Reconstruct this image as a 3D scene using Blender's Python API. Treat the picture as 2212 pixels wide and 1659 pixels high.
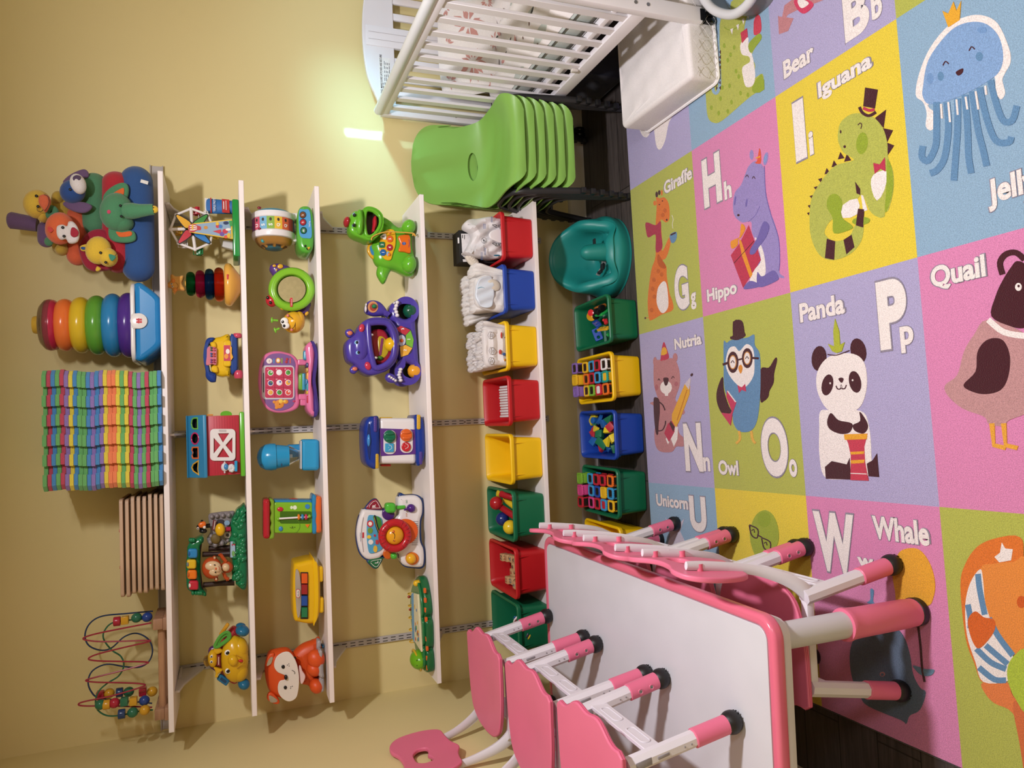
import bpy, bmesh, math, random
from mathutils import Vector as V, Matrix, Euler
from mathutils.geometry import delaunay_2d_cdt
random.seed(7)
for o in list(bpy.data.objects): bpy.data.objects.remove(o)
SC=bpy.context.scene; COL=SC.collection; PI=math.pi
# ---------------------------------------------------------------- camera
CAMP=V((1.0737,-2.9924,1.5416)); FPX=1589.67; YAW,PIT,ROL=0.0491,0.3658,-0.0245
g_=V((math.sin(YAW)*math.cos(PIT),math.cos(YAW)*math.cos(PIT),-math.sin(PIT)))
r0=V((math.cos(YAW),-math.sin(YAW),0)); u0=r0.cross(g_)
r_=r0*math.cos(ROL)+u0*math.sin(ROL); u_=u0*math.cos(ROL)-r0*math.sin(ROL)
cd=bpy.data.cameras.new('camera'); cam=bpy.data.objects.new('camera',cd); COL.objects.link(cam)
cd.sensor_width=36; cd.sensor_fit='HORIZONTAL'; cd.lens=FPX/2212*36; cd.clip_start=.02
R3=Matrix((-u_,r_,-g_)).transposed()      # the phone was held sideways: picture x runs down the room
cam.matrix_world=Matrix.Translation(CAMP)@R3.to_4x4()
SC.camera=cam
# ---------------------------------------------------------------- world, lights, exposure
SC.view_settings.view_transform='Standard'; SC.view_settings.look='None'
SC.view_settings.exposure=0.07; SC.view_settings.gamma=1; SC.view_settings.use_curve_mapping=False
w=bpy.data.worlds.new('world'); SC.world=w; w.use_nodes=True
w.node_tree.nodes['Background'].inputs[0].default_value=(.9,.85,.8,1); w.node_tree.nodes['Background'].inputs[1].default_value=.05
def light(name,kind,loc,target,power,col,**kw):
    d=bpy.data.lights.new(name,kind); d.energy=power; d.color=col
    for k,v in kw.items(): setattr(d,k,v)
    o=bpy.data.objects.new(name,d); COL.objects.link(o); o.location=loc
    o.rotation_euler=(V(target)-V(loc)).to_track_quat('-Z','Y').to_euler(); return o
light('ceiling_lamp','AREA',(1.65,-1.82,2.31),(1.65,-1.8,0),49,(1,.965,1),shape='DISK',size=.15)
light('rear_area_light','AREA',(2.3,-3.6,2.3),(2.0,-2.6,0),16,(1,.965,1),shape='DISK',size=.5)  # broad area light behind the camera, no fixture modelled
# cool area lights added for the streak and glow on the wall by the crib
light('streak_light','AREA',(3.9,-1.25,1.75),(2.268,0,.985),.085,(.25,.78,1),shape='RECTANGLE',size=.006,size_y=.17,spread=math.radians(.7))
light('wall_glow_light','AREA',(3.9,-1.2,1.75),(2.27,-.01,.99),.36,(.32,.80,1),shape='RECTANGLE',size=.06,size_y=.18,spread=math.radians(14))
light('window_sky','AREA',(3.9,-1.1,1.7),(2.36,-.06,.86),.65,(.35,.70,1),shape='RECTANGLE',size=.2,size_y=.4,spread=math.radians(40))  # added cool fill on the crib head and post
# ---------------------------------------------------------------- helpers
def at(X,Y,ax,val):
    "the point of the plane (axis ax = val) seen at photograph pixel X,Y"
    d=g_-u_*((X-1106)/FPX)-r_*((Y-829.5)/FPX)
    return CAMP+d*((val-CAMP[ax])/d[ax])
class Zm:
    def __init__(s,ox,oy,k): s.o=(ox,oy,k)
    def __call__(s,x,y,Y): return at(s.o[0]+x/s.o[2],s.o[1]+y/s.o[2],1,Y)
    def fl(s,x,y,z): return at(s.o[0]+x/s.o[2],s.o[1]+y/s.o[2],2,z)
def lin(h):
    h=h.lstrip('#'); h=h if len(h)==6 else ''.join(q*2 for q in h); c=[int(h[i:i+2],16)/255 for i in (0,2,4)]
    return [(x/12.92 if x<=.04045 else ((x+.055)/1.055)**2.4) for x in c]+[1]
MATS={}
# kind letter: p glossy plastic, s satin plastic, f fabric, w wood, m metal, g clear tinted plastic, x matte, c carpet, r rubber
def mt(spec):
    if spec in MATS: return MATS[spec]
    k=spec[0]; hexa=spec[1:].lstrip('#')[:6]
    m=bpy.data.materials.new({'p':'glossy_plastic','s':'satin_plastic','f':'fabric','w':'wood','m':'metal','g':'clear_plastic','x':'matte_print','c':'rug_pile','r':'rubber'}[k]+'_'+hexa)
    m.use_nodes=True; nt=m.node_tree; N=nt.nodes; L=nt.links; bs=N['Principled BSDF']; I=bs.inputs
    col=lin(hexa); I['Base Color'].default_value=col
    tc=N.new('ShaderNodeTexCoord')
    def noise(sc,det=2,vec=None):
        n=N.new('ShaderNodeTexNoise'); n.inputs['Scale'].default_value=sc; n.inputs['Detail'].default_value=det
        L.new(vec or tc.outputs['Object'],n.inputs['Vector']); return n
    def bump(src,st,dist):
        b=N.new('ShaderNodeBump'); b.inputs['Strength'].default_value=st; b.inputs['Distance'].default_value=dist
        L.new(src,b.inputs['Height']); L.new(b.outputs[0],I['Normal'])
    def vary(src,a,lo=.35,hi=.65):
        mr=N.new('ShaderNodeMapRange'); mr.inputs[1].default_value=lo; mr.inputs[2].default_value=hi; L.new(src,mr.inputs[0])
        mx=N.new('ShaderNodeMix'); mx.data_type='RGBA'; mx.inputs[6].default_value=[c*(1-a) for c in col[:3]]+[1]
        mx.inputs[7].default_value=[min(1,c*(1+a*.6)) for c in col[:3]]+[1]; L.new(mr.outputs[0],mx.inputs[0]); L.new(mx.outputs[2],I['Base Color'])
    if k in 'ps':
        I['Roughness'].default_value=.22 if k=='p' else .42; n=noise(9,1); vary(n.outputs[0],.02)
        if k=='s': n2=noise(420); bump(n2.outputs[0],.12,.001)
        I['Specular IOR Level'].default_value=.45
    elif k=='f':
        I['Roughness'].default_value=.95; n=noise(650,3); vary(n.outputs[0],.12); bump(n.outputs[0],.5,.002)
        I['Sheen Weight'].default_value=.25
    elif k=='w':
        I['Roughness'].default_value=.5; mp=N.new('ShaderNodeMapping'); mp.inputs['Scale'].default_value=(4,60,60)
        L.new(tc.outputs['Object'],mp.inputs[0]); n=noise(1.5,4,mp.outputs[0]); vary(n.outputs[0],.2)
    elif k=='m': I['Metallic'].default_value=.9; I['Roughness'].default_value=.35; n=noise(90); vary(n.outputs[0],.06)
    elif k=='g':
        I['Roughness'].default_value=.06; I['Transmission Weight'].default_value=.95; I['IOR'].default_value=1.12; n=noise(30); vary(n.outputs[0],.05)
    elif k=='x': I['Roughness'].default_value=.6; n=noise(140); vary(n.outputs[0],.05)
    elif k=='r': I['Roughness'].default_value=.45; n=noise(200); vary(n.outputs[0],.1); bump(n.outputs[0],.2,.001)
    elif k=='c':
        I['Roughness'].default_value=1; I['Sheen Weight'].default_value=.3; I['Specular IOR Level'].default_value=.1
        n=noise(420,4); vary(n.outputs[0],.26,.3,.7)
        mp=N.new('ShaderNodeMapping'); mp.inputs['Scale'].default_value=(.6,1,1); L.new(tc.outputs['Object'],mp.inputs[0])
        n3=noise(9,0,mp.outputs[0]); ad=N.new('ShaderNodeMath'); ad.operation='MULTIPLY_ADD'; ad.inputs[1].default_value=2.2
        L.new(n3.outputs[0],ad.inputs[0]); L.new(n.outputs[0],ad.inputs[2]); bump(ad.outputs[0],.6,.0045)
    MATS[spec]=m; return m
def crom(pts,n=6,closed=True):
    pts=[V(p) for p in pts]; N=len(pts); out=[]
    rng=range(N) if closed else range(N-1)
    for i in rng:
        g=lambda j: pts[j%N] if closed else pts[max(0,min(N-1,j))]
        a,b,c,d=g(i-1),g(i),g(i+1),g(i+2)
        for k in range(n):
            t=k/n; out.append(.5*((2*b)+(c-a)*t+(2*a-5*b+4*c-d)*t*t+(3*b-a-3*c+d)*t**3))
    if not closed: out.append(pts[-1])
    return out
def rrect(w,h,r,n=5):
    o=[]
    for cx,cy,a in ((w/2-r,h/2-r,0),(-w/2+r,h/2-r,90),(-w/2+r,-h/2+r,180),(w/2-r,-h/2+r,270)):
        for k in range(n+1):
            t=math.radians(a+90*k/n); o.append((cx+r*math.cos(t),cy+r*math.sin(t)))
    return o
def circ(r,n=24,cx=0,cy=0,ry=None):
    ry=ry or r
    return [(cx+r*math.cos(2*PI*k/n),cy+ry*math.sin(2*PI*k/n)) for k in range(n)]
TXT={}
class B:
    "collects shapes, in room coordinates, for ONE mesh object"
    def __init__(s,m='p#ffffff'): s.v=[];s.f=[];s.fm=[];s.ms=[];s.cur=0;s.m(m)
    def m(s,spec):
        if spec not in s.ms: s.ms.append(spec)
        s.cur=s.ms.index(spec); return s
    def add(s,vs,fs):
        o=len(s.v); s.v+=[V(x) for x in vs]; s.f+=[tuple(i+o for i in f) for f in fs]; s.fm+=[s.cur]*len(fs); return s
    def box(s,c,size,rot=None,bev=0,seg=2):
        bm=bmesh.new(); bmesh.ops.create_cube(bm,size=1)
        for v in bm.verts: v.co=V((v.co.x*size[0],v.co.y*size[1],v.co.z*size[2]))
        if bev>0: bmesh.ops.bevel(bm,geom=list(bm.edges),offset=min(bev,min(size)*.49),segments=seg,profile=.5,affect='EDGES')
        M=Matrix.Translation(V(c))@(Euler(rot).to_matrix().to_4x4() if rot is not None and not isinstance(rot,Matrix) else (rot.to_4x4() if rot is not None else Matrix()))
        bm.verts.index_update(); s.add([M@v.co for v in bm.verts],[[v.index for v in f.verts] for f in bm.faces]); bm.free(); return s
    def ell(s,c,e1,e2,e3,n=20,m=12,zmin=-1,zmax=1):
        c=V(c);e1=V(e1);e2=V(e2);e3=V(e3); vs=[];fs=[]
        if e1.cross(e2).dot(e3)<0: e1=-e1
        a0=math.acos(max(-1,min(1,zmax)));a1=math.acos(max(-1,min(1,zmin)))
        for i in range(m+1):
            t=a0+(a1-a0)*i/m
            for j in range(n):
                p=2*PI*j/n; vs.append(c+e1*(math.sin(t)*math.cos(p))+e2*(math.sin(t)*math.sin(p))+e3*math.cos(t))
        for i in range(m):
            for j in range(n): fs.append((i*n+j,(i+1)*n+j,(i+1)*n+(j+1)%n,i*n+(j+1)%n))
        if zmin>-1: fs.append(tuple(m*n+j for j in reversed(range(n))))
        if zmax<1: fs.append(tuple(range(n)))
        return s.add(vs,fs)
    def ball(s,c,r,n=20): return s.ell(c,(r,0,0),(0,r,0),(0,0,r),n,max(8,n*5//8))
    def tube(s,pts,r,n=10,closed=False,sm=0,flat=None,up=None):
        if sm: pts=crom(pts,sm,closed); 
        pts=[V(p) for p in pts]; N=len(pts); rs=r if isinstance(r,(list,tuple)) else [r]*N
        if len(rs)!=N: rs=[rs[min(len(rs)-1,int(i*(len(rs)-1)/(N-1)))]*(1-((i*(len(rs)-1)/(N-1))%1))+rs[min(len(rs)-1,int(i*(len(rs)-1)/(N-1))+1)]*((i*(len(rs)-1)/(N-1))%1) for i in range(N)]
        vs=[];fs=[];pn=V(up) if up else None
        for i in range(N):
            a=pts[(i-1)%N] if (closed or i>0) else pts[i]; b=pts[(i+1)%N] if (closed or i<N-1) else pts[i]
            t=(b-a); t=t.normalized() if t.length>1e-9 else V((0,0,1))
            if pn is None: pn=V((0,0,1)) if abs(t.z)<.9 else V((1,0,0))
            x=(pn-t*pn.dot(t)); x=x.normalized() if x.length>1e-6 else t.orthogonal().normalized(); y=t.cross(x); 
            if not up: pn=x
            for j in range(n):
                an=2*PI*(j+.5)/n; vs.append(pts[i]+x*(math.cos(an)*rs[i])+y*(math.sin(an)*rs[i]*(flat or 1)))
        for i in range(N if closed else N-1):
            for j in range(n): fs.append((i*n+j,i*n+(j+1)%n,((i+1)%N)*n+(j+1)%n,((i+1)%N)*n+j))
        if not closed: fs.append(tuple(reversed(range(n)))); fs.append(tuple((N-1)*n+j for j in range(n)))
        return s.add(vs,fs)
    def cyl(s,a,b,r,r2=None,n=20,bev=0):
        a=V(a);b=V(b);d=(b-a).normalized();r2=r if r2 is None else r2
        if bev: return s.tube([a,a+d*bev*.3,a+d*bev,b-d*bev,b-d*bev*.3,b],[r-bev,r-bev*.3,r,r2,r2-bev*.3,r2-bev],n)
        return s.tube([a,b],[r,r2],n)
    def lathe(s,prof,o,ax=(0,0,1),n=28,sq=None):
        "prof: (radius, height) pairs"
        ax=V(ax).normalized(); x=ax.orthogonal().normalized() if abs(ax.z)<.99 else V((1,0,0)); y=ax.cross(x); o=V(o); vs=[];fs=[]
        for r,h in prof:
            for j in range(n):
                a=2*PI*j/n; vs.append(o+ax*h+x*(r*math.cos(a)*(sq[0] if sq else 1))+y*(r*math.sin(a)*(sq[1] if sq else 1)))
        m=len(prof)
        for i in range(m-1):
            for j in range(n): fs.append((i*n+j,i*n+(j+1)%n,(i+1)*n+(j+1)%n,(i+1)*n+j))
        fs.append(tuple(reversed(range(n)))); fs.append(tuple((m-1)*n+j for j in range(n)))
        return s.add(vs,fs)
    def tor(s,c,e1,e2,r,n=36,m=12,a0=0,a1=360):
        c=V(c);e1=V(e1);e2=V(e2); full=a1-a0>=360
        pts=[c+e1*math.cos(math.radians(a0+(a1-a0)*k/n))+e2*math.sin(math.radians(a0+(a1-a0)*k/n)) for k in range(n if full else n+1)]
        return s.tube(pts,r,m,closed=full,up=None if not full else tuple(e1.cross(e2).normalized()))
    def prism(s,outer,fr,d,bev=0,seg=3,holes=(),grid=0,bend=None,back=True):
        "outline (u,v) extruded d along the frame's normal; fr=(origin,eu,ev,en)"
        O,eu,ev,en=[V(q) for q in fr]
        def area(l): return sum(l[i][0]*l[(i+1)%len(l)][1]-l[(i+1)%len(l)][0]*l[i][1] for i in range(len(l)))
        loops=[list(outer)]+[list(h) for h in holes]
        for i,l in enumerate(loops):
            l=[(p[0],p[1]) for p in l]
            if (area(l)<0)!=(i>0): l=l[::-1]
            loops[i]=l
        def off(l,a):
            n=len(l);o=[]
            for i in range(n):
                p=V(l[i-1]);q=V(l[i]);r=V(l[(i+1)%n]); d1=(q-p);d2=(r-q)
                if d1.length<1e-9 or d2.length<1e-9: o.append(tuple(q)); continue
                n1=V((-d1.y,d1.x)).normalized();n2=V((-d2.y,d2.x)).normalized(); k=n1+n2
                if k.length<1e-6: k=n1
                k=k.normalized(); c=max(.5,k.dot(n1)); o.append(tuple(q+k*(a/c)))
            return o
        lev=[(bev,0)]+[(bev*(1-math.sin(t)),bev*(1-math.cos(t))) for t in [PI/2*k/seg for k in range(1,seg+1)]] if bev else [(0,0)]
        lev=lev+[(a,d-h) for a,h in reversed(lev)] if back else lev+[(0,d)]
        idx=0; vs=[];fs=[]
        def P(u,v,w):
            if bend:
                q=bend(u,v,w)
                if isinstance(q,V): return O+q
                u,v,w=q
            return O+eu*u+ev*v+en*w
        flip=eu.cross(ev).dot(en)<0
        ends={}
        for l in loops:
            n=len(l); st=len(vs)
            for a,h in lev: vs+= [P(p[0],p[1],h) for p in off(l,a)]
            for i in range(len(lev)-1):
                for j in range(n): fs.append((st+i*n+j,st+i*n+(j+1)%n,st+(i+1)*n+(j+1)%n,st+(i+1)*n+j))
        for e,(a,h) in ((0,lev[0]),(1,lev[-1])):
            pp=[];ed=[]
            for l in loops:
                q=off(l,a); b0=len(pp); pp+=[V(x) for x in q]; ed+=[(b0+i,b0+(i+1)%len(q)) for i in range(len(q))]
            if grid:
                us=[p.x for p in pp];v_=[p.y for p in pp]; x=min(us)+grid
                while x<max(us):
                    y=min(v_)+grid
                    while y<max(v_): pp.append(V((x,y))); y+=grid
                    x+=grid
            r=delaunay_2d_cdt(pp,ed,[],0,1e-7); st=len(vs); vs+=[P(p.x,p.y,h) for p in r[0]]
            QL=[off(l,a) for l in loops]
            def ins(x,y):
                c=0
                for l in QL:
                    k=len(l)-1
                    for i in range(len(l)):
                        if (l[i][1]>y)!=(l[k][1]>y) and x<(l[k][0]-l[i][0])*(y-l[i][1])/(l[k][1]-l[i][1])+l[i][0]: c^=1
                        k=i
                return c
            for t in r[2]:
                T=[r[0][i] for i in t]
                if not ins(sum(p.x for p in T)/3,sum(p.y for p in T)/3): continue
                A=area(T)
                if abs(A)<1e-12: continue
                t=list(t) if A>0 else list(t)[::-1]
                fs.append(tuple(st+i for i in (reversed(t) if e==0 else t)))
        if flip: fs=[tuple(reversed(f)) for f in fs]
        return s.add(vs,fs)
    def surf(s,fn,nu,nv,cu=False,cv=False):
        vs=[fn(i/(nu if cu else nu-1),j/(nv if cv else nv-1)) for i in range(nu) for j in range(nv)]; fs=[]
        for i in range(nu if cu else nu-1):
            for j in range(nv if cv else nv-1): fs.append((i*nv+j,((i+1)%nu)*nv+j,((i+1)%nu)*nv+(j+1)%nv,i*nv+(j+1)%nv))
        return s.add(vs,fs)
    def text(s,t,fr,h,sx=1,bold=0,res=3,d=0,width=None):
        "text centred on frame origin, cap height h"
        key=(t,bold,res)
        if key not in TXT:
            c=bpy.data.curves.new('t','FONT'); c.body=t; c.size=1; c.offset=bold; c.resolution_u=res; c.fill_mode='FRONT'
            o=bpy.data.objects.new('t',c); COL.objects.link(o); bpy.context.view_layer.update()
            me=bpy.data.meshes.new_from_object(o.evaluated_get(bpy.context.evaluated_depsgraph_get()))
            vs=[v.co.copy() for v in me.vertices]; fs=[tuple(p.vertices) for p in me.polygons]
            bpy.data.objects.remove(o); bpy.data.curves.remove(c); bpy.data.meshes.remove(me)
            if not vs: return s
            x0=min(v.x for v in vs);x1=max(v.x for v in vs);y0=min(v.y for v in vs);y1=max(v.y for v in vs)
            TXT[key]=([V((v.x-(x0+x1)/2,v.y-(y0+y1)/2,0)) for v in vs],fs,y1-y0,x1-x0)
        vs,fs,hh,ww=TXT[key]; O,eu,ev,en=[V(q) for q in fr]; k=h/hh
        if width: sx=width/(ww*k)
        return s.add([O+eu*(v.x*k*sx)+ev*(v.y*k)+en*d for v in vs],fs)
    # --- shapes laid out on an upright plane y=Y of the room
    def ez(s,D,x,y,rx,ry,Y,dep,rot=0,n=20,zmin=-1):
        c=D(x,y,Y); a=math.radians(rot); ca,sa=math.cos(a),math.sin(a)
        return s.ell(c,D(x+rx*ca,y+rx*sa,Y)-c,D(x-ry*sa,y+ry*ca,Y)-c,(0,-dep,0),n,max(8,n*5//8),zmin)
    def pz(s,D,pts,Y,dep,bev=0,sm=5,holes=(),seg=3,grid=0,bend=None):
        L=[D(p[0],p[1],Y) for p in pts]; c=L[0]
        f=lambda q:[(p.x-c.x,p.z-c.z) for p in (crom(q,sm) if sm else q)]
        return s.prism(f(L),(c,(1,0,0),(0,0,1),(0,1,0)),dep,bev,seg,[f([D(p[0],p[1],Y) for p in h]) for h in holes],grid,bend)
    def tz(s,D,pts,Y,r,sm=6,n=8,closed=False):
        return s.tube([D(p[0],p[1],p[2] if len(p)>2 else Y) for p in pts],r,n,closed,sm)
    def cz(s,D,x,y,rx,ry,Y,dep,n=24,bev=0,rot=0):
        a=math.radians(rot)
        return s.pz(D,[(x+rx*math.cos(t)*math.cos(a)-ry*math.sin(t)*math.sin(a),y+rx*math.cos(t)*math.sin(a)+ry*math.sin(t)*math.cos(a)) for t in [2*PI*k/n for k in range(n)]],Y,dep,bev,0)
    def rz(s,D,x,y,w,h,Y,dep,bev=.002,r=.3,rot=0,holes=()):
        k=r*min(w,h); a=math.radians(rot)
        return s.pz(D,[(x+p*math.cos(a)-q*math.sin(a),y+p*math.sin(a)+q*math.cos(a)) for p,q in rrect(w,h,k,4)],Y,dep,bev,0,holes)
    def torz(s,D,x,y,rx,ry,Y,r,rot=0,a0=0,a1=360):
        c=D(x,y,Y); a=math.radians(rot)
        return s.tor(c,D(x+rx*math.cos(a),y+rx*math.sin(a),Y)-c,D(x-ry*math.sin(a),y+ry*math.cos(a),Y)-c,r,a0=a0,a1=a1)
    def txz(s,D,x,y,t,Y,h,rot=0,sx=1,bold=0):
        c=D(x,y,Y); a=math.radians(rot)
        return s.text(t,(c,(math.cos(a),0,math.sin(a)),(-math.sin(a),0,math.cos(a)),(0,-1,0)),h,sx,bold)
    def eyes(s,D,pts,Y,r,pup='p#141414',white='p#f4f2ee',pr=.55):
        for x,y in pts:
            c=D(x,y,Y)
            if white: s.m(white).ell(c,(r,0,0),(0,0,r),(0,-r*.5,0),16)
            s.m(pup).ell(c+V((0,-r*.33 if white else 0,0)),(r*pr,0,0),(0,0,r*pr),(0,-r*.35,0),14)
        return s
    def map(s,fn): s.v=[V(fn(v)) for v in s.v]; return s
ORG={}
def setp(o,label=None,cat=None,group=None,kind=None):
    if label: o['label']=label
    if cat: o['category']=cat
    if group: o['group']=group
    if kind: o['kind']=kind
SPLIT={'ear','wing','foot','arm','eye','paw','nose','flower_print','purple_body','bundle_print','ear_lining','rib','foot_cap','back_peg','leg_slot','under_bar','key','screw','holder_arm','side_handle','antenna','tooth','nostril_pad','yellow_foot','seat_edge_line','foot_hole_lining','small_eye','side_support','end_bar','turn_key','bolt','face_bits','yellow_spots','lid_stickers','wavy_band','spots','dome_hole','speaker_hole','knob_pair','tree_trunk','rattle_ball','side_knob','wheel_frame','glitter_ear_lining','arrow_mark','red_light','binding'}
def split(b):
    par=list(range(len(b.v)))
    def fd(i):
        while par[i]!=i: par[i]=par[par[i]]; i=par[i]
        return i
    for f in b.f:
        r=fd(f[0])
        for i in f[1:]: par[fd(i)]=r
    comp={}
    for k,f in enumerate(b.f): comp.setdefault(fd(f[0]),[]).append(k)
    cl=[]
    for fs in comp.values():
        vs=[b.v[i] for k in fs for i in b.f[k]]; lo=V([min(v[a] for v in vs) for a in range(3)]); hi=V([max(v[a] for v in vs) for a in range(3)])
        cl.append([lo,hi,list(fs)])
    ch=True
    while ch:
        ch=False
        for i in range(len(cl)):
            for j in range(i+1,len(cl)):
                if all(cl[i][0][a]-.0006<cl[j][1][a] and cl[j][0][a]-.0006<cl[i][1][a] for a in range(3)):
                    cl[i]=[V([min(cl[i][0][a],cl[j][0][a]) for a in range(3)]),V([max(cl[i][1][a],cl[j][1][a]) for a in range(3)]),cl[i][2]+cl[j][2]]; del cl[j]; ch=True; break
            if ch: break
    if len(cl)<2 or len(cl)>6: return [b]
    out=[]
    for lo,hi,fs in cl:
        n=B(); n.ms=list(b.ms); mp={}
        for k in fs:
            f=[]
            for i in b.f[k]:
                if i not in mp: mp[i]=len(n.v); n.v.append(b.v[i])
                f.append(mp[i])
            n.f.append(tuple(f)); n.fm.append(b.fm[k])
        out.append(n)
    return out
def mk(name,b,parent=None,label=None,cat=None,group=None,kind=None,org=None,sharp=38):
    if parent is not None and name in SPLIT:
        r=[mk1(name,q,parent,label,cat,group,kind,org,sharp) for q in split(b)]; return r[0]
    return mk1(name,b,parent,label,cat,group,kind,org,sharp)
def mk1(name,b,parent=None,label=None,cat=None,group=None,kind=None,org=None,sharp=38):
    "link a B as ONE mesh object"
    if parent is not None: O=ORG[parent.name]
    elif org is not None: O=V(org)
    else:
        xs=[v.x for v in b.v];ys=[v.y for v in b.v]; O=V(((min(xs)+max(xs))/2,(min(ys)+max(ys))/2,min(v.z for v in b.v)))
    me=bpy.data.meshes.new(name); me.from_pydata([v-O for v in b.v],[],b.f)
    for q in b.ms: me.materials.append(mt(q) if isinstance(q,str) else q)
    me.polygons.foreach_set('material_index',b.fm); me.polygons.foreach_set('use_smooth',[True]*len(b.f))
    me.update(); me.set_sharp_from_angle(angle=math.radians(sharp))
    o=bpy.data.objects.new(name,me); COL.objects.link(o)
    if parent is not None: o.parent=parent
    else: o.location=O
    ORG[o.name]=O; setp(o,label,cat,group,kind); return o
def thing(name,label,cat,loc,group=None,rz=0):
    o=bpy.data.objects.new(name,None); COL.objects.link(o); o.location=V(loc); o.rotation_euler=(0,0,rz); o.empty_display_size=.05
    ORG[o.name]=V(loc); setp(o,label,cat,group); return o
def kids(o): return [c for c in bpy.data.objects if c.parent==o]
def dup(o,loc,rz=None,label=None,group=None,rot=None,scale=None,parent=None):
    c=o.copy(); COL.objects.link(c)
    if parent is None: c.location=loc
    else: c.parent=parent
    if rz is not None: c.rotation_euler=(0,0,rz)
    if rot is not None: c.rotation_euler=rot
    if scale: c.scale=scale
    if label: c['label']=label
    if group: c['group']=group
    for k in kids(o): dup(k,None,parent=c)
    ORG[c.name]=V(loc) if loc is not None else V((0,0,0)); return c
def allk(o):
    r=[o]
    for k in kids(o): r+=allk(k)
    return r
def settle(o,z):
    "lower or raise a thing until it stands on height z"
    lo=1e9
    for k in allk(o):
        if k.type=='MESH':
            for v in k.data.vertices: lo=min(lo,v.co.z)
    o.location.z+=z-(ORG[o.name].z+lo); return o
A_=Zm(0,340,5.924); B_=Zm(60,610,3.771); C_=Zm(160,1040,2.9625); D_=Zm(340,400,5.026); E_=Zm(340,700,4.739); F_=Zm(340,1040,5.529)
G_=Zm(340,1300,4.621); H_=Zm(700,430,4.046); I_=Zm(700,840,4.046); J_=Zm(700,1200,3.614); K_=Zm(960,430,4.148); L_=Zm(960,800,4.148); N_=Zm(780,0,3.607)
# ---------------------------------------------------------------- the room
def wallmat(name,hexa,sc=900,st=.08):
    m=bpy.data.materials.new(name); m.use_nodes=True; nt=m.node_tree; N=nt.nodes; L=nt.links; bs=N['Principled BSDF']
    bs.inputs['Roughness'].default_value=.62; bs.inputs['Specular IOR Level'].default_value=.3
    tc=N.new('ShaderNodeTexCoord'); n=N.new('ShaderNodeTexNoise'); n.inputs['Scale'].default_value=2.2; n.inputs['Detail'].default_value=3
    L.new(tc.outputs['Object'],n.inputs[0]); c=lin(hexa); mx=N.new('ShaderNodeMix'); mx.data_type='RGBA'
    mx.inputs[6].default_value=[x*.975 for x in c[:3]]+[1]; mx.inputs[7].default_value=[min(1,x*1.02) for x in c[:3]]+[1]
    L.new(n.outputs[0],mx.inputs[0]); L.new(mx.outputs[2],bs.inputs['Base Color'])
    n2=N.new('ShaderNodeTexNoise'); n2.inputs['Scale'].default_value=sc*.35; L.new(tc.outputs['Object'],n2.inputs[0])
    b=N.new('ShaderNodeBump'); b.inputs['Strength'].default_value=st; b.inputs['Distance'].default_value=.002
    L.new(n2.outputs[0],b.inputs['Height']); L.new(b.outputs[0],bs.inputs['Normal']); return m
WALL=wallmat('yellow_wall_paint','E3D39B'); CEIL=wallmat('ceiling_paint','EDE8DC')
def floormat():
    m=bpy.data.materials.new('dark_plank_floor'); m.use_nodes=True; nt=m.node_tree; N=nt.nodes; L=nt.links; bs=N['Principled BSDF']
    tc=N.new('ShaderNodeTexCoord'); br=N.new('ShaderNodeTexBrick'); mp=N.new('ShaderNodeMapping'); mp.inputs['Rotation'].default_value=(0,0,0)
    L.new(tc.outputs['Object'],mp.inputs[0]); L.new(mp.outputs[0],br.inputs[0]); br.inputs['Scale'].default_value=1
    br.inputs['Brick Width'].default_value=1.2; br.inputs['Row Height'].default_value=.13; br.inputs['Mortar Size'].default_value=.002
    br.inputs['Color1'].default_value=lin('4A4340'); br.inputs['Color2'].default_value=lin('3E3735'); br.inputs['Mortar'].default_value=lin('1c1817')
    m2=N.new('ShaderNodeMapping'); m2.inputs['Scale'].default_value=(3,40,1); L.new(tc.outputs['Object'],m2.inputs[0])
    n=N.new('ShaderNodeTexNoise'); n.inputs['Scale'].default_value=2; n.inputs['Detail'].default_value=5; n.inputs['Distortion'].default_value=1.2; L.new(m2.outputs[0],n.inputs[0])
    cr=N.new('ShaderNodeMapRange'); cr.inputs[1].default_value=.3; cr.inputs[2].default_value=.7; cr.inputs[3].default_value=.6; cr.inputs[4].default_value=1.35; L.new(n.outputs[0],cr.inputs[0])
    mx=N.new('ShaderNodeMix'); mx.data_type='RGBA'; mx.blend_type='MULTIPLY'; mx.inputs[0].default_value=1; L.new(br.outputs[0],mx.inputs[6]); L.new(cr.outputs[0],mx.inputs[7])
    L.new(mx.outputs[2],bs.inputs['Base Color']); bs.inputs['Roughness'].default_value=.5; return m
FLM=floormat()
XR,YF,ZC=4.0,-4.3,2.42
def slab(name,lo,hi,m):
    b=B(); b.ms=[m]; lo=V(lo);hi=V(hi); b.box((lo+hi)/2,hi-lo); return mk(name,b,kind='structure')
slab('floor',(-.1,YF-.1,-.1),(XR+.1,.1,0),FLM); slab('ceiling',(-.1,YF-.1,ZC),(XR+.1,.1,ZC+.1),CEIL)
slab('wall_back',(-.1,0,0),(XR+.1,.1,ZC),WALL); slab('wall_left',(-.1,YF,0),(0,0,ZC),WALL)
slab('wall_right',(XR,YF,0),(XR+.1,0,ZC),WALL); slab('wall_front',(-.1,YF-.1,0),(XR+.1,YF,ZC),WALL)
for nm,o,d,l,nn in (('baseboard_back',(0,0,0),(1,0,0),XR,(0,-1,0)),('baseboard_left',(0,0,0),(0,-1,0),-YF,(1,0,0))):
    b=B('s#D9D3CF'); b.prism([(0,0),(.014,0),(.014,.07),(.010,.078),(.006,.083),(0,.085)],(o,nn,(0,0,1),d),l); mk(nm,b,kind='structure')
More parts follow.
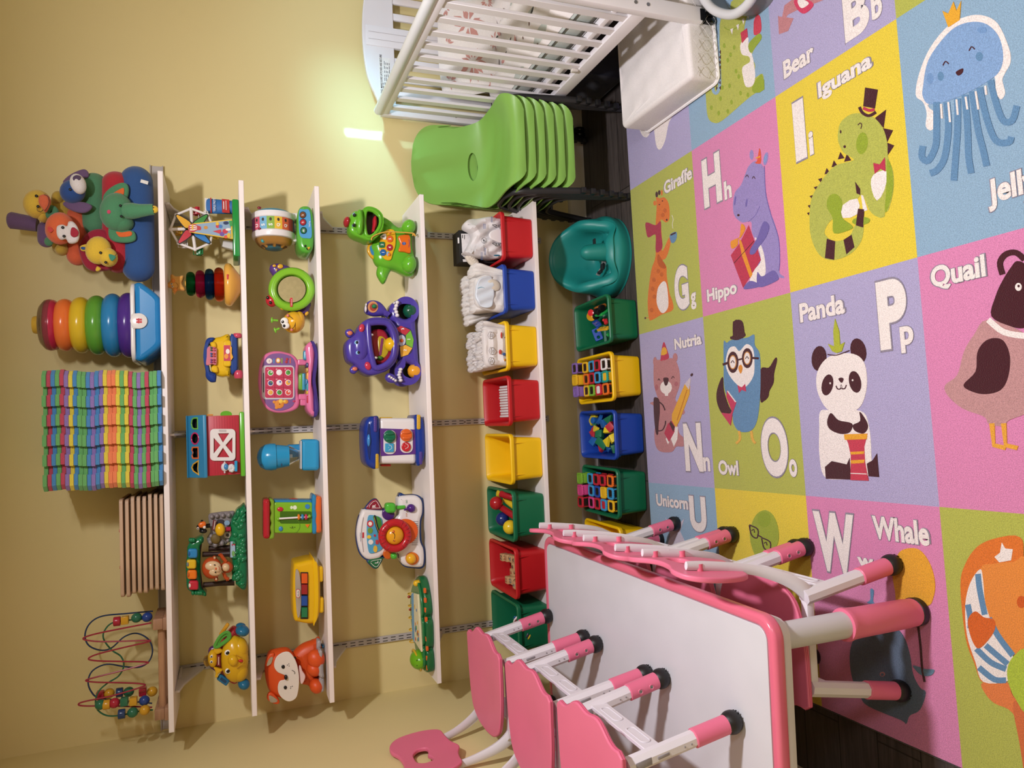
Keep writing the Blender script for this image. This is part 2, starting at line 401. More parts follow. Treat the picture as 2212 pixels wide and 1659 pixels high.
# the ceiling lamp that lights the room
b=B('s#F2F0EA'); b.lathe([(.05,0),(.13,.0),(.14,.01),(.14,.05),(.13,.06),(.02,.06)],(1.65,-1.82,2.345),n=32)
lampo=thing('ceiling_light','round white flush ceiling light on the ceiling in front of the shelves','light',(1.65,-1.82,2.345)); mk('lamp_housing',b,lampo)
# ---------------------------------------------------------------- shelves on standards
b=B('s#BDB7B6').box((1.037,-.0025,1.779),(2.06,.005,.046),bev=.001,seg=1); b.box((1.037,-.009,1.800),(2.06,.014,.004),bev=.001,seg=1); b.box((1.037,-.009,1.758),(2.06,.014,.004),bev=.001,seg=1)
mk('hang_rail',b,label='long grey metal hang rail on the wall just behind the top shelf',cat='rail')
ZS=[1.753,1.498,1.242,.855,.391]; SH=.017; SX=[(.100,1.952),(.106,1.940),(.106,1.938),(.108,1.935),(.105,1.955)]
RANKS=['top','second','third','fourth','lowest']
for k,z in enumerate(ZS):
    a,c=SX[k]; b=B('s#EFE6E4').box(((a+c)/2,-.156,z-SH/2),(c-a,.300,SH),bev=.0012,seg=1)
    mk('shelf_board',b,label='long white shelf board, the %s of the five on the yellow wall'%RANKS[k],cat='shelf',group='white wall shelves')
TX=[(.2111,'left'),(1.0644,'middle'),(1.8576,'right')]
slots=[]
for x,nm in TX:
    t=thing('shelf_standard','grey slotted metal upright holding the %s ends of the shelves'%nm if nm!='middle' else 'grey slotted metal upright running down the middle of the shelf wall','shelf standard',(x,-.006,.23),'slotted uprights')
    b=B('s#B9B3B3').box((x,-.006,.985),(.026,.011,1.51),bev=.002,seg=1); mk('rail',b,t)
    b=B('x#2b2724')
    z=.25
    while z<1.72:
        for dx in (-.0055,.0055): b.box((x+dx,-.0117,z),(.0028,.0008,.019))
        z+=.032
    mk('slots',b,t)
    b=B('m#8a8582').cyl((x,-.0115,1.18),(x,-.0135,1.18),.004); b.cyl((x,-.0115,.62),(x,-.0135,.62),.004); mk('screw',b,t)
    for k,zz in enumerate(ZS):
        zt=zz-SH-.0005; lab='white metal bracket under the %s shelf on the %s upright'%(RANKS[k],nm)
        tt=thing('shelf_bracket',lab,'bracket',(x,-.012,zt-.05),'shelf brackets')
        dd=.255; bb=B('s#CFC9C9')
        bb.prism([(.013,0),(dd,0),(dd,-.014),(dd*.75,-.024),(.12,-.05),(.05,-.078),(.013,-.083)],((x-.004,0,zt),(0,-1,0),(0,0,1),(1,0,0)),.008,.0015,2)
        bb.box((x,-.07,zt-.006),(.020,.11,.010),bev=.002,seg=1); mk('bracket_arm',bb,tt)
        if nm=='right' and k==2:
            lb=B('x#E9E2DC').box((x+.0046,-.075,zt-.04),(.0006,.045,.030)); lb.m('x#8c3b2e').box((x+.005,-.075,zt-.051),(.0006,.045,.006)); mk('sticker',lb,tt)
# ---------------------------------------------------------------- storage bins
def binproto(hexa):
    b=B('s#'+hexa); h=.140; W=.198; D=.310; r=.02
    # outer wall, floor, inner wall and rolled rim, front at y=0 running back to +D
    def ring(w,d,z,rr,yo=0): return [V((p[0],p[1]+D/2+yo,z)) for p in rrect(w,d,rr,5)]
    L=[ring(.150,.262,0,.012),ring(.158,.270,.004,.016),ring(.162,.272,.03,.018),ring(.172,.284,h-.018,.02),ring(W-.004,D-.004,h-.016,.022),ring(W,D,h-.012,.024),ring(W,D,h-.003,.024),ring(W-.005,D-.005,h,.022),ring(W-.017,D-.017,h,.018),ring(W-.022,D-.022,h-.003,.016),ring(.166,.278,h-.02,.018),ring(.155,.265,.012,.014),ring(.14,.25,.005,.01)]
    vs=[];fs=[]; n=len(L[0])
    for l in L: vs+=l
    for i in range(len(L)-1):
        for j in range(n): fs.append((i*n+j,i*n+(j+1)%n,(i+1)*n+(j+1)%n,(i+1)*n+j))
    fs.append(tuple(reversed(range(n)))); fs.append(tuple((len(L)-1)*n+j for j in range(n)))
    b.add(vs,fs)
    return b
def ribs(hexa):
    b=B('s#'+hexa); h=.14
    for sx in (-1,1):
        b.prism([(0,0),(.012,0),(.001,-.048),(0,-.048)],((sx*.062-.001,.017,h-.017),(0,-1,0),(0,0,1),(1,0,0)),.002)
    return b
BINC={'red':'C01A22','blue':'1A44A8','yellow':'F2C40C','green':'0E6A46'}
BINP={}
def bin_(col,x,y,z,label,rz=0,group='storage bins'):
    if col not in BINP:
        t=thing('storage_bin','',"storage bin",(0,0,0),group); mk('tub',binproto(BINC[col]),t); mk('rib',ribs(BINC[col]),t); BINP[col]=t; t.location=(x,y,z)
    else: t=dup(BINP[col],(x,y,z))
    t['label']=label; t.rotation_euler=(0,0,rz); return t
ZB=ZS[4]+.0003
SHB=[('red',1.793,'red plastic bin with wipes at the right end of the lowest shelf'),('blue',1.582,'blue plastic bin full of plain white diapers on the lowest shelf'),
 ('yellow',1.357,'yellow plastic bin of patterned diapers on the lowest shelf'),('red',1.141,'red plastic bin with white markers on the lowest shelf'),
 ('yellow',.912,'empty yellow plastic bin on the lowest shelf'),('green',.690,'dark green plastic bin of big balls and rods on the lowest shelf'),
 ('red',.470,'red plastic bin of wooden letter blocks on the lowest shelf'),('green',.255,'dark green plastic bin behind the pink chairs, at the left end of the lowest shelf')]
for c,x,l in SHB: bin_(c,x,-.3135,ZB,l)
FLB=[('green',1.452,-.437,'dark green plastic bin of building pieces on the floor beside the teal seat',.03),('yellow',1.222,-.44,'yellow plastic bin packed with peek-in blocks on the dark floor',.02),
 ('blue',.990,-.44,'blue plastic bin of wooden shapes on the dark floor',0),('green',.757,-.44,'dark green plastic bin packed with peek-in blocks on the dark floor',-.02),('yellow',.530,-.44,'yellow plastic bin half hidden behind the pink chair backs',-.02)]
for c,x,y,l,rz in FLB: bin_(c,x,y,.0003,l,rz)
# ---------------------------------------------------------------- pink table
PK='s#DF7090'; WH='s#DCD8E0'
TZ=.48
tr=thing('activity_table','low white-topped play table with thick pink rim and pink-sleeved legs','table',(.33,-1.09,0),rz=-.012)
tx0,tx1,ty0,ty1=.018,.632,-1.705,-.475
cx,cy,w,d=(tx0+tx1)/2,(ty0+ty1)/2,tx1-tx0,ty1-ty0
b=B('s#CFCFD6').prism(rrect(w-.052,d-.052,.03,6),((cx,cy,TZ-.012),(1,0,0),(0,1,0),(0,0,1)),.0115,.001,1); mk('table_top',b,tr)
b=B('p#DD6C86').prism(rrect(w,d,.05,8),((cx,cy,TZ-.030),(1,0,0),(0,1,0),(0,0,1)),.031,.010,5,holes=[rrect(w-.053,d-.053,.03,6)]); mk('rim',b,tr,'thick pink rim')
b=B('s#D8D3D8').prism(rrect(w-.03,d-.03,.04,6),((cx,cy,TZ-.058),(1,0,0),(0,1,0),(0,0,1)),.030,.003,2); b.box((cx,cy-.55,TZ-.07),(w-.16,.03,.03),bev=.004); b.box((cx,cy+.55,TZ-.07),(w-.16,.03,.03),bev=.004); mk('underframe',b,tr)
for lx,ly in ((tx1-.055,ty0+.045),(tx1-.055,ty1-.045),(tx0+.055,ty0+.045),(tx0+.055,ty1-.045)):
    b=B('s#C6C4CA').lathe([(.027,0),(.030,.002),(.0295,.25)],(lx,ly,.20),n=28); lg=mk('leg',b,tr)
    b=B(PK).lathe([(.0315,0),(.0325,.01),(.0325,.035),(.0335,.037),(.0345,.19),(.036,.215),(.038,.222),(.037,.228),(.030,.229)],(lx,ly,.02),n=28); mk('sleeve',b,lg)
    b=B('r#17171a').lathe([(.027,0),(.033,.004),(.034,.02),(.032,.022)],(lx,ly,.0125),n=28); mk('foot_cap',b,lg)
# ---------------------------------------------------------------- pink chairs
def chair():
    t=thing('child_chair','','chair',(0,0,0),'pink and white child chairs')
    def up(z,sx,sy): k=z/.29; return V((sx*(.156-.052*k),sy*(.148-.010*k),z))
    for sx in (1,-1):
        for sy in (1,-1):
            b=B(WH).tube([up(.10,sx,sy),up(.285,sx,sy)],.0185,8,up=(1,0,0)); lg=mk('leg',b,t)
            dd=up(.2,sx,sy)
            b=B('x#8f8a90').box(up(.205,sx,sy)+V((0,-.0172,0)),(.007,.003,.030),rot=(0,-sx*.178,0),bev=.003)
            b.box(up(.152,sx,sy)+V((0,-.0172,0)),(.003,.003,.003)); b.box(up(.135,sx,sy)+V((0,-.0172,0)),(.003,.003,.003)); b.box(up(.252,sx,sy)+V((0,-.0165,0)),(.016,.0025,.04),rot=(0,-sx*.178,0),bev=.001); mk('leg_slot',b,lg)
            b=B(PK).tube([up(.022,sx,sy),up(.024,sx,sy),up(.118,sx,sy),up(.120,sx,sy)],[.018,.0215,.0215,.019],24); mk('sleeve',b,lg)
            b=B('r#141417').ell(up(.019,sx,sy),(.0265,0,0),(0,.0265,0),(0,0,.0265),20,10,zmin=-.70)
            for k in range(14): b.box(up(.007,sx,sy)+V((math.cos(k*PI/7)*.0215,math.sin(k*PI/7)*.0215,0)),(.0025,.0025,.006),rot=(0,0,k*PI/7))
            mk('foot_ball',b,lg)
            b=B(PK)
            for z in (.060,.093):
                p=up(z,sx,sy); b.m(PK).tor(p+V((0,-sy*.0213,0)),V((.0062,0,0)),V((0,0,.0062)),.0016,16,6); b.m('m#a8a29c').cyl(p+V((0,-sy*.019,0)),p+V((0,-sy*.0222,0)),.0045,n=14); b.m('x#3a3634').cyl(p+V((0,-sy*.0221,0)),p+V((0,-sy*.0226,0)),.002,n=6)
            mk('screw',b,lg)
        fr=((sx*.117,0,.212),(0,1,0),(0,0,1),(sx,0,0))
        b=B(WH).prism(rrect(.264,.044,.003,2),fr,.010,.0015,1)
        for y in (-.062,.062):
            b.prism(rrect(.085,.026,.012,5),((sx*.117+sx*.0095,y,.212),(0,1,0),(0,0,1),(sx,0,0)),.0025,.001,1,holes=[rrect(.077,.018,.008,4)])
        mk('crossbar',b,t)
    for sy in (1,-1):
        b=B(WH).box((-.0,sy*.134,.272),(.235,.022,.022),bev=.004)
        # side rail sweeps up behind the seat to carry the backrest
        path=[(-.098,sy*.134,.262),(-.125,sy*.132,.285),(-.150,sy*.122,.325),(-.172,sy*.108,.385),(-.186,sy*.100,.45),(-.198,sy*.096,.53),(-.203,sy*.095,.575)]
        b.tube(path,[.020,.019,.016,.013,.012,.0115,.010],8,sm=4,flat=.62,up=(1,0,0)); 
        b.tube([(-.118,sy*.133,.25),(-.165,sy*.118,.33),(-.188,sy*.103,.42),(-.2,sy*.096,.50)],.0045,6,sm=4)
        mk('back_frame',b,t)
    def fx(y):   # three lobed front edge
        return .168+.010*math.cos(y/.175*PI*1.15)-.018*(abs(y)/.175)**2-.007*math.cos(y/.175*PI*3.0)
    F=[(fx(.162*(k/12-1)),.162*(k/12-1)) for k in range(1,24)]
    half=[(.135,.165),(.08,.164),(.0,.160),(-.06,.148),(-.105,.125),(-.132,.075),(-.140,.02)]
    out=F+crom([half[0]]+half[1:]+[(x,-y) for x,y in reversed(half)],4,False)
    b=B(PK).prism(out,((0,0,.300),(1,0,0),(0,1,0),(0,0,1)),.0135,.004,4,grid=.03,bend=lambda u,v,w:(u,v,w-.012*math.exp(-((u-.0)**2/.012+v*v/.014))))
    st=mk('seat',b,t)
    b=B('s#CE5C7C')
    for dz in (.004,.0085): b.tube([V((p[0]*1.003,p[1]*1.003,.300+dz)) for p in out],.0007,4,closed=True)
    mk('seat_edge_line',b,st)
    # backrest: two rounded ears, dip between, hole cut in the middle
    U=[(0,.585),(.045,.590),(.085,.606),(.125,.600),(.152,.570),(.158,.52),(.150,.47),(.128,.432),(.085,.425),(.045,.418),(0,.402)]
    out=crom(U+[(-x,z) for x,z in reversed(U[1:-1])],5)
    hole=crom([(0,.548),(.030,.545),(.050,.525),(.045,.500),(.020,.498),(0,.505),(-.020,.498),(-.045,.500),(-.050,.525),(-.030,.545)],5)
    b=B(PK).prism(out,((-.168,0,0),(0,1,0),(0,0,1),(-1,0,0)),.013,.004,4,holes=[hole],grid=.025,bend=lambda u,v,w:(u,v,w+.10*(v-.40)-1.1*u*u+4*abs(u)**3))
    mk('backrest',b,t)
    b=B('p#DD6C86')
    for y in (-.095,.095):
        for z in (.46,.54): b.cyl((-.178,y,z),(-.196-.1*(z-.46),y,z),.009,n=12)
    mk('back_peg',b,t)
    return t
c0=chair()
lt=['farthest of the three pink chairs standing on top of the play table','middle pink chair standing on top of the play table','nearest of the three pink chairs standing on top of the play table']
for i,(x,y,rz) in enumerate(((.203,-.665,0),(.205,-1.045,-.01),(.215,-1.42,-.02))):
    if i==0: c0.location=(x,y,TZ+.0005); c0.rotation_euler=(0,0,rz); c=c0
    else: c=dup(c0,(x,y,TZ+.0005),rz)
    c['label']=lt[i]
lt=['pink chair pushed under the table at its far end, by the floor bins','pink chair on the rug pushed under the middle of the table','pink chair on the rug pushed under the near end of the table']
for i,(x,y,rz) in enumerate(((.508,-.800,PI),(.512,-1.130,PI),(.520,-1.460,PI))):
    c=dup(c0,(x,y,.0125),rz); c['label']=lt[i]
# ---------------------------------------------------------------- green stacking chairs
def gchair():
    t=thing('stacking_chair','','chair',(0,0,0),'stack of green chairs')
    GR='s#80B050'
    prof=[(-.200,.243),(-.203,.262),(-.190,.287),(-.155,.297),(-.10,.293),(-.02,.286),(.06,.290),(.105,.310),(.128,.350),(.145,.42),(.160,.50),(.172,.57),(.178,.600)]
    P=crom([(a,b,0) for a,b in prof],6,False); S=[0]
    for i in range(1,len(P)): S.append(S[-1]+(P[i]-P[i-1]).length)
    def sv(v):
        v=max(0,min(S[-1]-1e-6,v)); i=max(j for j in range(len(S)-1) if S[j]<=v); k=(v-S[i])/(S[i+1]-S[i]); return i,k
    T=S[-1]; sh=next(S[i] for i in range(len(P)) if P[i].y>.345 and P[i].x>.1)
    W_=[(0,.120),(.03,.160),(.08,.190),(.16,.197),(.30,.193),(.40,.172),(.47,.158),(.54,.160),(T-.17,.168),(T-.11,.168)]
    half=crom([(w_,v) for v,w_ in W_],4,False)+[V((.168*max(0,1-(k/12)**2.5)**(1/2.5),T-.11+.11*k/12)) for k in range(1,12)]+[V((.02,T))]; out=[(p.x,p.y) for p in half]+[(-p.x,p.y) for p in reversed(half)]
    hole=[(.060*math.cos(t)*(1 if 1 else 0),sh+.020*math.sin(t)) for t in [2*PI*k/20 for k in range(20)]]
    def bend(u,v,w):
        i,k=sv(v); p=P[i].lerp(P[i+1],k); a=P[max(0,i-1)];c=P[min(len(P)-1,i+2)]; t_=(c-a); nr=V((0,-t_.y,t_.x)).normalized()
        s_=u/.19; kk=v/T; q=max(0,min(1,(kk-.42)/.16)); q=q*q*(3-2*q); z=(.022*abs(s_)**3-.012*(1-s_*s_))*(1-q)+(.030*s_*s_-.01)*q
        return V((u,p.x,p.y))+nr*(z-w)
    b=B(GR).prism(out,((0,0,0),(1,0,0),(0,1,0),(0,0,1)),.006,0,1,holes=[hole],grid=.017,bend=bend); mk('seat_shell',b,t,sharp=60)
    bk='s#232326'
    for sx in (-1,1):
        x=sx*.185
        path=[(x*.985,-.200,.012),(x*.99,-.186,.10),(x,-.168,.20),(x,-.150,.262),(x,-.100,.290),(x,-.03,.288),(x,.04,.268),(x,.085,.20),(x*1.0,.125,.10),(x*1.0,.160,.012)]
        b=B(bk).tube(path,.0135,10,sm=5,flat=.75,up=(1,0,0)); lg=mk('leg_frame',b,t)
        b=B('r#18181a').box((x*.985,-.202,.011),(.024,.034,.022),bev=.004); b.box((x,.162,.011),(.024,.034,.022),bev=.004); mk('foot_cap',b,lg)
    b=B(bk).tube([(-.185,-.08,.256),(.185,-.08,.256)],.008,8); b.tube([(-.185,.03,.252),(.185,.03,.252)],.008,8); mk('under_bar',b,t)
    return t
g0=gchair(); NG=6
ords=['bottom','second from the bottom','third from the bottom','fourth from the bottom','second from the top','top']
for i in range(NG):
    loc=(2.134,-.222-.005*i+.012,.0005+.044*i)
    if i==0: g0.location=loc; c=g0
    else: c=dup(g0,loc)
    c['label']='lime green chair with black legs, %s of the stack beside the crib'%ords[i]
# ---------------------------------------------------------------- crib
CW='s#E4E0E4'; x0,x1=2.334,2.994; ya,yb=-.045,-1.03
cr=thing('baby_crib','small white wooden crib with slatted sides against the back wall','crib',((x0+x1)/2,(ya+yb)/2,0))
def endp(y,ys):
    # head and foot ends: two posts, arched top panel, flat slats, middle post and bottom rail
    for x in (x0+.026,x1-.026):
        b=B(CW).prism(rrect(.052,.030,.004,2),((x,y,.075),(1,0,0),(0,1,0),(0,0,1)),.865,.002,1); p=mk('post',b,cr)
        q=B('m#8d8a88')
        for z in (.28,.325,.62): q.cyl((x,y+ys*.0135,z),(x,y+ys*.0165,z),.006,n=14)
        mk('bolt',q,p)
    xm=(x0+x1)/2; w=x1-x0
    top=[(-w/2,.935),(-w/2+.06,.950),(-w/4,.990),(0,1.004),(w/4,.990),(w/2-.06,.950),(w/2,.935)]
    out=crom(top,6,False)+[V((w/2,.875)),V((-w/2,.875))]
    b=B(CW).prism([(p.x,p.y) for p in out],((xm,y-.010,0),(1,0,0),(0,0,1),(0,1,0)),.020,.003,2); tp=mk('top_panel',b,cr)
    b=B(CW).box((xm,y,.300),(w-.1,.020,.075),bev=.003); mk('bottom_rail',b,cr)
    k=0
    for dx in (-.235,-.165,-.095,.095,.165,.235):
        b=B(CW).box((xm+dx,y,.607),(.030,.012,.545),bev=.003); mk('slat',b,cr)
    b=B(CW).box((xm,y-.003,.66),(.085,.018,.66),bev=.002); b.m('x#a9a3a6').box((xm-.015,y-.0125,.66),(.0012,.0006,.64)); b.box((xm+.015,y-.0125,.66),(.0012,.0006,.64)); mk('middle_post',b,cr)
    return tp
tp=endp(ya,-1); endp(yb,-1)
# warning label on the head panel
xm=(x0+x1)/2
b=B('x#E8E4E2').box((2.487,ya-.0107,.918),(.178,.0006,.047))
b.m('x#333030'); fr=lambda x,z:((x,ya-.0114,z),(1,0,0),(0,0,1),(0,-1,0))
b.text('WARNING: MAKE SURE LATCHES ARE SECURE',fr(2.492,.933),.0085,.80,.02)
b.add([(2.404,ya-.0114,.929),(2.413,ya-.0114,.929),(2.4085,ya-.0114,.937)],[(0,1,2)])
for i in range(5):
    for k in range(9): 
        wl=random.uniform(.008,.016); xx=2.410+.017*k
        if i==0 and k>3: continue
        b.box((xx+wl/2,ya-.0113,.9255-.0068*i),(wl,.0002,.0022))
mk('warning_label',b,tp,'printed warning label')
for x,nm in ((x0+.014,0),(x1-.014,1)):
    yr=(ya+yb)/2; ln=ya-yb-.02
    b=B(CW).box((x,yr,.925),(.024,ln,.036),bev=.006); b.tube([(x,ya-.012,.945),(x,yb+.012,.945)],.017,14); rl=mk('top_rail',b,cr)
    b=B('p#D9DCE0').tube([(x-.002,ya-.02,.951),(x-.002,yb+.02,.951)],.0185,14); mk('teething_cover',b,rl,'clear plastic rail cover')
    b=B(CW).box((x,yr,.297),(.022,ln,.050),bev=.003); mk('side_rail',b,cr)
    n=11
    for k in range(n):
        y=ya-.062-(ln-.10)*k/(n-1)
        b=B(CW).box((x,y,.612),(.011,.032,.60),bev=.0012,seg=1); mk('slat',b,cr)
    b=B('s#cfc8c2').box((x-.012,-.62,.335),(.012,.020,.026),bev=.004); mk('latch',b,cr)
b=B(CW).box((xm,(ya+yb)/2,.372),(x1-x0-.030,ya-yb-.034,.018),bev=.002)
for z,dy in ((.35,0),): 
    for x in (x0+.045,x1-.045): b.box((x,(ya+yb)/2,.345),(.02,ya-yb-.05,.03),bev=.003)
mk('mattress_support',b,cr)
for x in (x0+.026,x1-.026):
    for y in (ya,yb):
        dz=.0125 if y==yb else 0
        b=B('p#16161a').box((x,y,.075),(.040,.034,.020),bev=.003); b.cyl((x,y,.045+dz),(x,y,.070),.010); cs=mk('caster',b,cr)
        b=B('p#121214')
        for s in (-1,1): b.lathe([(.010,-.009),(.024,-.008),(.026,-.003),(.026,.003),(.024,.008),(.010,.009)],(x+s*.011,y+.012,.0265+dz),ax=(1,0,0),n=20)
        mk('wheel',b,cs)
# mattress, sheet and pillow in the crib
b=B('f#B9BFB9'); b.box((xm,(ya+yb)/2,.428),(x1-x0-.07,ya-yb-.06,.075),bev=.018,seg=3); b.m('x#4c4a46')
for z in (.398,.462): b.tube([V((xm+p[0],(ya+yb)/2+p[1],z)) for p in rrect(x1-x0-.068,ya-yb-.058,.02,4)],.0022,5,closed=True)
mk('crib_mattress',b,label='thin grey-green crib mattress with dark piping inside the white crib',cat='mattress')
def sheetfn(u,v):
    x=x0+.048+(x1-x0-.096)*u; y=ya-.05-(ya-yb-.12)*v
    h=.4665+.022*math.sin(9*u+5*v)*math.sin(13*v+2*u)+.014*math.sin(23*u-7*v)+.02
    e=min(u,1-u,v,1-v); return V((x,y,.4665+(h-.4665)*min(1,e*9)))
b=B('f#EDE6E4').surf(sheetfn,40,56)
for k in range(60):
    u,v=random.random()*.9+.05,random.random()*.9+.05; p=sheetfn(u,v)+V((0,0,.0025)); a=random.random()*6; c=random.choice(['x#2c2a2a','x#C98F8B','x#6b4a3c'])
    L=random.uniform(.006,.02) if c!='x#C98F8B' else random.uniform(.02,.035); b.m(c).ell(p,(L*math.cos(a),L*math.sin(a),0),(-math.sin(a)*L*.35,math.cos(a)*L*.35,0),(0,0,.0015),8)
mk('crumpled_sheet',b,label='crumpled white cot sheet printed with small marks, lying on the crib mattress',cat='bedding')
def pil(u,v):
    t=2*PI*u; s=math.sin(PI*v); return None
b=B('f#EFE9E6'); px,pz,py=2.62,.585,-.16
def pf(sgn):
    def f(u,v):
        a=-1+2*u;c=-1+2*v; k=(max(0,1-a**4)*max(0,1-c**4))**.5
        rx=.205*(1-.10*c*c); return V((px+a*rx,py+sgn*.045*k-.05*c*-1,pz+c*.118*(1-.10*a*a)))
    return f
b.surf(pf(1),22,18); b.surf(lambda u,v:pf(-1)(1-u,v),22,18)
mk('pillow',b,label='white pillow with dusty pink flower print leaning on the crib head',cat='pillow'); pobj=bpy.data.objects['pillow']
q=B('x#C68F86')
def ps(a,c): return pf(-1)((a+1)/2,(c+1)/2)+V((0,-.0012,0))
for (ca,cc,R) in ((-.42,0,.42),(.36,.1,.46),(-.8,.75,.2),(0,.8,.2),(.85,-.6,.25),(0,-.75,.22),(-.85,-.75,.2),(.8,.8,.2)):
    for k in range(11):
        an=2*PI*k/11+random.uniform(-.2,.2); r1=R*.18; r2=R*random.uniform(.65,1.05); w=.05*R/.3; 
        P=[(ca+math.cos(an)*r1,cc+math.sin(an)*r1*1.3),(ca+math.cos(an+.24)*r2*.6,cc+math.sin(an+.24)*r2*.6*1.3),(ca+math.cos(an)*r2,cc+math.sin(an)*r2*1.3),(ca+math.cos(an-.24)*r2*.6,cc+math.sin(an-.24)*r2*.6*1.3)]
        if all(abs(p[0])<.97 and abs(p[1])<.95 for p in P): q.add([ps(*p) for p in P],[(3,2,1,0)])
mk('flower_print',q,pobj)
# changing pad on the rug, half under the crib
b=B('f#E6E1E2'); c=V((2.33,-.80)); 
def padp(u,v,z): return V((2.150+.42*u+.00*v,-.585-.45*v+.02*u,z))
out=rrect(1,1,.05,5)
def ring(z,s): return [padp(.5+p[0]*s,.5+p[1]*s,z) for p in out]
b.prism([(padp(.5+p[0],.5+p[1],0).x,padp(.5+p[0],.5+p[1],0).y) for p in out],((0,0,.0135),(1,0,0),(0,1,0),(0,0,1)),.112,.014,4,grid=.025,bend=lambda u,v,w:(u,v,w+(.0025*math.sin(u*55+v*18)+.002*math.sin(v*70-u*20) if w>.06 else 0)))
pad=mk('changing_pad',b,label='thick white quilted changing pad on the rug, partly under the crib',cat='pad')
b=B('f#DDD6D4')
for i in range(9):   # quilting on the front face
    for s in (1,-1):
        pts=[(2.17+.045*i+.020*math.sin(t*.9)*s, -1.0425+.0035, .02+.0115*t) for t in range(9)]
        b.tube(pts,.0007,4)
mk('quilting',b,pad)
b=B('f#F1EDED').tube([padp(.5+p[0]*1.006,.5+p[1]*1.012,.020) for p in out],.006,6,closed=True); mk('bottom_piping',b,pad)
# near-black navy block far under the crib
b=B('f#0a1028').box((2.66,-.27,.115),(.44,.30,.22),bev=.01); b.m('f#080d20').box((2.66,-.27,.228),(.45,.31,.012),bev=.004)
mk('navy_block',b,label='dark navy box-shaped block under the crib',cat='box')
wt=thing('rocker_base','grey tubular baby rocker with pale blue fabric in front of the crib','baby rocker',(2.5,-1.22,.0125))
RP=crom([(2.75,-1.075,.10),(2.45,-1.075,.10),(2.36,-1.10,.093),(2.292,-1.17,.088),(2.262,-1.245,.088),(2.29,-1.32,.09),(2.45,-1.38,.09),(2.75,-1.38,.09)],6,False)
b=B('p#C9CACE').tube(RP,.0145,14); mk('tube_frame',b,wt)
b=B('s#7e8184').surf(lambda u,v:V((RP[min(len(RP)-1,int(round(u*(len(RP)-1))))].x+.006,RP[min(len(RP)-1,int(round(u*(len(RP)-1))))].y,.0135+(.075)*v)),len(RP),3); mk('side_panel',b,wt)
b=B('f#A9BCE0').box((2.62,-1.225,.10),(.30,.26,.012),bev=.006); b.m('f#D5DCEA').box((2.65,-1.225,.112),(.22,.20,.014),bev=.006); mk('fabric_seat',b,wt)
# teal floor seat
b=None
# ================================================================ TOP SHELF
def dist(D,x1,y1,x2,y2,Y): return (D(x1,y1,Y)-D(x2,y2,Y)).length
Z1=ZS[0]+.0003
# ---- plush rolls with animal heads
def roll(name,label,x,ya,yb,rad,Y,col):
    c=D=A_; p=D(x,(ya+yb)/2,Y); L=dist(D,x,ya,x,yb,Y)/2; r=rad/5.924/620
    t=thing(name,label,'soft toy',(p.x,Y,p.z-r),'plush animal rolls stacked on the top shelf')
    pts=[];rs=[]
    for k in range(17):
        a=-1+k/8; pts.append((p.x+a*L,Y,p.z)); q=max(0,(abs(a)*L-(L-r))/r); rs.append(max(.002,r*math.sqrt(max(0,1-q*q))))
    # denser ends
    pts=[];rs=[]
    for k in range(9):
        an=PI/2*(1-k/8); pts.append((p.x-L+r-r*math.sin(an),Y,p.z)); rs.append(max(.001,r*math.cos(an)))
    for k in range(1,6): pts.append((p.x-L+r+(2*L-2*r)*k/6,Y,p.z)); rs.append(r*(1.03 if k==3 else 1.02))
    for k in range(9):
        an=PI/2*k/8; pts.append((p.x+L-r+r*math.sin(an),Y,p.z)); rs.append(max(.001,r*math.cos(an)))
    b=B('f#'+col).tube(pts,rs,24,up=(0,0,1)); mk('body_roll',b,t)
    return t
D=A_
tel=roll('plush_elephant','blue plush roll with a green elephant head, bottom of the stack of soft animals',1835,125,1590,190,-.165,'2E5590')
tli=roll('plush_lion','red plush roll with a yellow lion head in a crimson mane',1500,185,1475,172,-.165,'B52534')
tdo=roll('plush_dog','green plush roll with a blue dog head and purple ears',1215,205,1000,150,-.155,'4E8763')
tbe=roll('plush_bear','orange plush roll with an orange bear head and green ears',985,640,1380,118,-.150,'D9623F')
tdu=roll('plush_duck','yellow plush roll with a yellow duck head and orange bill, in the soft stack',785,440,1235,105,-.150,'C2A23E')
tpu=roll('plush_topper','purple plush roll with an upright purple post, top of the stack of soft animals',590,820,1150,92,-.140,'6E5580')
b=B('f#6E5580').tube([D(480,860,-.13),D(300,830,-.13),D(140,805,-.13),D(95,800,-.13)],[.024,.026,.028,.016],16,sm=4); mk('post',b,tpu)
# elephant
b=B('f#4C8A62'); b.ez(D,1570,700,215,240,-.235,.045); b.ez(D,1640,850,150,110,-.225,.04); hd=mk('head',b,tel)
b=B('f#4C8A62').tube([D(1690,690,-.262),D(1780,690,-.272),D(1880,685,-.278),D(1980,675,-.282),D(2045,670,-.284)],[.025,.027,.022,.019,.018],18,sm=5); mk('trunk',b,hd)
b=B('f#E6BE35').ell(D(2052,670,-.288),(.013,0,0),(0,0,.013),(0,-.010,0),16); b.m('x#20201e').ell(D(2045,648,-.298),(.002,0,0),(0,0,.002),(0,-.001,0),8); b.ell(D(2040,688,-.298),(.002,0,0),(0,0,.002),(0,-.001,0),8); mk('trunk_tip',b,hd)
b=B('f#4C8A62').pz(D,[(1400,560),(1410,470),(1500,380),(1620,325),(1700,340),(1725,420),(1700,520),(1640,500),(1560,500),(1500,550)],-.235,.016,.006); b.pz(D,[(1470,900),(1470,1010),(1530,1070),(1650,1090),(1760,1080),(1815,1040),(1800,960),(1740,930),(1600,930),(1540,900)],-.235,.016,.006)
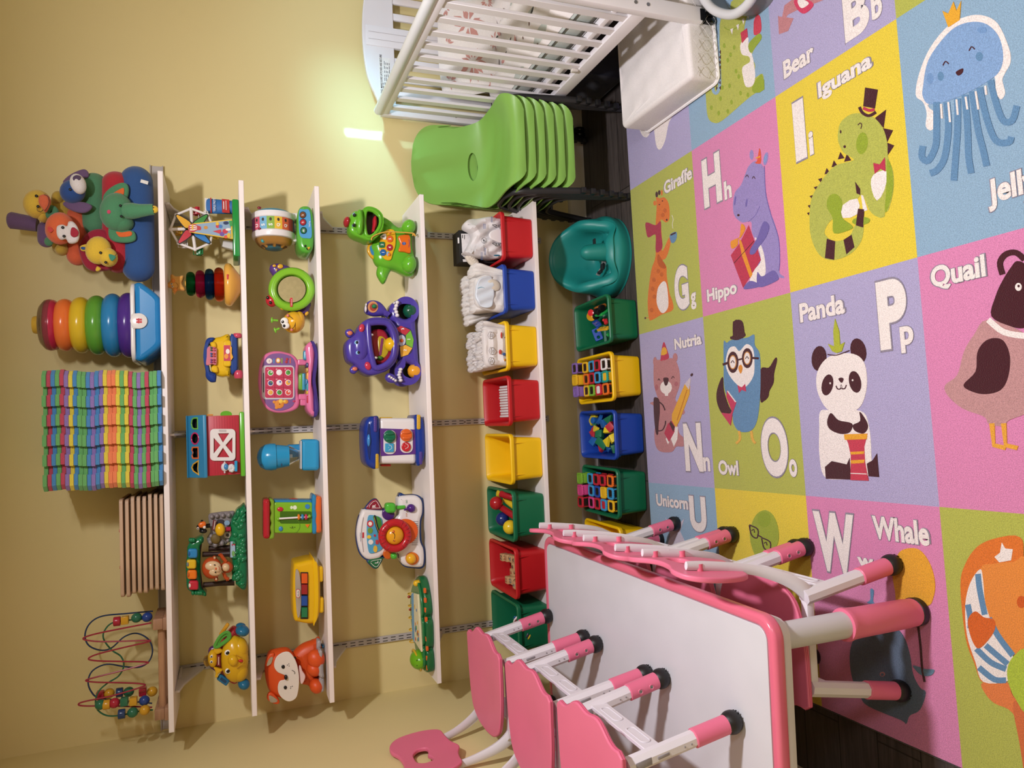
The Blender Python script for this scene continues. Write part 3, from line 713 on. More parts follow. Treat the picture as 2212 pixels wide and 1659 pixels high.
er=mk('ear',b,hd); b=B('f#E0682F').pz(D,[(1500,480),(1640,395),(1668,420),(1650,490),(1560,480)],-.238,.006,.002); b.pz(D,[(1565,950),(1640,960),(1740,945),(1770,975),(1740,1010),(1620,1020),(1580,990)],-.238,.006,.002); mk('ear_lining',b,er)
b=B('p#15171a'); 
for x,y in ((1622,622),(1632,758)): b.ell(D(x,y,-.283),(.0045,0,0),(0,0,.0045),(0,-.004,0),12)
b.m('f#D0476A').ez(D,1475,700,26,26,-.277,.003); mk('eye',b,hd)
b=B('x#E8E4DE').box(D(1925,320,-.222),(.012,.004,.024),rot=(0,.25,0),bev=.001); mk('care_tag',b,tel)
# lion
b=B('f#9E1F3A').pz(D,[(1000,1180),(1010,1080),(1080,980),(1200,910),(1350,920),(1440,1060),(1480,1250),(1420,1410),(1290,1440),(1160,1440),(1060,1360)],-.205,.035,.014); mn=mk('mane',b,tli)
b=B('f#E3BE3C'); b.ez(D,1260,1190,170,180,-.245,.035); b.ez(D,1385,1280,125,120,-.25,.035,rot=20); hd=mk('head',b,tli)
b=B('f#E3BE3C').pz(D,[(1125,1110),(1060,1115),(1020,1140),(1040,1190),(1110,1190)],-.24,.012,.004); b.pz(D,[(1240,1390),(1220,1440),(1250,1455),(1290,1420)],-.24,.012,.004); b.m('f#2E5590').pz(D,[(1100,1150),(1050,1142),(1030,1160),(1060,1180),(1115,1172)],-.243,.004,.001); mk('ear',b,hd)
b=B('p#15171a')
for x,y in ((1287,1220),(1353,1343)): b.ell(D(x,y,-.282),(.0046,0,0),(0,0,.0046),(0,-.003,0),12)
b.m('f#3E8C73').pz(D,[(1395,1235),(1475,1260),(1470,1295),(1430,1325),(1400,1290)],-.287,.006,.002); b.m('x#15171a').tz(D,[(1450,1295),(1480,1250),(1500,1230)],-.286,.0008); mk('face',b,hd)
# dog
b=B('f#6B5278').pz(D,[(800,310),(860,240),(960,180),(1075,145),(1130,190),(1120,250),(1040,260),(930,300),(860,330)],-.20,.014,.005); b.pz(D,[(800,590),(840,560),(960,560),(1100,575),(1175,620),(1150,670),(1070,705),(960,690),(850,640)],-.232,.014,.005); er=mk('ear',b,tdo)
b=B('f#274C8E'); b.ez(D,930,440,165,150,-.23,.04); hd=mk('head',b,tdo)
b=B('f#E2DCDC').ez(D,1000,340,100,135,-.262,.025,rot=-25); b.m('f#54425F').pz(D,[(930,250),(975,222),(1030,240),(1020,290),(970,315),(935,290)],-.286,.008,.003); mk('muzzle',b,hd)
b=B('p#101318').ell(D(898,410,-.272),(.0045,0,0),(0,0,.0045),(0,-.003,0),12); mk('eye',b,hd)
# bear
b=B('f#E26A3E'); b.ez(D,770,910,190,205,-.235,.042); b.ez(D,720,940,140,150,-.225,.04); hd=mk('head',b,tbe)
b=B('f#4E8763').torz(D,655,700,55,50,-.22,.010); b.ell(D(655,705,-.215),(.012,0,0),(0,0,.012),(0,-.004,0)); b.ez(D,625,1075,60,60,-.222,.010); mk('ear',b,hd)
b=B('f#E2DCDC').pz(D,[(720,880),(790,850),(850,870),(870,815),(930,815),(985,880),(1010,970),(990,1060),(930,1092),(870,1085),(835,1035),(770,1045),(722,990)],-.286,.022,.009); fc=mk('face_patch',b,hd)
b=B('f#A8283C').pz(D,[(910,905),(950,895),(1005,950),(990,1000),(940,1018),(900,985)],-.292,.008,.003); b.m('p#15171a')
for x,y in ((803,897),(820,1008)): b.ell(D(x,y,-.288),(.0048,0,0),(0,0,.0048),(0,-.003,0),12)
b.m('f#CF4A46').pz(D,[(610,890),(640,885),(680,930),(640,960),(610,930)],-.277,.003,.001); mk('nose',b,hd)
# duck
b=B('f#E0BC45'); b.ez(D,480,600,185,180,-.215,.045,rot=20); b.ez(D,560,740,90,90,-.20,.035); hd=mk('head',b,tdu)
b=B('f#D96A47').pz(D,[(490,490),(560,462),(620,490),(640,560),(610,640),(570,690),(530,640),(490,580)],-.268,.024,.009); b.m('x#15171a').tz(D,[(565,475),(610,500),(628,570),(605,640),(570,680)],-.270,.0008); mk('bill',b,hd)
b=B('p#15171a')
for x,y in ((466,493),(487,628)): b.ell(D(x,y,-.262),(.0048,0,0),(0,0,.0048),(0,-.003,0),12)
b.tz(D,[(475,640),(480,680),(520,695),(560,665)],-.263,.0008); mk('eye',b,hd)
b=B('f#C2A23E').ez(D,745,520,85,85,-.17,.03); b.ez(D,790,1180,90,75,-.17,.03); mk('wing',b,tdu)
settle(tel,Z1)
# ---- giant ring stacker
D=B_; Y=-.165; c0_=D(700,350,Y)
t=thing('ring_stacker','tall stacker of six rainbow rings on a blue and white rocking base','toy',(c0_.x,Y,Z1))
def zr(x): return D(x,350,Y).z
def xr_(x,a,b): return dist(D,x,a,x,b,Y)/2
for nm,x1_,x2_,a_,b_,col,lb in (('red',150,262,130,545,'C02A4E','red ring'),('orange',228,392,138,570,'F07A3A','orange ring'),('yellow',358,522,127,590,'DDBB2C','yellow ring'),('green',488,652,107,597,'5C9E36','green ring'),('blue',618,782,100,622,'2B80B8','blue ring'),('purple',746,905,97,632,'4B2C86','purple ring')):
    z1,z2=zr(x1_),zr(x2_); R=xr_((x1_+x2_)/2,a_,b_)*.985; h=(z1-z2)/2; zc=(z1+z2)/2
    pr=[(.02,0)]
    pr=[(R-h*1.15+h*1.15*math.cos(an),zc+h*.985*math.sin(an)) for an in [PI/2-PI*k/14 for k in range(15)]]
    pr=[(.022,zc+h*.6)]+pr+[(.022,zc-h*.6)]
    b=B('p#'+col).lathe([(r,z) for r,z in reversed(pr)],(c0_.x,Y,0),n=40); mk('ring',b,t,lb)
zt=zr(92); R=xr_(170,130,540); b=B('g#D8D4CE').lathe([(R*1.005,zr(205)),(R*1.02,zr(185)),(R*.98,zr(150)),(R*.80,zr(112)),(R*.5,zr(95)),(.03,zr(90))],(c0_.x,Y,0),n=40); mk('clear_cap',b,t,'clear plastic cap')
b=B('p#D2A93A').lathe([(.030,zr(96)),(.0295,zr(60)),(.027,zr(45)),(.015,zr(40))],(c0_.x,Y,0),n=28); mk('top_knob',b,t)
bz=zr(868); W=xr_(900,40,660); 
sec=lambda z0,z1,m_,k0,k1:B(m_).prism(crom([(-W*k0,z0),(-W*k0*.98,(z0+z1)/2),(-W*.72,z1+.004),(-W*.5,z1),(0,z1-.0),(W*.5,z1),(W*.72,z1+.004),(W*k0*.98,(z0+z1)/2),(W*k0,z0)],4,False),((c0_.x,Y-.105,0),(1,0,0),(0,0,1),(0,1,0)),.21,.02,4)
b=B('p#1F7FBE').prism([(p.x,p.y) for p in crom([(-W*.96,bz-.012),(-W,bz-.026),(-W*.93,bz-.045),(-W*.62,Z1+.004),(-W*.3,Z1),(0,Z1),(W*.3,Z1),(W*.62,Z1+.004),(W*.93,bz-.045),(W,bz-.026),(W*.96,bz-.012)],4,False)],((c0_.x,Y-.11,0),(1,0,0),(0,0,1),(0,1,0)),.22,.018,4); bs_=mk('rocker_base',b,t)
b=B('p#E4E0DE').prism(rrect(W*2.02,.224,.05,8),((c0_.x,Y,bz-.014),(1,0,0),(0,1,0),(0,0,1)),.014,.005,3)
b.cyl((c0_.x,Y-.106,bz-.026),(c0_.x,Y-.118,bz-.026),.026,n=28,bev=.002); b.box((c0_.x,Y-.108,bz-.015),(.052,.016,.02),bev=.004); bd=mk('white_collar',b,bs_,'white collar with round badge')
b=B('x#C93038'); 
for dx in (-.011,-.001): 
    b.box((c0_.x-.004,Y-.1186,bz-.021+dx),(.006,.001,.007)); b.box((c0_.x+.004,Y-.1186,bz-.021+dx),(.006,.001,.007))
b.box((c0_.x,Y-.1184,bz-.026),(.017,.0008,.004)); mk('badge_mark',b,bd) if False else mk('badge_mark',b,bs_)
# ---- 28 foam tiles
tc={'green':'6CB26A','red':'C04C62','blue':'4C8CC6','purple':'9078BA','yellow':'E2CE4A','orange':'F0875A'}
seq='green red blue green red purple yellow blue green green blue purple blue purple yellow orange orange yellow green yellow red green purple green red green green blue'.split()
num='first second third fourth fifth sixth seventh eighth ninth tenth eleventh twelfth thirteenth fourteenth fifteenth sixteenth seventeenth eighteenth nineteenth twentieth twenty-first twenty-second twenty-third twenty-fourth twenty-fifth twenty-sixth twenty-seventh'.split()
def tile_outline():
    W,Dp,th=.340,.272,.019; n=11; o=[]
    def edge(p,q,nr):
        p=V(p);q=V(q);d=(q-p)/n; 
        for i in range(n):
            a=p+d*i;b_=p+d*(i+1); k=V(nr)*(th if i%2==0 else 0); i0=d*-.08 if i%2==0 else V((0,0))
            o.append(tuple(a+k+i0)); o.append(tuple(b_+k-i0))
    edge((-W/2,-Dp/2),(W/2,-Dp/2),(0,-1)); edge((W/2,-Dp/2),(W/2,Dp/2),(1,0)); edge((W/2,Dp/2),(-W/2,Dp/2),(0,1)); edge((-W/2,Dp/2),(-W/2,-Dp/2),(-1,0))
    return o
to=tile_outline(); ht=(D(135,1180,-.30).z-Z1)/28; TP={}
xc=(D(600,790,-.29).x+D(600,1600,-.29).x)/2
for i,cn in enumerate(seq):
    z=Z1+ht*(27-i); x=xc+.0035*math.sin(i*.5)+random.uniform(-.0018,.0018)-.006*(i/27); y=-.178+random.uniform(-.003,.003)
    if cn not in TP: TP[cn]=mk('foam_tile',B('f#'+tc[cn]).prism(to,((x,y,z),(1,0,0),(0,1,0),(0,0,1)),ht*.975,.0012,1),org=(x,y,z)); o=TP[cn]
    else: o=dup(TP[cn],(x,y,z))
    o.rotation_euler=(0,0,random.uniform(-.004,.004))
    r_k='bottom tile' if i==27 else ('topmost tile' if i==0 else num[i]+' tile down')
    setp(o,'%s foam play mat tile with toothed edges, %s of the tall stack'%(cn,r_k),'foam tile','foam mat tiles stacked on the top shelf')
# ---- wooden puzzle boards
D=C_; xa=D(450,700,-.27).x; xb=D(450,90,-.27).x; hb=(D(290,400,-.27).z-Z1)/8; PB=None
for i in range(8):
    z=Z1+hb*i; xc=(xa+xb)/2+(-.004+.004*(i%3)-.0015*i); loc=(xc,-.15,z)
    if PB is None:
        t=thing('puzzle_board','','puzzle',loc,'wooden puzzle boards on the top shelf')
        b=B('w#C8A88C').prism(rrect(.318,.235,.012,3),((xc,-.15,z+hb*.36),(1,0,0),(0,1,0),(0,0,1)),hb*.62,.001,1); mk('board',b,t)
        b=B('w#6b5546').box((xc,-.15,z+hb*.18),(.286,.20,hb*.36)); mk('gap_spacer',b,t)  # spacer slab coloured dark so the gap between boards reads dark
        PB=t; o=t
    else: o=dup(PB,loc,random.uniform(-.02,.02))
    o['label']='plywood puzzle board, %s of the low stack on the top shelf'%(['bottom','second from the bottom','third from the bottom','fourth from the bottom','fourth from the top','third from the top','second from the top','top'][i])
for yy in (315,550):
    p=D(290,yy,-.2); q=B('p#C0392B').cyl((p.x,-.2,Z1+hb*8-.0006),(p.x,-.2,Z1+hb*8+.009),.005,n=12); mk('peg',q,PB if False else o)
# the peg pair belongs to the topmost board
for k in kids(o):
    if k.name.startswith('peg'):
        k.data.transform(Matrix.Translation(V(ORG[o.name])*0)); 
# ---- bead maze
Y=-.17; t=thing('bead_maze','wooden bead maze with red, blue and green looping wires','toy',(D(500,1200,Y).x,Y,Z1))
pr=D(530,905,-.23); pl_=D(530,1480,-.23)
for p in (pr,pl_):
    b=B('w#A97F62').box((p.x,-.17,Z1+.030),(.036,.17,.030),bev=.003); b.box((p.x,-.17,Z1+.0075),(.042,.18,.015),bev=.003); mk('end_block',b,t)
for yy in (-.225,-.115):
    b=B('w#B98A66').cyl((pl_.x+.01,yy,Z1+.022),(pr.x-.01,yy,Z1+.022),.0115,n=16); mk('dowel',b,t)
W3=lambda pts,Y0,Y1:[D(x,y,Y0+(Y1-Y0)*i/(len(pts)-1)) for i,(x,y) in enumerate(pts)]
blue=[(505,830),(340,845),(180,862),(100,910),(70,985),(95,1050),(170,1080),(240,1065),(320,995),(400,972),(475,1010),(502,1080),(480,1150),(420,1188),(330,1186),(210,1170),(120,1210),(90,1280),(110,1345),(160,1385),(300,1400),(500,1420)]
red=[(495,905),(300,942),(120,980),(58,1008),(150,1024),(300,1023),(465,1018),(475,1026),(320,1062),(150,1105),(92,1135),(150,1148),(300,1152),(455,1155),(460,1166),(300,1212),(130,1255),(75,1275),(150,1285),(300,1288),(430,1295),(440,1312),(250,1370),(60,1410),(30,1430),(80,1437),(200,1436),(350,1440),(500,1445)]
grn=[(495,880),(380,885),(250,903),(195,955),(190,1010),(240,1078),(300,1120),(318,1180),(285,1245),(215,1290),(160,1340),(138,1400),(150,1460),(210,1498),(300,1496),(420,1470),(505,1462)]
for pts,col,a,b_ in ((blue,'2A3F66',-.13,-.13),(red,'9E2B42',-.23,-.19),(grn,'2D6B50',-.18,-.20)):
    b=B('p#'+col).tube(W3(pts,a,b_),.0026,8,sm=6); mk('wire',b,t)
bd=[(275,895,'p#B3283F','c'),(326,887,'p#D8A32F','b'),(400,872,'p#2E7256','s'),(468,868,'p#2A4790','s'),(168,1366,'p#B3283F','b'),(225,1356,'p#D8A32F','s'),(292,1350,'p#27406f','c'),(350,1346,'p#2E7256','s'),(440,1344,'p#B3283F','b'),(500,1344,'p#D8A32F','s'),
 (168,1428,'p#2E7256','s'),(208,1428,'p#D8A32F','c'),(258,1418,'p#B3283F','s'),(322,1408,'p#2E7256','b'),(380,1405,'p#D8A32F','b'),(450,1402,'p#2A4790','s'),(305,1488,'p#27406f','c'),(375,1478,'p#2E7256','s'),(452,1463,'p#D8A32F','s')]
for x,y,m_,k in bd:
    yy=-.19 if y<1000 else (-.16 if y<1390 else (-.20 if y<1450 else -.215)); p=D(x,y,yy); b=B(m_)
    if k=='s': b.ball(p,.0165,16)
    elif k=='b': b.box(p,(.026,.026,.023),bev=.003)
    else: b.cyl(p-V((0,0,.0105)),p+V((0,0,.0105)),.0155,n=16,bev=.002)
    mk('bead',b,t)
# ================================================================ SECOND SHELF
Z2=ZS[1]+.0003; D=D_
FPL=lambda b,D,x,y,Y,w=.028,h=.010,rot=0:(b.m('x#C22A35').rz(D,x,y,1,1,Y,.0006) if 0 else b.m('x#C22A35').box(D(x,y,Y),(w,.0008,h),rot=(0,-math.radians(rot),0),bev=.0003,seg=1),b.m('x#F4EEEA').txz(D,x,y,'Fisher-Price',Y-.0008,h*.5,rot,1.1*w/.028))
# ---- ferris wheel
Y=-.215
t=thing('ferris_wheel_toy','toy ferris wheel with white octagonal frame on a green base','toy',(D(850,490,Y).x,Y,Z2))
b=B('p#1E8A3C').box((D(850,490,Y).x,-.17,Z2+.011),(dist(D,850,180,850,805,Y)*.98,.17,.022),bev=.005); mk('base',b,t)
for yy,col in ((-.235,'8FA9C4'),(-.125,'D9C08A')):
    b=B('p#E4C04A').pz(D,[(330,470),(345,425),(400,412),(810,368),(822,585),(400,520),(350,510)],yy,.006,.001,0); b.m('p#'+col).pz(D,[(345,470),(360,435),(405,425),(795,382),(800,572),(405,508),(358,502)],yy-.001,.002,0,0); st=mk('side_support',b,t)
    if yy<-.2:
        b=B('x#B83B40').pz(D,[(335,460),(350,430),(400,420),(440,440),(470,450),(470,485),(430,490),(390,510),(345,500)],yy-.0018,.001,0,4)
        b.m('x#EDE6DE')
        for k in (-1,0,1): b.pz(D,[(352,462+k*24-6),(400,462+k*22-7),(430,462+k*14-4),(430,462+k*14+3),(400,462+k*22+6),(352,462+k*24+5)],yy-.0026,.0006,0,0)
        b.m('x#E2B23E').cz(D,382,455,10,32,yy-.0032,.0006); b.m('x#C78C3C').cz(D,525,460,22,18,yy-.0018,.0008)
        b.m('x#C23A4A').cz(D,655,445,22,20,yy-.0018,.0008); b.m('x#3F74B8').cz(D,685,448,20,20,yy-.0024,.0008); b.m('x#E0B83A').cz(D,650,418,18,18,yy-.0024,.0008)
        b.m('x#C23A4A').pz(D,[(600,500),(690,480),(700,535)],yy-.0018,.0008,0,0); b.cz(D,735,500,30,26,yy-.002,.0008); b.m('x#6E4A9A').cz(D,700,530,24,22,yy-.0026,.0008)
        b.m('x#22305A').cz(D,745,410,30,18,yy-.002,.0008); b.m('x#EDE6DE').cz(D,770,480,30,14,yy-.0028,.0008); b.m('x#3E9A4C').pz(D,[(775,390),(812,384),(815,440),(790,450)],yy-.0018,.0008,0,0); b.m('x#E0B83A').cz(D,775,545,20,26,yy-.0024,.0008); b.m('x#D85A34').cz(D,745,560,22,18,yy-.0022,.0008)
        mk('circus_print',b,st)
oct_=[(365,255),(545,320),(610,460),(572,630),(410,700),(228,630),(140,480),(203,322)]
for yy in (-.205,-.145):
    b=B('p#E4DFDE'); 
    for i in range(8):
        p,q=D(*oct_[i],yy),D(*oct_[(i+1)%8],yy); b.tube([p,q],.0042,8); b.ball(p,.0062,12)
    c=D(378,475,yy)
    for i in (0,2,4,6): b.tube([c,D(*oct_[i],yy)],.0055,8)
    mk('wheel_frame',b,t)
for i,col in ((1,'3E8E46'),(3,'2F7CC4'),(5,'C03040'),(7,'E0A82E')):
    c=V((378,475)); o_=V(oct_[i]); d=(o_-c); n_=V((-d.y,d.x)).normalized(); 
    P=[c+d*.22-n_*32,c+d*.5-n_*34,c+d*.92-n_*12,c+d*.96,c+d*.92+n_*12,c+d*.5+n_*34,c+d*.22+n_*32]
    P2=[c+d*.12-n_*42,c+d*.5-n_*44,c+d*.96-n_*18,c+d*1.0,c+d*.96+n_*18,c+d*.5+n_*44,c+d*.12+n_*42]
    b=B('p#1c1c1c').pz(D,[tuple(p) for p in P2],-.214,.003,0,4); b.m('p#'+col).pz(D,[tuple(p) for p in P],-.2158,.003,0,4); mk('blade',b,t)
b=B('p#1c1c1c').cyl(D(378,475,-.22),D(378,475,-.12),.010); mk('axle',b,t)
for x,y,col in ((430,285,'B8283A'),(240,500,'E0A82E'),(465,720,'1E7A44'),(640,540,'E4B92E'),(300,640,'E4DFDE'),(520,330,'D9D4D2')):
    p=D(x,y,-.175); b=B('p#'+col).box(p+V((0,0,-.006)),(.026,.034,.008),bev=.002); b.box(p+V((0,.014,.002)),(.026,.005,.022),bev=.001); b.box(p+V((0,-.015,-.001)),(.026,.004,.012),bev=.001); b.tube([p+V((-.012,0,0)),p+V((-.012,0,.022)),p+V((.012,0,.022)),p+V((.012,0,0))],.0018,6); mk('gondola',b,t)
p=D(700,640,-.12); b=B('p#E4DFDE').prism([(-.02,0),(.035,0),(.02,.045),(-.01,.04)],(V((p.x,-.13,Z2+.022)),(1,0,0),(0,0,1),(0,1,0)),.03,.002); b.m('p#DDB23A').prism([(-.005,0),(.03,0),(.028,.03),(.0,.034)],(V((p.x+.012,-.145,Z2+.022)),(1,0,0),(0,0,1),(0,1,0)),.01,.002); mk('ticket_booth',b,t)
# ---- cream tube
p=D(780,240,-.10); zt=D(525,240,-.10).z; w=dist(D,600,155,600,322,-.10)
t=thing('cream_tube','blue and red squeeze tube of cream standing on its cap behind the toy ferris wheel','tube',(p.x,-.10,Z2))
def tubef(u,v):
    z=Z2+.016+(zt-Z2-.016)*v; a=2*PI*u; k=v**1.5; return V((p.x+(w/2)*(.86+.14*v)*math.cos(a),-.10+(.019*(1-k)+.0012)*math.sin(a),z))
b=B('x#2C6EB4').surf(tubef,28,12,cu=True); tb=mk('tube_body',b,t)
b=B('p#E9E6E6').box((p.x,-.10,zt-.003),(w*1.0,.003,.012)); mk('crimp',b,tb)
b=B('p#E9E6E6').cyl((p.x,-.10,Z2),(p.x,-.10,Z2+.018),w*.40,n=26,bev=.002); mk('cap',b,t)
b=B('x#C4302E').box((p.x-.002,-.1205,Z2+.043),(w*.88,.0014,.026),rot=(.16,0,0)); b.box((p.x,-.1106,zt-.018),(w*.98,.001,.004),rot=(.2,0,0)); b.m('x#EFEAEA').text('TRIPLE PASTE',((p.x,-.1178,zt-.030),(1,0,0),(0,-.16,.98),(0,-1,0)),.008,.75,.01,d=.004); b.box((p.x,-.1225,Z2+.05),(w*.5,.001,.003)); b.box((p.x,-.1225,Z2+.042),(w*.6,.001,.002)); mk('tube_label',b,tb)
# ---- small star stacker
Y=-.185; c=D(700,1080,Y); t=thing('star_stacker','small stacker with four clear coloured rings and a yellow star on top','toy',(c.x,Y,Z2))
zc_=lambda x:D(x,1080,Y).z
for x1_,x2_,a_,b_,col,nm in ((312,415,937,1202,'1E6B3E','green'),(415,518,918,1222,'A02455','magenta'),(516,620,895,1237,'17426B','blue'),(618,724,868,1242,'C24A22','orange')):
    z1,z2=zc_(x1_),zc_(x2_); R=dist(D,x1_,a_,x1_,b_,Y)/2; h=(z1-z2)/2; zm=(z1+z2)/2
    b=B('g#'+col).lathe([(R-h+h*math.cos(an)*1.0,zm+h*.97*math.sin(an)) for an in [-PI/2+PI*k/10 for k in range(11)]],(c.x,Y,0),n=16); b.m('p#'+col).lathe([(R*.62,zm-h*.8),(R*.62,zm+h*.8)],(c.x,Y,0),n=20); mk('ring',b,t,'clear %s ring'%nm)
R=dist(D,780,842,780,1305,Y)/2
b=B('p#E2A94A').lathe([(.02,Z2),(R*.45,Z2+.001),(R*.80,zc_(835)),(R*.97,zc_(800)),(R,zc_(772)),(R*.96,zc_(745)),(R*.85,zc_(728)),(.02,zc_(722))],(c.x,Y,0),n=36); b.cyl((c.x,Y,zc_(722)),(c.x,Y,zc_(300)),.010); bs_=mk('base',b,t)
b=B('x#C22A35'); FPL(b,D,765,1010,Y-R-.0015,.016,.006) if 0 else b.box((c.x+.014,Y-R*.985,zc_(765)),(.018,.002,.006),bev=.0005); mk('badge_mark',b,bs_)
b=B('f#E3A650').pz(D,[(80,1078),(135,1035),(140,975),(160,962),(205,985),(275,975),(285,1000),(265,1060),(300,1120),(290,1140),(215,1135),(185,1175),(168,1165),(150,1115),(95,1095)],Y-.016,.032,.009,4); st=mk('star',b,t)
b=B('p#E08A38').ez(D,172,1035,22,24,Y-.0165,.004); b.ez(D,195,1137,22,24,Y-.0165,.004); b.eyes(D,[(155,1073),(163,1102)],Y-.018,.0032,pr=.6); b.m('x#7a4a20').tz(D,[(195,1055),(222,1080),(222,1110),(205,1125)],Y-.017,.0006); mk('face',b,st)
# ---- chatter phone
D=E_; Y=-.20; t=thing('toy_telephone','yellow toy telephone on red wheels with a blue handset','toy',(D(800,330,Y).x,Y,Z2))
b=B('p#E3B81E').pz(D,[(540,180),(580,140),(640,125),(750,122),(752,495),(700,530),(640,532),(560,490),(545,420),(530,330)],Y,.085,.018,4); b.pz(D,[(540,190),(580,180),(600,200),(600,240),(560,240)],Y-.012,.03,.006,4); b.pz(D,[(560,430),(610,430),(620,490),(580,495),(550,470)],Y-.012,.03,.006,4); b.rz(D,715,300,80,270,Y-.014,.03,.005,.3); bd=mk('body',b,t)
b=B('p#1C3F86').pz(D,[(745,122),(800,125),(816,160),(820,440),(800,485),(750,492)],Y-.010,.10,.006,3); mk('bumper',b,t)
b=B('p#1B3E8C').pz(D,[(600,575),(590,592),(540,590),(495,540),(490,470),(470,350),(485,200),(510,145),(560,132),(590,145),(560,190),(520,230),(508,340),(530,430),(545,480),(600,510)],Y-.006,.035,.012,5); mk('handset',b,t)
b=B('p#D0788A').pz(D,[(515,235),(600,240),(608,300),(605,412),(560,410),(500,420),(505,330)],Y-.014,.012,.003,3); kp=mk('keypad',b,bd) 
for j,(yy,cols) in enumerate(((255,('2E7A58','D56A7E')),(315,('2B6CB0','D9543A')),(378,('7E4AA0','B03A5E')))):
    for i,cc in enumerate(cols):
        for q in (0,1): 
            b=B('p#'+cc).ez(D,552+i*30+0,yy-12+q*24,12,10,Y-.017,.006,n=10); mk('key',b,bd)
b=B('x#C23A54').rz(D,717,297,74,160,Y-.0150,.0010,0,.05); b.m('x#E8943A').cz(D,705,330,22,26,Y-.0158,.0008); b.m('x#EFE6DC').cz(D,720,280,20,26,Y-.0158,.0008); b.m('x#E2A52E').pz(D,[(745,215),(762,240),(760,300),(775,340),(752,375),(744,330)],Y-.0165,.001,0,0); mk('sticker',b,bd)
for (xx,ya,yb) in ((778,92,148),(785,468,566)):
    for yy in (Y+.002,Y+.072):
        p=D(xx,(ya+yb)/2,yy); r=.0150; w=dist(D,xx,ya,xx,yb,Y)
        b=B('p#C6455E'); b.lathe([(.006,-w*.42),(r*.8,-w*.42),(r,-w*.2),(r,w*.2),(r*.8,w*.42),(.006,w*.42)],(p.x,yy,Z2+r),ax=(1,0,0),n=24); mk('wheel',b,t)
p=D(790,320,Y); b=B('m#5b5552').cyl((D(790,130,Y).x,Y+.002,Z2+.015),(D(790,520,Y).x,Y+.002,Z2+.015),.003); mk('axle',b,t)
# ---- barn
Y=-.235; t=thing('toy_barn','red toy barn with blue shape-sorting roof on a green base','toy',(D(850,1230,Y).x,Y,Z2))
b=B('p#64B32E').box((D(850,1228,Y).x,-.175,Z2+.0075),(dist(D,850,893,850,1562,Y)*.985,.155,.0155),bev=.005); mk('base',b,t)
zt=D(474,1240,Y).z; xl=D(640,1550,Y).x; xr=D(640,938,Y).x
b=B('s#B7283C').box(((xl+xr)/2,-.172,(zt+Z2+.016)/2),(xr-xl,.12,zt-Z2-.016),bev=.002); wl=mk('wall',b,t)
b=B('s#A32235')
for k in range(9): b.box(((xl+xr)/2,Y+.0028,Z2+.030+k*.0085),(xr-xl-.006,.0008,.0008))
mk('plank_lines',b,wl)
# sloping roof with four sorting holes
ra=D(476,1245,Y-.012); rb=D(300,1245,-.165); nv=(rb-ra); nu=V((0,nv.y,nv.z)); Lr=nu.length; nu.normalize(); xw=dist(D,476,925,476,1568,Y)/2*1.0; xc_=(xl+xr)/2
def rc(y): return D(380,y,-.2).x-xc_
hs={'arch':(1018,'6FB344'),'round':(1172,'C22B62'),'square':(1318,'DD6A2E'),'tri':(1470,'E0A92E')}
def shp(k,c,s=1):
    if k=='arch': q=[(-.019,-.016),(.019,-.016),(.019,.004),(.014,.013),(.0,.018),(-.014,.013),(-.019,.004)]
    elif k=='round': q=circ(.0195,18)
    elif k=='square': q=[(-.019,-.016),(.019,-.016),(.019,.014),(.009,.018),(0,.012),(-.009,.018),(-.019,.014)]
    else: q=[(-.024,-.016),(-.004,-.012),(.024,-.016),(.012,.012),(0,.020),(-.012,.012)]
    return [(c+p[0]*s,Lr*.50+p[1]*s*1.1) for p in q]
en=V((0,nu.z,-nu.y))
holes=[shp(k,rc(y),1) for k,(y,c) in hs.items()]
b=B('s#2F83AE').prism([(-xw,0),(xw,0),(xw,Lr),(-xw,Lr)],((xc_,ra.y,ra.z),(1,0,0),nu,en),.004,.0008,1,holes=holes); b.prism([(-xw,0),(xw,0),(xw,Lr),(-xw,Lr)],((xc_,-.172*2-ra.y-.0,ra.z),(1,0,0),(0,-nu.y,nu.z),(0,nu.z,nu.y)),-.004,.0,1); b.box((xc_,ra.y+.004,ra.z-.004),(xw*2,.012,.012),bev=.003)
rf=mk('roof',b,t)
for k,(y,c) in hs.items():
    b=B('p#'+c).prism(shp(k,rc(y),1.12),((xc_,ra.y,ra.z)-en*0 if 0 else V((xc_,ra.y,ra.z))-en*.0016,(1,0,0),nu,en),.003,.0008,1,holes=[shp(k,rc(y),.86)]); mk('hole_rim',b,rf)
b=B('x#16181c').prism([(-xw*.94,Lr*.1),(xw*.94,Lr*.1),(xw*.94,Lr*.9),(-xw*.94,Lr*.9)],(V((xc_,ra.y,ra.z))+en*.02,(1,0,0),nu,en),.001); mk('dark_backing',b,rf)  # near-black sheet under the roof paints the dark behind its holes
tri=lambda a,b_,c:[a,b_,c]
b=B('p#E3DEDE').rz(D,670,1237,262,328,Y-.005,.006,.0018,.16,0,holes=[tri((622,1120),(735,1118),(672,1212)),tri((578,1165),(578,1325),(645,1240)),tri((768,1160),(768,1325),(700,1240)),tri((612,1363),(738,1363),(672,1268))]); dr=mk('door',b,t,'white barn door with cross brace')
b=B('x#BDB4B4').rz(D,668,1092,80,22,Y-.0062,.0015,0,.45); mk('door_latch',b,dr)
b=B('p#DCDADD')
for k in range(9): b.ez(D,760+18*math.cos(k*.7),1475+26*math.sin(k*.7),20,20,Y-.010,.008,n=10)
b.ez(D,735,1470,45,28,Y-.010,.010); b.ez(D,690,1465,38,45,Y-.010,.011); sh=mk('sheep_figure',b,t)
b=B('p#3F84BE').ez(D,703,1462,28,32,Y-.016,.008); b.m('p#DCDADD').ez(D,690,1418,10,12,Y-.012,.006); b.ez(D,690,1518,10,12,Y-.012,.006); mk('sheep_face',b,sh)
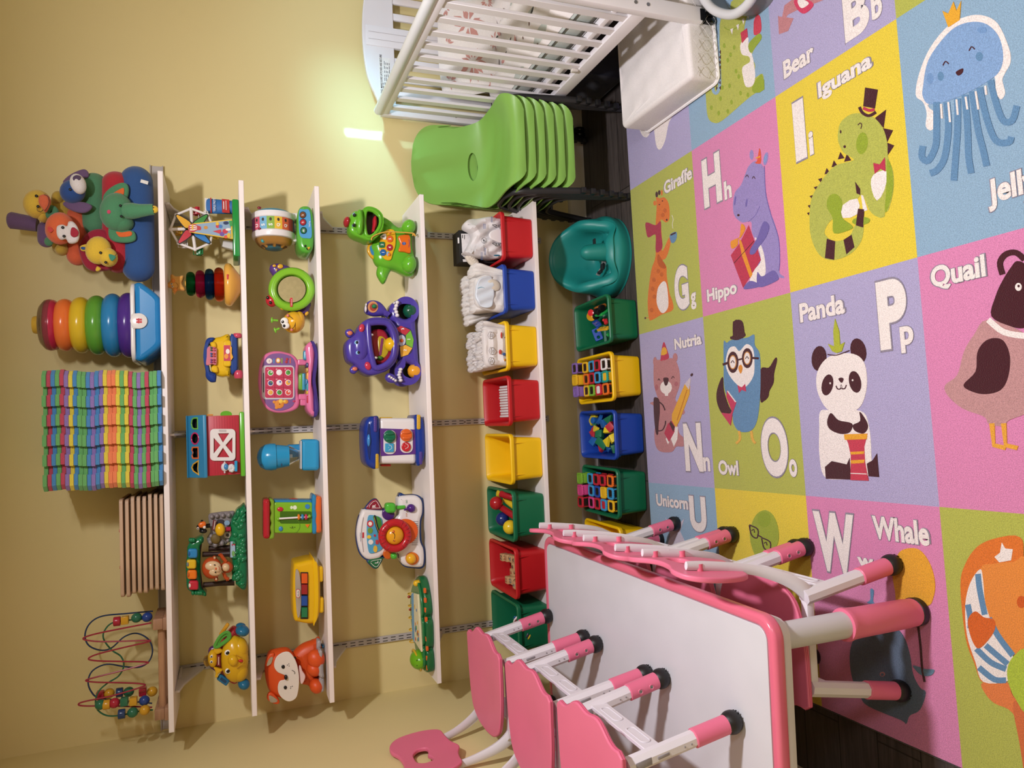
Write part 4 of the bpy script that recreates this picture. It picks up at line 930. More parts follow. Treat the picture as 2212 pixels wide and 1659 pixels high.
b=B('p#2F9ACB').rz(D,805,1455,30,110,Y-.014,.016,.002,.2); mk('step',b,t)
b=B('p#64B32E').cz(D,705,925,60,36,-.19,.02); b.m('p#E08A2E').rz(D,540,930,60,12,-.19,.02,.001); mk('side_knob',b,t)
# ---- jungle playset
D=F_; Y=-.22; t=thing('jungle_playset','green jungle playset with a monkey, tree trunks and coloured roof keys','toy',(D(980,800,Y).x,Y,Z2))
b=B('p#17794A').pz(D,[(1065,318),(1000,322),(950,360),(930,400),(890,470),(880,560),(890,640),(868,700),(880,760),(870,830),(885,900),(905,980),(895,1060),(905,1150),(940,1200),(955,1250),(1070,1285),(1075,800)],Y,.13,.02,4)
for k in range(40): b.ez(D,random.uniform(925,1040),random.uniform(370,1250),random.uniform(20,40),random.uniform(30,60),Y+.004,.010,random.uniform(0,90),n=10)
bs_=mk('leafy_base',b,t)
b=B('s#3B2622'); 
for y0,y1,x0_,x1_ in ((870,860,545,885),(1235,1200,555,930)): b.tube([D(x0_,y0,-.17),D((x0_+x1_)/2,(y0+y1)/2,-.17),D(x1_,y1,-.17)],[.0095,.0085,.0125],12,sm=3)
b.tube([D(520,740,-.19),D(500,1000,-.19),D(545,1330,-.19)],.006,8,sm=4); b.tube([D(620,800,-.16),D(880,790,-.16)],.010,10); mk('tree_trunk',b,t)
b=B('p#17794A').pz(D,[(545,662),(470,690),(400,730),(365,790),(360,900),(345,1000),(352,1150),(360,1270),(400,1320),(480,1345),(580,1380),(590,1340),(540,1290),(520,1200),(520,900),(515,780),(560,720)],-.215,.085,.012,4)
for k in range(12): b.ez(D,random.uniform(400,540),700 if k%2 else 1330,22,30,-.22,.008,n=10)
rf=mk('leafy_roof',b,t)
for (xx,yy,cc) in ((430,862,'2E86C4'),(415,990,'E0B92A'),(422,1115,'E87A22'),(440,1242,'C0283E')):
    b=B('p#'+cc).rz(D,xx,yy,115,112,-.236,.022,.006,.25); b.m('x#%s'%('1c5d98' if yy<900 else '6f7a88' if yy<1050 else 'c05a18' if yy<1200 else 'e8d8d0')).ez(D,xx-45,yy,14,26,-.2375,.002,n=12); mk('roof_key',b,rf)
b=B('p#B94A1E'); b.ez(D,660,1032,120,132,-.235,.030); b.ez(D,690,912,26,28,-.232,.012); b.ez(D,712,1165,26,28,-.232,.012); b.ez(D,840,1020,75,72,-.228,.020); b.tz(D,[(830,960),(790,910),(765,872)],-.235,.006); b.tz(D,[(800,1085),(820,1140),(850,1165)],-.235,.006)
for q in ((750,868),(765,856),(735,880)): b.tz(D,[(765,872),q],-.235,.0025)
for q in ((868,1150),(860,1180),(835,1185)): b.tz(D,[(850,1165),q],-.235,.0025)
mk_=mk('monkey_body',b,t,'orange-brown toy monkey')
b=B('p#DDBF97').ez(D,672,1010,95,62,-.256,.015); b.ez(D,695,1070,85,60,-.254,.015); b.ez(D,725,1040,50,50,-.258,.018); b.ez(D,825,1025,48,50,-.243,.014); b.ez(D,712,1165,14,16,-.244,.006); b.ez(D,693,912,14,16,-.244,.006); b.m('p#191410')
for q in ((693,996),(702,1085)): b.ez(D,q[0],q[1],11,8,-.271,.003,n=10)
b.m('p#D8622E').ez(D,708,1040,13,15,-.276,.003,n=10); b.m('x#B5482A').tz(D,[(735,1015),(752,1030),(745,1052)],-.2755,.0008); mk('monkey_face',b,mk_)
b=B('p#8D8688').pz(D,[(620,400),(700,375),(850,360),(930,365),(900,470),(890,560),(860,640),(830,760),(660,782),(615,740),(600,680),(640,600),(625,500)],-.185,.03,.010,4)
for (x,y,r) in ((660,420,28),(720,410,30),(790,405,30),(860,400,32),(650,650,30),(640,720,30),(700,755,34),(780,735,34),(850,700,28)): b.ez(D,x,y,r,r*1.1,-.187,.012,n=10)
rk=mk('rock_wall',b,t)
b=B('x#6e2a30').rz(D,685,520,40,120,-.2035,.002,0,.1,8); b.m('x#e6ddd6').rz(D,690,520,8,100,-.2045,.001,0,.1,8); b.m('x#6d5a2a').ez(D,705,685,60,62,-.196,.008); b.m('x#34303a').rz(D,760,500,80,90,-.192,.004,0,.2); b.m('x#86a8c8').cz(D,840,495,34,30,-.2,.004); b.m('x#b9b2ae').cz(D,840,640,38,38,-.2,.004); b.m('x#2b2628').cz(D,845,640,18,18,-.2045,.002); mk('rock_prints',b,rk)
b=B('p#E3B019').ez(D,757,575,60,78,-.225,.017); mk('yellow_ball',b,t); b=B('p#A82A4A').tz(D,[(825,570),(885,565)],-.21,.008); mk('ball_post',b,t)
b=B('p#15161a'); b.ez(D,545,530,55,50,-.215,.014); b.ez(D,555,590,48,30,-.215,.012); b.tz(D,[(590,530),(640,525)],-.21,.0075)
for k in range(7): b.ez(D,500+14*abs(k-3)-10*(k==3),470+k*22,16,14,-.217,.008,n=8)
tc_=mk('toucan_head',b,t); b=B('p#DD6A22').pz(D,[(495,520),(520,490),(570,480),(590,510),(570,545),(520,555)],-.238,.018,.006,4); b.m('p#E7E2DC').ez(D,570,545,20,22,-.232,.008); b.ez(D,495,560,16,18,-.232,.008); b.m('p#111111').ez(D,492,562,7,8,-.240,.003,n=8); mk('toucan_bill',b,tc_)
b=B('x#9db6cf').rz(D,908,812,66,190,-.2235,.003,0,.03); b.m('x#16161a').rz(D,876,812,6,200,-.2245,.003,0,.1); b.rz(D,940,812,6,200,-.2245,.003,0,.1); b.m('x#C0283E').txz(D,915,755,'2',-.2262,.011,0,1,.03); b.m('x#6FA25A').cz(D,915,860,18,34,-.2250,.0015); mk('number_label',b,bs_)
# ---- beetle bus face
D=G_; Y=-.20; t=thing('face_activity_toy','yellow smiling face activity toy on blue feet with smaller face on top','toy',(D(800,560,Y).x,Y,Z2))
b=B('p#B32E38').pz(D,[(560,470),(640,380),(720,290),(770,265),(820,330),(840,700),(790,830),(720,820),(640,740),(570,660)],-.185,.06,.02,4); mk('red_shell',b,t)
b=B('p#DDAE1C').ez(D,770,570,140,235,Y-.010,.040); b.ez(D,820,470,85,120,Y-.008,.036); b.ez(D,820,680,85,120,Y-.008,.036); fc=mk('face',b,t)
b=B('p#DDAE1C').ez(D,752,585,52,58,Y-.048,.018); mk('nose',b,fc)
b=B('p#F2EEE8'); b.eyes(D,[(698,508),(703,690)],Y-.040,.0100,pr=.62); 
for q in ((685,500),(690,682)): b.m('p#ffffff').ez(D,q[0],q[1],5,5,Y-.0505,.001,n=8)
mk('eye',b,fc)
b=B('x#C8941a').tz(D,[(780,530),(845,560),(860,600),(820,640),(790,665)],Y-.052,.0016); b.m('p#C42A2A').ez(D,830,590,24,16,Y-.05,.004); mk('mouth',b,fc)
b=B('p#5A2A6A').pz(D,[(505,500),(545,455),(600,470),(600,700),(560,690),(520,650)],-.188,.03,.008,4); mk('purple_collar',b,t)
b=B('p#DDAE1C').ez(D,550,565,50,90,-.215,.022); b.pz(D,[(560,470),(580,445),(640,480),(650,500),(620,520),(590,530),(560,520)],-.225,.02,.006,4); b.pz(D,[(555,650),(620,670),(650,680),(640,700),(600,730),(585,765),(575,700)],-.225,.02,.006,4); sf=mk('small_face',b,t)
b=B('p#F2EEE8').eyes(D,[(537,547),(537,600)],-.236,.0048,pr=.6); mk('small_eye',b,sf)
b=B('p#7A1E28').rz(D,608,590,44,110,-.225,.016,.003,.2); b.m('x#d9b9ae').rz(D,608,590,10,80,-.2262,.001,0,.2); mk('window_slot',b,t)
b=B('g#C9A86A').ez(D,495,590,40,55,-.195,.018); mk('clear_dome',b,t)
b=B('p#2E77A6' if 0 else 'p#1F6D94'); b.ez(D,845,290,70,55,Y-.01,.03); b.ez(D,830,240,50,30,Y+.02,.02); b.ez(D,860,820,60,55,Y-.01,.03); mk('foot',b,t)
b=B('f#57A53A').tz(D,[(570,440),(620,350),(680,305),(718,320),(712,370),(650,420),(600,450)],-.225,.0055,closed=True); b.tz(D,[(600,425),(640,365),(690,330),(700,360),(640,410)],-.222,.004,closed=True); mk('green_strap',b,t)
b=B('p#D79A25').rz(D,665,280,150,36,-.21,.012,.004,.4,-55); mk('yellow_key',b,t)
b=B('p#1F6FA0').rz(D,655,785,120,70,-.215,.02,.005,.2,35); b.m('x#143f63').rz(D,655,785,70,30,-.216,.002,0,.3,35); mk('blue_lever',b,t)
for o in list(bpy.data.objects):
    if o.parent is None and o.get('category')=='toy' and abs(ORG[o.name].z-Z2)<.01: settle(o,Z2)
# ================================================================ THIRD SHELF
Z3=ZS[2]+.0003; D=D_
def toy(name,label,x,y,Y,z,cat='toy'): return thing(name,label,cat,(D(x,y,Y).x,Y,z))
# ---- spinning letter globe
Y=-.20; t=toy('letter_globe','toy letter drum with clear bubble side, on a green base with three round buttons',1600,470,Y,Z3)
c=D(1240,458,Y); R=dist(D,1010,458,1480,458,Y)/2; hw=dist(D,1240,320,1240,540,Y)/2; px=dist(D,1240,400,1240,500,Y)/100
b=B('p#E4E0E2').lathe([(R*.9,-hw*1.25),(R*.97,-hw*1.2),(R,-hw*1.0),(R,-hw*.68),(R*.96,-hw*.62),(R*.96,hw*.62),(R,hw*.68),(R,hw*1.0),(R*.97,hw*1.2),(R*.9,hw*1.25)],c,ax=(1,0,0),n=48); dr=mk('drum',b,t)
cols=['6A4E9E','B03A4A','D0603A','E0B838','7FA63A','6FA8C8','C8546A','8A4A86','A03A3A','4A7AB8','6A4E9E','B03A4A']
n=14
for k in range(-4,6):
    a0=math.radians(-90+k*21); a1=a0+math.radians(21)
    cc=cols[(k+4)%12]
    b=B('x#'+cc); vs=[]
    for a in (a0,a0+(a1-a0)/3,a0+2*(a1-a0)/3,a1):
        for x in (-hw*.60,hw*.60): vs.append(c+V((x,math.sin(a)*R*.975,-math.cos(a)*-0-0)) if 0 else c+V((x,-math.cos(a+PI/2)*R*.975,math.sin(a+PI/2)*R*.975)))
    b.add(vs,[(0,1,3,2),(2,3,5,4),(4,5,7,6)]); 
    am=(a0+a1)/2+PI/2; nn=V((0,-math.cos(am),math.sin(am))); up=V((0,math.sin(am),math.cos(am)))
    if -35<math.degrees(am)<60:
        i=int(round((math.degrees(am)+21)/21)); ch='PQRSTUVWX'[max(0,min(8,i+1))]
        b.m('x#2a2430' if i%2 else 'x#F0ECE8').text(ch,(c+V((-hw*.22,0,0))+nn*(R*.985),(1,0,0),up,nn),.0135,1,.035); b.m('x#3a2a22').ell(c+V((hw*.30,0,0))+nn*(R*.98),(hw*.16,0,0),up*.0045,nn*.001,10)
    mk('letter_band',b,dr)
b=B('p#2A7F9E').ell(c+V((hw*1.15,0,0)),(hw*.62,0,0),(0,R*.88,0),(0,0,R*.88),28,18); mk('teal_side',b,t)
b=B('p#D79A22').lathe([(R*.86,0),(R*.80,-hw*.4),(R*.62,-hw*.68),(R*.60,-hw*.68),(R*.60,0)],c+V((-hw*1.2,0,0)),ax=(1,0,0),n=36)
for k in range(6): a=k*PI/3; b.tube([c+V((-hw*1.25,math.cos(a)*R*.8,math.sin(a)*R*.8)),c+V((-hw*1.95,math.cos(a)*R*.35,math.sin(a)*R*.35))],.006,8)
mk('yellow_ring',b,t)
b=B('g#DCD8CC').ell(c+V((-hw*1.2,0,0)),(hw*1.12,0,0),(0,R*.87,0),(0,0,R*.87),30,20); mk('clear_bubble',b,t)
b=B('p#2F7F9C').ell(c+V((-hw*1.95,0,0)),(hw*.25,0,0),(0,R*.4,0),(0,0,R*.4),24)
mk('bubble_hub',b,t); b=B('p#3fa6b0')
for q in ((.5,-.5,'3fa6b0'),(.1,-.6,'5a3a86'),(-.45,-.3,'d04a6a')): b.m('p#'+q[2]).ball(c+V((-hw*1.55,R*q[1],R*q[0])),.009,14)
mk('rattle_ball',b,t)
b=B('p#8A1F3A')
for x,y in ((1080,290),(1088,515)): p=D(x,y,-.2); q=B('p#7A2030').ell(V((p.x,c.y-R*.72,p.z)),(.005,0,0),(0,.004,0),(0,0,.007),12); mk('arrow_mark',q,dr)
b=B('p#E4E0E2').rz(D,1470,335,160,75,-.215,.06,.006,.3); b.rz(D,1485,570,120,75,-.215,.06,.006,.3); b.rz(D,1300,325,300,40,-.30,.0,0) if 0 else None; mk('holder_arm',b,t)
b=B('p#55A63A').pz(D,[(1505,300),(1530,235),(1580,215),(1640,230),(1672,300),(1685,450),(1680,640),(1650,715),(1600,728),(1540,700),(1505,620),(1500,450)],-.275,.14,.016,4); bs_=mk('base',b,t)
b=B('s#4A96C8').pz(D,[(1520,275),(1570,262),(1630,270),(1650,400),(1655,560),(1600,575),(1540,560),(1518,480)],-.2775,.004,.001,4); b.m('x#EFEBEA').txz(D,1632,420,'LeapFrog',-.2785,.0065,-4,.8,.01); mk('blue_panel',b,bs_)
for x,y,cc,gl in ((1560,322,'7A4A2A','O'),(1562,402,'B02A34','O'),(1568,492,'1F7040','ABC')): 
    b=B('p#17181c').ez(D,x,y,37,39,-.277,.006); b.m('p#'+cc).ez(D,x,y,31,33,-.280,.007); b.m('x#F2EEEA').txz(D,x,y,gl,-.2880,.006,0,.8,.02); mk('button',b,bs_)
b=B('p#E0B52A').ez(D,1620,685,14,22,-.277,.008,60); b.m('p#151515').ez(D,1605,690,14,6,-.279,.008,60); b.ez(D,1585,660,10,14,-.277,.006); mk('bee_figure',b,bs_)
# ---- snail / caterpillar mirror
Y=-.205; t=toy('bug_mirror_toy','yellow bug toy with a round green-rimmed mirror belly and purple tail',1690,1200,Y,Z3)
b=B('p#E0A82A').ez(D,1500,1490,120,118,Y-.01,.048); b.ez(D,1560,1470,62,100,Y-.008,.04); hd=mk('head',b,t)
b=B('p#F1EFEA').ez(D,1400,1480,44,44,Y-.052,.008); b.ez(D,1415,1525,42,36,Y-.052,.008); b.m('p#151515').ez(D,1382,1483,17,17,Y-.058,.004,n=12); b.ez(D,1398,1527,17,17,Y-.058,.004,n=12); b.m('p#ffffff').ez(D,1378,1478,5,5,Y-.0615,.001,n=8); mk('eye',b,hd)
b=B('x#2a1a10').tz(D,[(1450,1420),(1490,1450),(1518,1485),(1510,1530),(1485,1560)],Y-.056,.0011); b.m('p#D4786A').ez(D,1437,1415,16,18,Y-.051,.004); b.ez(D,1478,1570,16,16,Y-.047,.004); mk('smile',b,hd)
b=B('p#7CC03A')
for q in ([(1330,1470),(1265,1465)],[(1345,1555),(1300,1575)]): b.tz(D,q,Y-.01,.004); b.ez(D,q[1][0],q[1][1],14,32,Y-.01,.006,0 if q[1][1]<1500 else -20)
mk('antenna',b,hd)
b=B('p#5B3A80').pz(D,[(1240,900),(1260,855),(1330,840),(1420,860),(1500,900),(1570,940),(1480,960),(1380,960),(1310,1000),(1265,950)],Y,.05,.018,5); b.pz(D,[(1440,1360),(1560,1340),(1680,1270),(1680,1320),(1640,1410),(1600,1430),(1520,1400)],Y,.045,.014,5); tl=mk('purple_body',b,t)
b=B('p#DDA82E').ez(D,1290,875,20,15,Y-.001,.003); b.ez(D,1355,883,32,26,Y-.001,.004); b.ez(D,1315,920,10,14,Y-.001,.003,n=8); mk('yellow_spots',b,tl)
b=B('p#7DB82E').torz(D,1480,1132,205,195,Y-.022,.0150); b.torz(D,1480,1132,190,182,Y-.030,.0070); b.cz(D,1480,1132,205,195,Y-.01,.03,36); rm=mk('green_rim',b,t)
q=mt('m#E4E4E6'); q.node_tree.nodes['Principled BSDF'].inputs['Roughness'].default_value=.03; q.node_tree.nodes['Principled BSDF'].inputs['Metallic'].default_value=1
b=B('m#E4E4E6').cz(D,1480,1132,150,142,Y-.0275,.002,36); mr_=mk('mirror',b,t)
b=B('x#C22A35').rz(D,1475,1272,26,100,Y-.040,.001,0,.3); b.m('x#F4EEEA').txz(D,1476,1272,'Fisher-Price',Y-.0408,.0032,0,1); mk('badge_mark',b,rm)
b=B('p#C02A34').ez(D,1260,1255,62,70,Y-.012,.022,-35); b.m('p#1a1214').ez(D,1218,1222,16,18,Y-.032,.004,n=10); b.ez(D,1248,1275,17,18,Y-.034,.004,n=10); mk('ladybird',b,t)
b=B('p#DDA82E').ez(D,1365,1335,32,14,Y-.02,.008,35); b.ez(D,1640,1395,28,18,Y-.01,.01,-50); mk('yellow_foot',b,t)
# ---- pink laptop
D=E_; Y=-.20; t=toy('toy_laptop','pink toy laptop standing open with a nine-picture screen',1640,570,-.22,Z3)
b=B('p#D9739F').pz(D,[(1300,285),(1380,310),(1430,360),(1448,420),(1440,500),(1450,590),(1440,700),(1455,780),(1440,850),(1380,890),(1290,908),(1190,903),(1110,860),(1060,770),(1035,660),(1030,560),(1045,420),(1090,320),(1160,282),(1230,275)],Y,.022,.008,5); b.rz(D,1480,390,90,60,Y-.004,.026,.004,.2); b.rz(D,1490,745,90,60,Y-.004,.026,.004,.2); b.rz(D,1500,800,80,70,Y+.0,.02,.004,.2); ld=mk('lid',b,t)
b=B('s#7A5590').pz(D,[(1290,305),(1370,335),(1410,400),(1405,500),(1400,600),(1410,700),(1405,790),(1370,850),(1280,885),(1190,880),(1110,820),(1070,700),(1062,560),(1080,400),(1140,320),(1220,300)],Y-.0015,.003,.001,5); mk('purple_frame',b,ld)
b=B('s#C9C3CC').rz(D,1235,597,335,350,Y-.0030,.004,.002,.12); b.m('x#4a4450').rz(D,1085,600,10,200,Y-.0042,.0005,0,.4); mk('screen_bezel',b,ld)
b=B('x#BC2A50').rz(D,1242,597,285,315,Y-.0044,.001,0,.07); sc=mk('screen',b,ld)
b=B('x#8E1F3C')
for yy in (545,648): b.rz(D,1242,yy,280,3,Y-.0050,.0004,0,.1)
for xx in (1200,1288): b.rz(D,xx,597,3,310,Y-.0050,.0004,0,.1)
pic={(1150,700):('E0A84A','E0A84A'),(1150,605):('3a4a7a','5a8a4a'),(1150,500):('4FA03A','DDD'),(1240,700):('3F9A3C','7a4a2a'),(1240,600):('E8E2EC','5060B0'),(1238,495):('EDE6EA','EDE6EA'),(1330,700):('D8503A','E8DEDE'),(1330,600):('E8A838','6a88c0'),(1330,497):('4FA03A','3a7a2c')}
for i,((x,y),(c1,c2)) in enumerate(pic.items()):
    c1=c1 if len(c1)==6 else 'DDDDDD'; c2=c2 if len(c2)==6 else 'DDDDDD'
    b.m('x#EFE6EA').ez(D,x+6,y,30,30,Y-.0050,.0006,n=16); b.m('x#'+c1).ez(D,x+6,y,24,24,Y-.0056,.0006,n=16); b.m('x#'+c2).ez(D,x+14,y-8,9,10,Y-.0062,.0006,n=10); b.m('x#EFE6EA').txz(D,x-22,[670,565,462][i%3],str([1,2,3,4,5,6,7,8,9][i]),Y-.0056,.006,0,1,.02)
mk('screen_pictures',b,sc)
b=B('x#E8DCD8').ez(D,1143,378,30,28,Y-.0025,.001); b.m('x#3a3038').ez(D,1143,378,2,16,Y-.0035,.0006,n=6); b.m('x#E2A23A').ez(D,1235,373,24,28,Y-.0025,.001); b.m('x#EFE6DA').ez(D,1235,373,15,18,Y-.003,.001); b.m('x#B02A3A').ez(D,1318,388,14,14,Y-.0025,.001); b.ez(D,1325,360,14,14,Y-.0025,.001); b.m('x#4A8AC0').rz(D,1190,378,12,50,Y-.0022,.0006,0,.4); b.m('x#8aa03a').rz(D,1272,375,12,55,Y-.0022,.0006,0,.4); b.m('x#D0604a').rz(D,1357,375,12,55,Y-.0022,.0006,0,.4)
b.m('x#D8872A').ez(D,1245,820,48,44,Y-.0025,.0012); b.ez(D,1195,798,18,16,Y-.0025,.0012); b.ez(D,1218,855,18,16,Y-.0025,.0012); b.ez(D,1310,795,28,22,Y-.0025,.0012); b.m('x#E9C04A').ez(D,1262,790,22,22,Y-.0035,.0012); b.ez(D,1300,790,16,14,Y-.0035,.0012); b.m('x#2a1a14').ez(D,1250,820,5,5,Y-.0042,.0008,n=8); b.m('x#C03060').ez(D,1395,790,14,10,Y-.0025,.0008)
mk('lid_stickers',b,ld)
b=B('p#D9739F').pz(D,[(1515,260),(1525,210),(1570,175),(1600,190),(1612,300),(1600,450),(1582,570),(1600,700),(1610,850),(1610,940),(1570,925),(1530,860),(1525,700),(1530,560),(1530,400)],-.265,.12,.014,4); kb=mk('keyboard_base',b,t)
b=B('p#3E2C78').pz(D,[(1570,172),(1610,190),(1640,260),(1640,420),(1622,570),(1640,720),(1655,860),(1640,930),(1605,948),(1598,800),(1600,700),(1585,570),(1600,420),(1608,300)],-.272,.13,.010,4); mk('purple_underside',b,t)
b=B('p#6BA33A').rz(D,1478,590,70,175,-.215,.02,.006,.4); b.m('p#3F8FB0').rz(D,1498,590,36,175,-.218,.02,.004,.3); b.rz(D,1515,318,45,100,-.25,.03,.006,.4); mk('handle',b,t)
b=B('p#E08A2E')
for q in ((1542,540,'E0902E',90),(1535,470,'B0853A',50),(1540,640,'3F8FA0',90),(1542,770,'B82A44',80),(1530,590,'2F6FA0',60),(1535,420,'2a2a5a',50),(1538,700,'C8A03a',40)): b.m('p#'+q[2]).rz(D,q[0],q[1],30,q[3],-.262,.05,.004,.3)
mk('key',b,kb)
# ---- blue egg lamp
Y=-.20; t=toy('bubble_lamp','light blue egg-headed toy lamp with clear cone on a boxy blue base',1600,1340,Y,Z3)
c=D(1180,1360,Y); R=dist(D,1180,1222,1180,1500,Y)/2; zt=D(1032,1360,Y).z; zb=D(1360,1380,Y).z
b=B('p#2A93C4').lathe([(.001,zt),(R*.4,zt-.003),(R*.72,zt-.012),(R*.93,zt-.028),(R,zt-.047),(R*.97,zt-.064),(R*.90,(zt+zb)/2-.008),(R*.76,zb)],(c.x,Y,0),n=40); b.m('p#175a80'); hd=mk('dome',b,t)
b=B('x#15415c').ez(D,1078,1440,10,10,Y-R*.78,.002,n=10); b.ez(D,1285,1440,8,16,Y-R*.86,.002,n=10); mk('speaker_hole',b,hd)
zc2=D(1475,1345,Y).z; b=B('g#D6E4EA').lathe([(R*.74,zb),(R*.30,zc2)],(c.x+.002,Y,0),n=32); mk('clear_cone',b,t); b=B('p#C9D0D6').rz(D,1380,1350,45,38,Y-.006,.01,.001,.1); mk('white_tab',b,t)
p=D(1420,1300,-.17); b=B('p#1F82B6').box((p.x-.0,-.165,(zb+Z3+.055)/2),(.05,.03,zb-Z3-.045),bev=.008); mk('stem',b,t)
b=B('p#2A93C4').rz(D,1578,1340,192,322,Y-.035,.075,.014,.2); bs_=mk('base',b,t); b=B('p#C8CDD2').rz(D,1487,1340,14,290,Y-.037,.07,.003,.4); mk('grey_collar',b,bs_)
# ---- roller rattle
D=F_; Y=-.20; t=toy('activity_drum','green activity drum with bead abacus between red and blue rims',1900,420,Y,Z3)
c=D(1650,430,Y); R=dist(D,1900,190,1900,620,Y)/2
ob=lambda x1,x2,a,b_,m_,r=.012,w=.1:B(m_).rz(D,(x1+x2)/2,(a+b_)/2,x2-x1,b_-a,-.20-w/2,w,r,.35)
b=ob(1262,1345,215,688,'p#B5222E',.012,.105); for_=None
tp=mk('top_rim',b,t,'red rim'); b=B('p#7DA62E').pz(D,[(1340,215),(1390,230),(1398,330),(1398,600),(1388,680),(1335,688),(1355,620),(1345,560),(1358,500),(1345,440),(1358,380),(1345,320),(1355,270)],-.2505,.10,.006,4); mk('wavy_band',b,tp)
b=B('p#7DB52C').rz(D,1620,435,470,370,-.245,.09,.006,.08); bd=mk('body',b,t)
b=B('p#2A82B4').rz(D,1620,245,450,45,-.238,.08,.004,.3); b.m('p#C23A34').pz(D,[(1500,235),(1620,205),(1740,225),(1740,240)],-.2,.03,.003,3); mk('side_panel',b,t)
b=B('p#3F6A1C').rz(D,1650,430,375,145,-.2462,.003,0,.12); mk('recess',b,bd)
b=B('p#E6E2E4').tube([D(1450,445,-.252),D(1680,430,-.252),D(1800,425,-.252)],.0035,10); b.m('p#7DB52C').ez(D,1440,450,20,22,-.25,.008); b.ez(D,1815,415,20,22,-.25,.008); ab=mk('abacus_rod',b,t)
for x,cc in ((1685,'E8822A'),(1730,'3A8CC0'),(1772,'D0345A')): b=B('p#'+cc).torz(D,x,424,3,30,-.252,.004); q=D(x,424,-.252); b=B('p#'+cc).lathe([(.004,-.0038),(.0085,-.0038),(.0108,0),(.0085,.0038),(.004,.0038)],q,n=20); mk('abacus_ring',b,ab)
b=B('p#C02A3A').ez(D,1465,332,38,28,-.246,.004); b.m('p#3A82C0').ez(D,1472,566,26,30,-.246,.004); b.m('p#3A82C0').cz(D,1790,300,30,30,-.2475,.003,7); b.m('p#E8782A').pz(D,[(1762,515),(1818,512),(1792,555)],-.2475,.003,0,0); b.m('x#DCE6CC').cz(D,1640,312,24,26,-.2465,.001); b.cz(D,1600,312,16,20,-.2465,.001); b.m('x#5c8a1e').torz(D,1600,530,100,95,-.2462,.0006,a0=-60,a1=70); b.m('x#26200e').ez(D,1612,545,7,7,-.2465,.001,n=8); b.ez(D,1638,548,5,6,-.2465,.001,n=8); b.tz(D,[(1580,548),(1600,556),(1622,562)],-.2468,.0006); mk('face_marks',b,bd)
b=B('p#2A82B4').pz(D,[(1850,180),(1895,172),(1905,240),(1895,320),(1912,400),(1898,470),(1915,540),(1900,620),(1870,630),(1850,600),(1845,400)],-.2505,.10,.008,4); br=mk('bottom_rim',b,t,'blue rim')
b=ob(1885,1962,178,618,'p#D9662A',.010,.104); mk('orange_tread',b,t)
# ---- yellow block cart
Y=-.245; t=toy('block_sorter','yellow block cart with a clear-topped row of four coloured blocks',1900,1300,Y,Z3)
D2=F_
b=B('p#E4B414').pz(D,[(1642,1020),(1660,982),(1740,962),(1830,940),(1890,948),(1935,1000),(1955,1100),(1960,1350),(1955,1550),(1925,1660),(1880,1700),(1800,1702),(1700,1682),(1648,1655),(1634,1500),(1630,1350),(1634,1150)],Y,.14,.014,3,holes=[]); bd=mk('body',b,t)
b=B('p#E8B90F').pz(D,[(1870,938),(1896,950),(1928,1010),(1940,1350),(1930,1600),(1896,1695),(1876,1700),(1885,1350)],Y-.004,.148,.003,4); mk('lower_band',b,bd)
b=B('x#2c2418').rz(D,1768,1362,90,560,Y-.0022,.003,0,.05); mk('tray_recess',b,bd)
for yy,cc,nm in ((1160,'DC5A20','orange'),(1290,'9C1F28','red'),(1427,'16489C','blue'),(1565,'17764A','green')):
    b=B('p#'+cc).rz(D,1770,yy,72,118,Y-.012,.02,.002,.08); q=mk('block',b,t,'%s block'%nm)
b=B('g#E6E2DA').pz(D,[(1665,1065),(1700,1070),(1725,1200),(1732,1340),(1730,1500),(1712,1615),(1685,1610),(1668,1450),(1660,1250)],Y-.012,.010,.003,4); b.m('p#D9D2CA').pz(D,[(1668,1070),(1698,1075),(1722,1200),(1728,1340),(1726,1500),(1708,1610),(1688,1605),(1672,1450),(1664,1250)],Y-.006,.006,.001,4); pn=mk('white_panel',b,t)
b=B('x#B02A3A').rz(D,1692,1337,48,105,Y-.0128,.001,0,.45); b.m('x#E9E2DE').rz(D,1692,1337,38,92,Y-.0134,.001,0,.45); b.m('x#1a1618').txz(D,1692,1337,'little tikes',Y-.0142,.0038,0,1,.02); mk('maker_badge',b,pn)
b=B('p#E8B90F').rz(D,1960,1110,70,190,Y+.01,.04,.008,.4); b.rz(D,1968,1480,70,190,Y+.01,.04,.008,.4); mk('foot',b,t)
for k in range(5):
    yy=1110+k*115; cc=['B02A34','D8C8A0','7a3a3a','2F8A4A','2c5a3c'][k]; p=D(1648,yy,Y+.025); b=B('p#'+cc).box(p+V((0,.0,-.004)),(.012,.03,.010),bev=.002); mk('piano_key',b,t)
# ---- fox
D=G_; Y=-.205; t=toy('fox_toy','orange sitting fox toy with white cheeks and grey paws',1660,680,Y,Z3)
b=B('s#D9521E').pz(D,[(1630,395),(1560,405),(1460,440),(1385,495),(1345,560),(1380,660),(1400,760),(1430,840),(1500,860),(1550,905),(1625,915),(1640,700)],Y+.0,.07,.030,5); b.ez(D,1575,570,90,95,Y-.025,.03); b.ez(D,1560,670,80,75,Y-.020,.03); b.ez(D,1580,840,70,75,Y-.020,.03); bd=mk('body',b,t)
b=B('s#D9521E').pz(D,[(1115,530),(1180,510),(1290,495),(1350,540),(1390,640),(1408,760),(1400,880),(1370,980),(1300,1000),(1200,985),(1120,930),(1080,820),(1068,700),(1085,600)],Y-.035,.09,.036,5); hd=mk('head',b,t)
b=B('s#D9521E').pz(D,[(1070,640),(1085,575),(1115,525),(1160,520),(1150,590),(1110,645)],Y-.03,.02,.005,5); b.pz(D,[(1085,960),(1105,915),(1150,920),(1210,990),(1200,1025),(1150,1020),(1100,990)],Y-.03,.02,.005,5); er=mk('ear',b,hd)
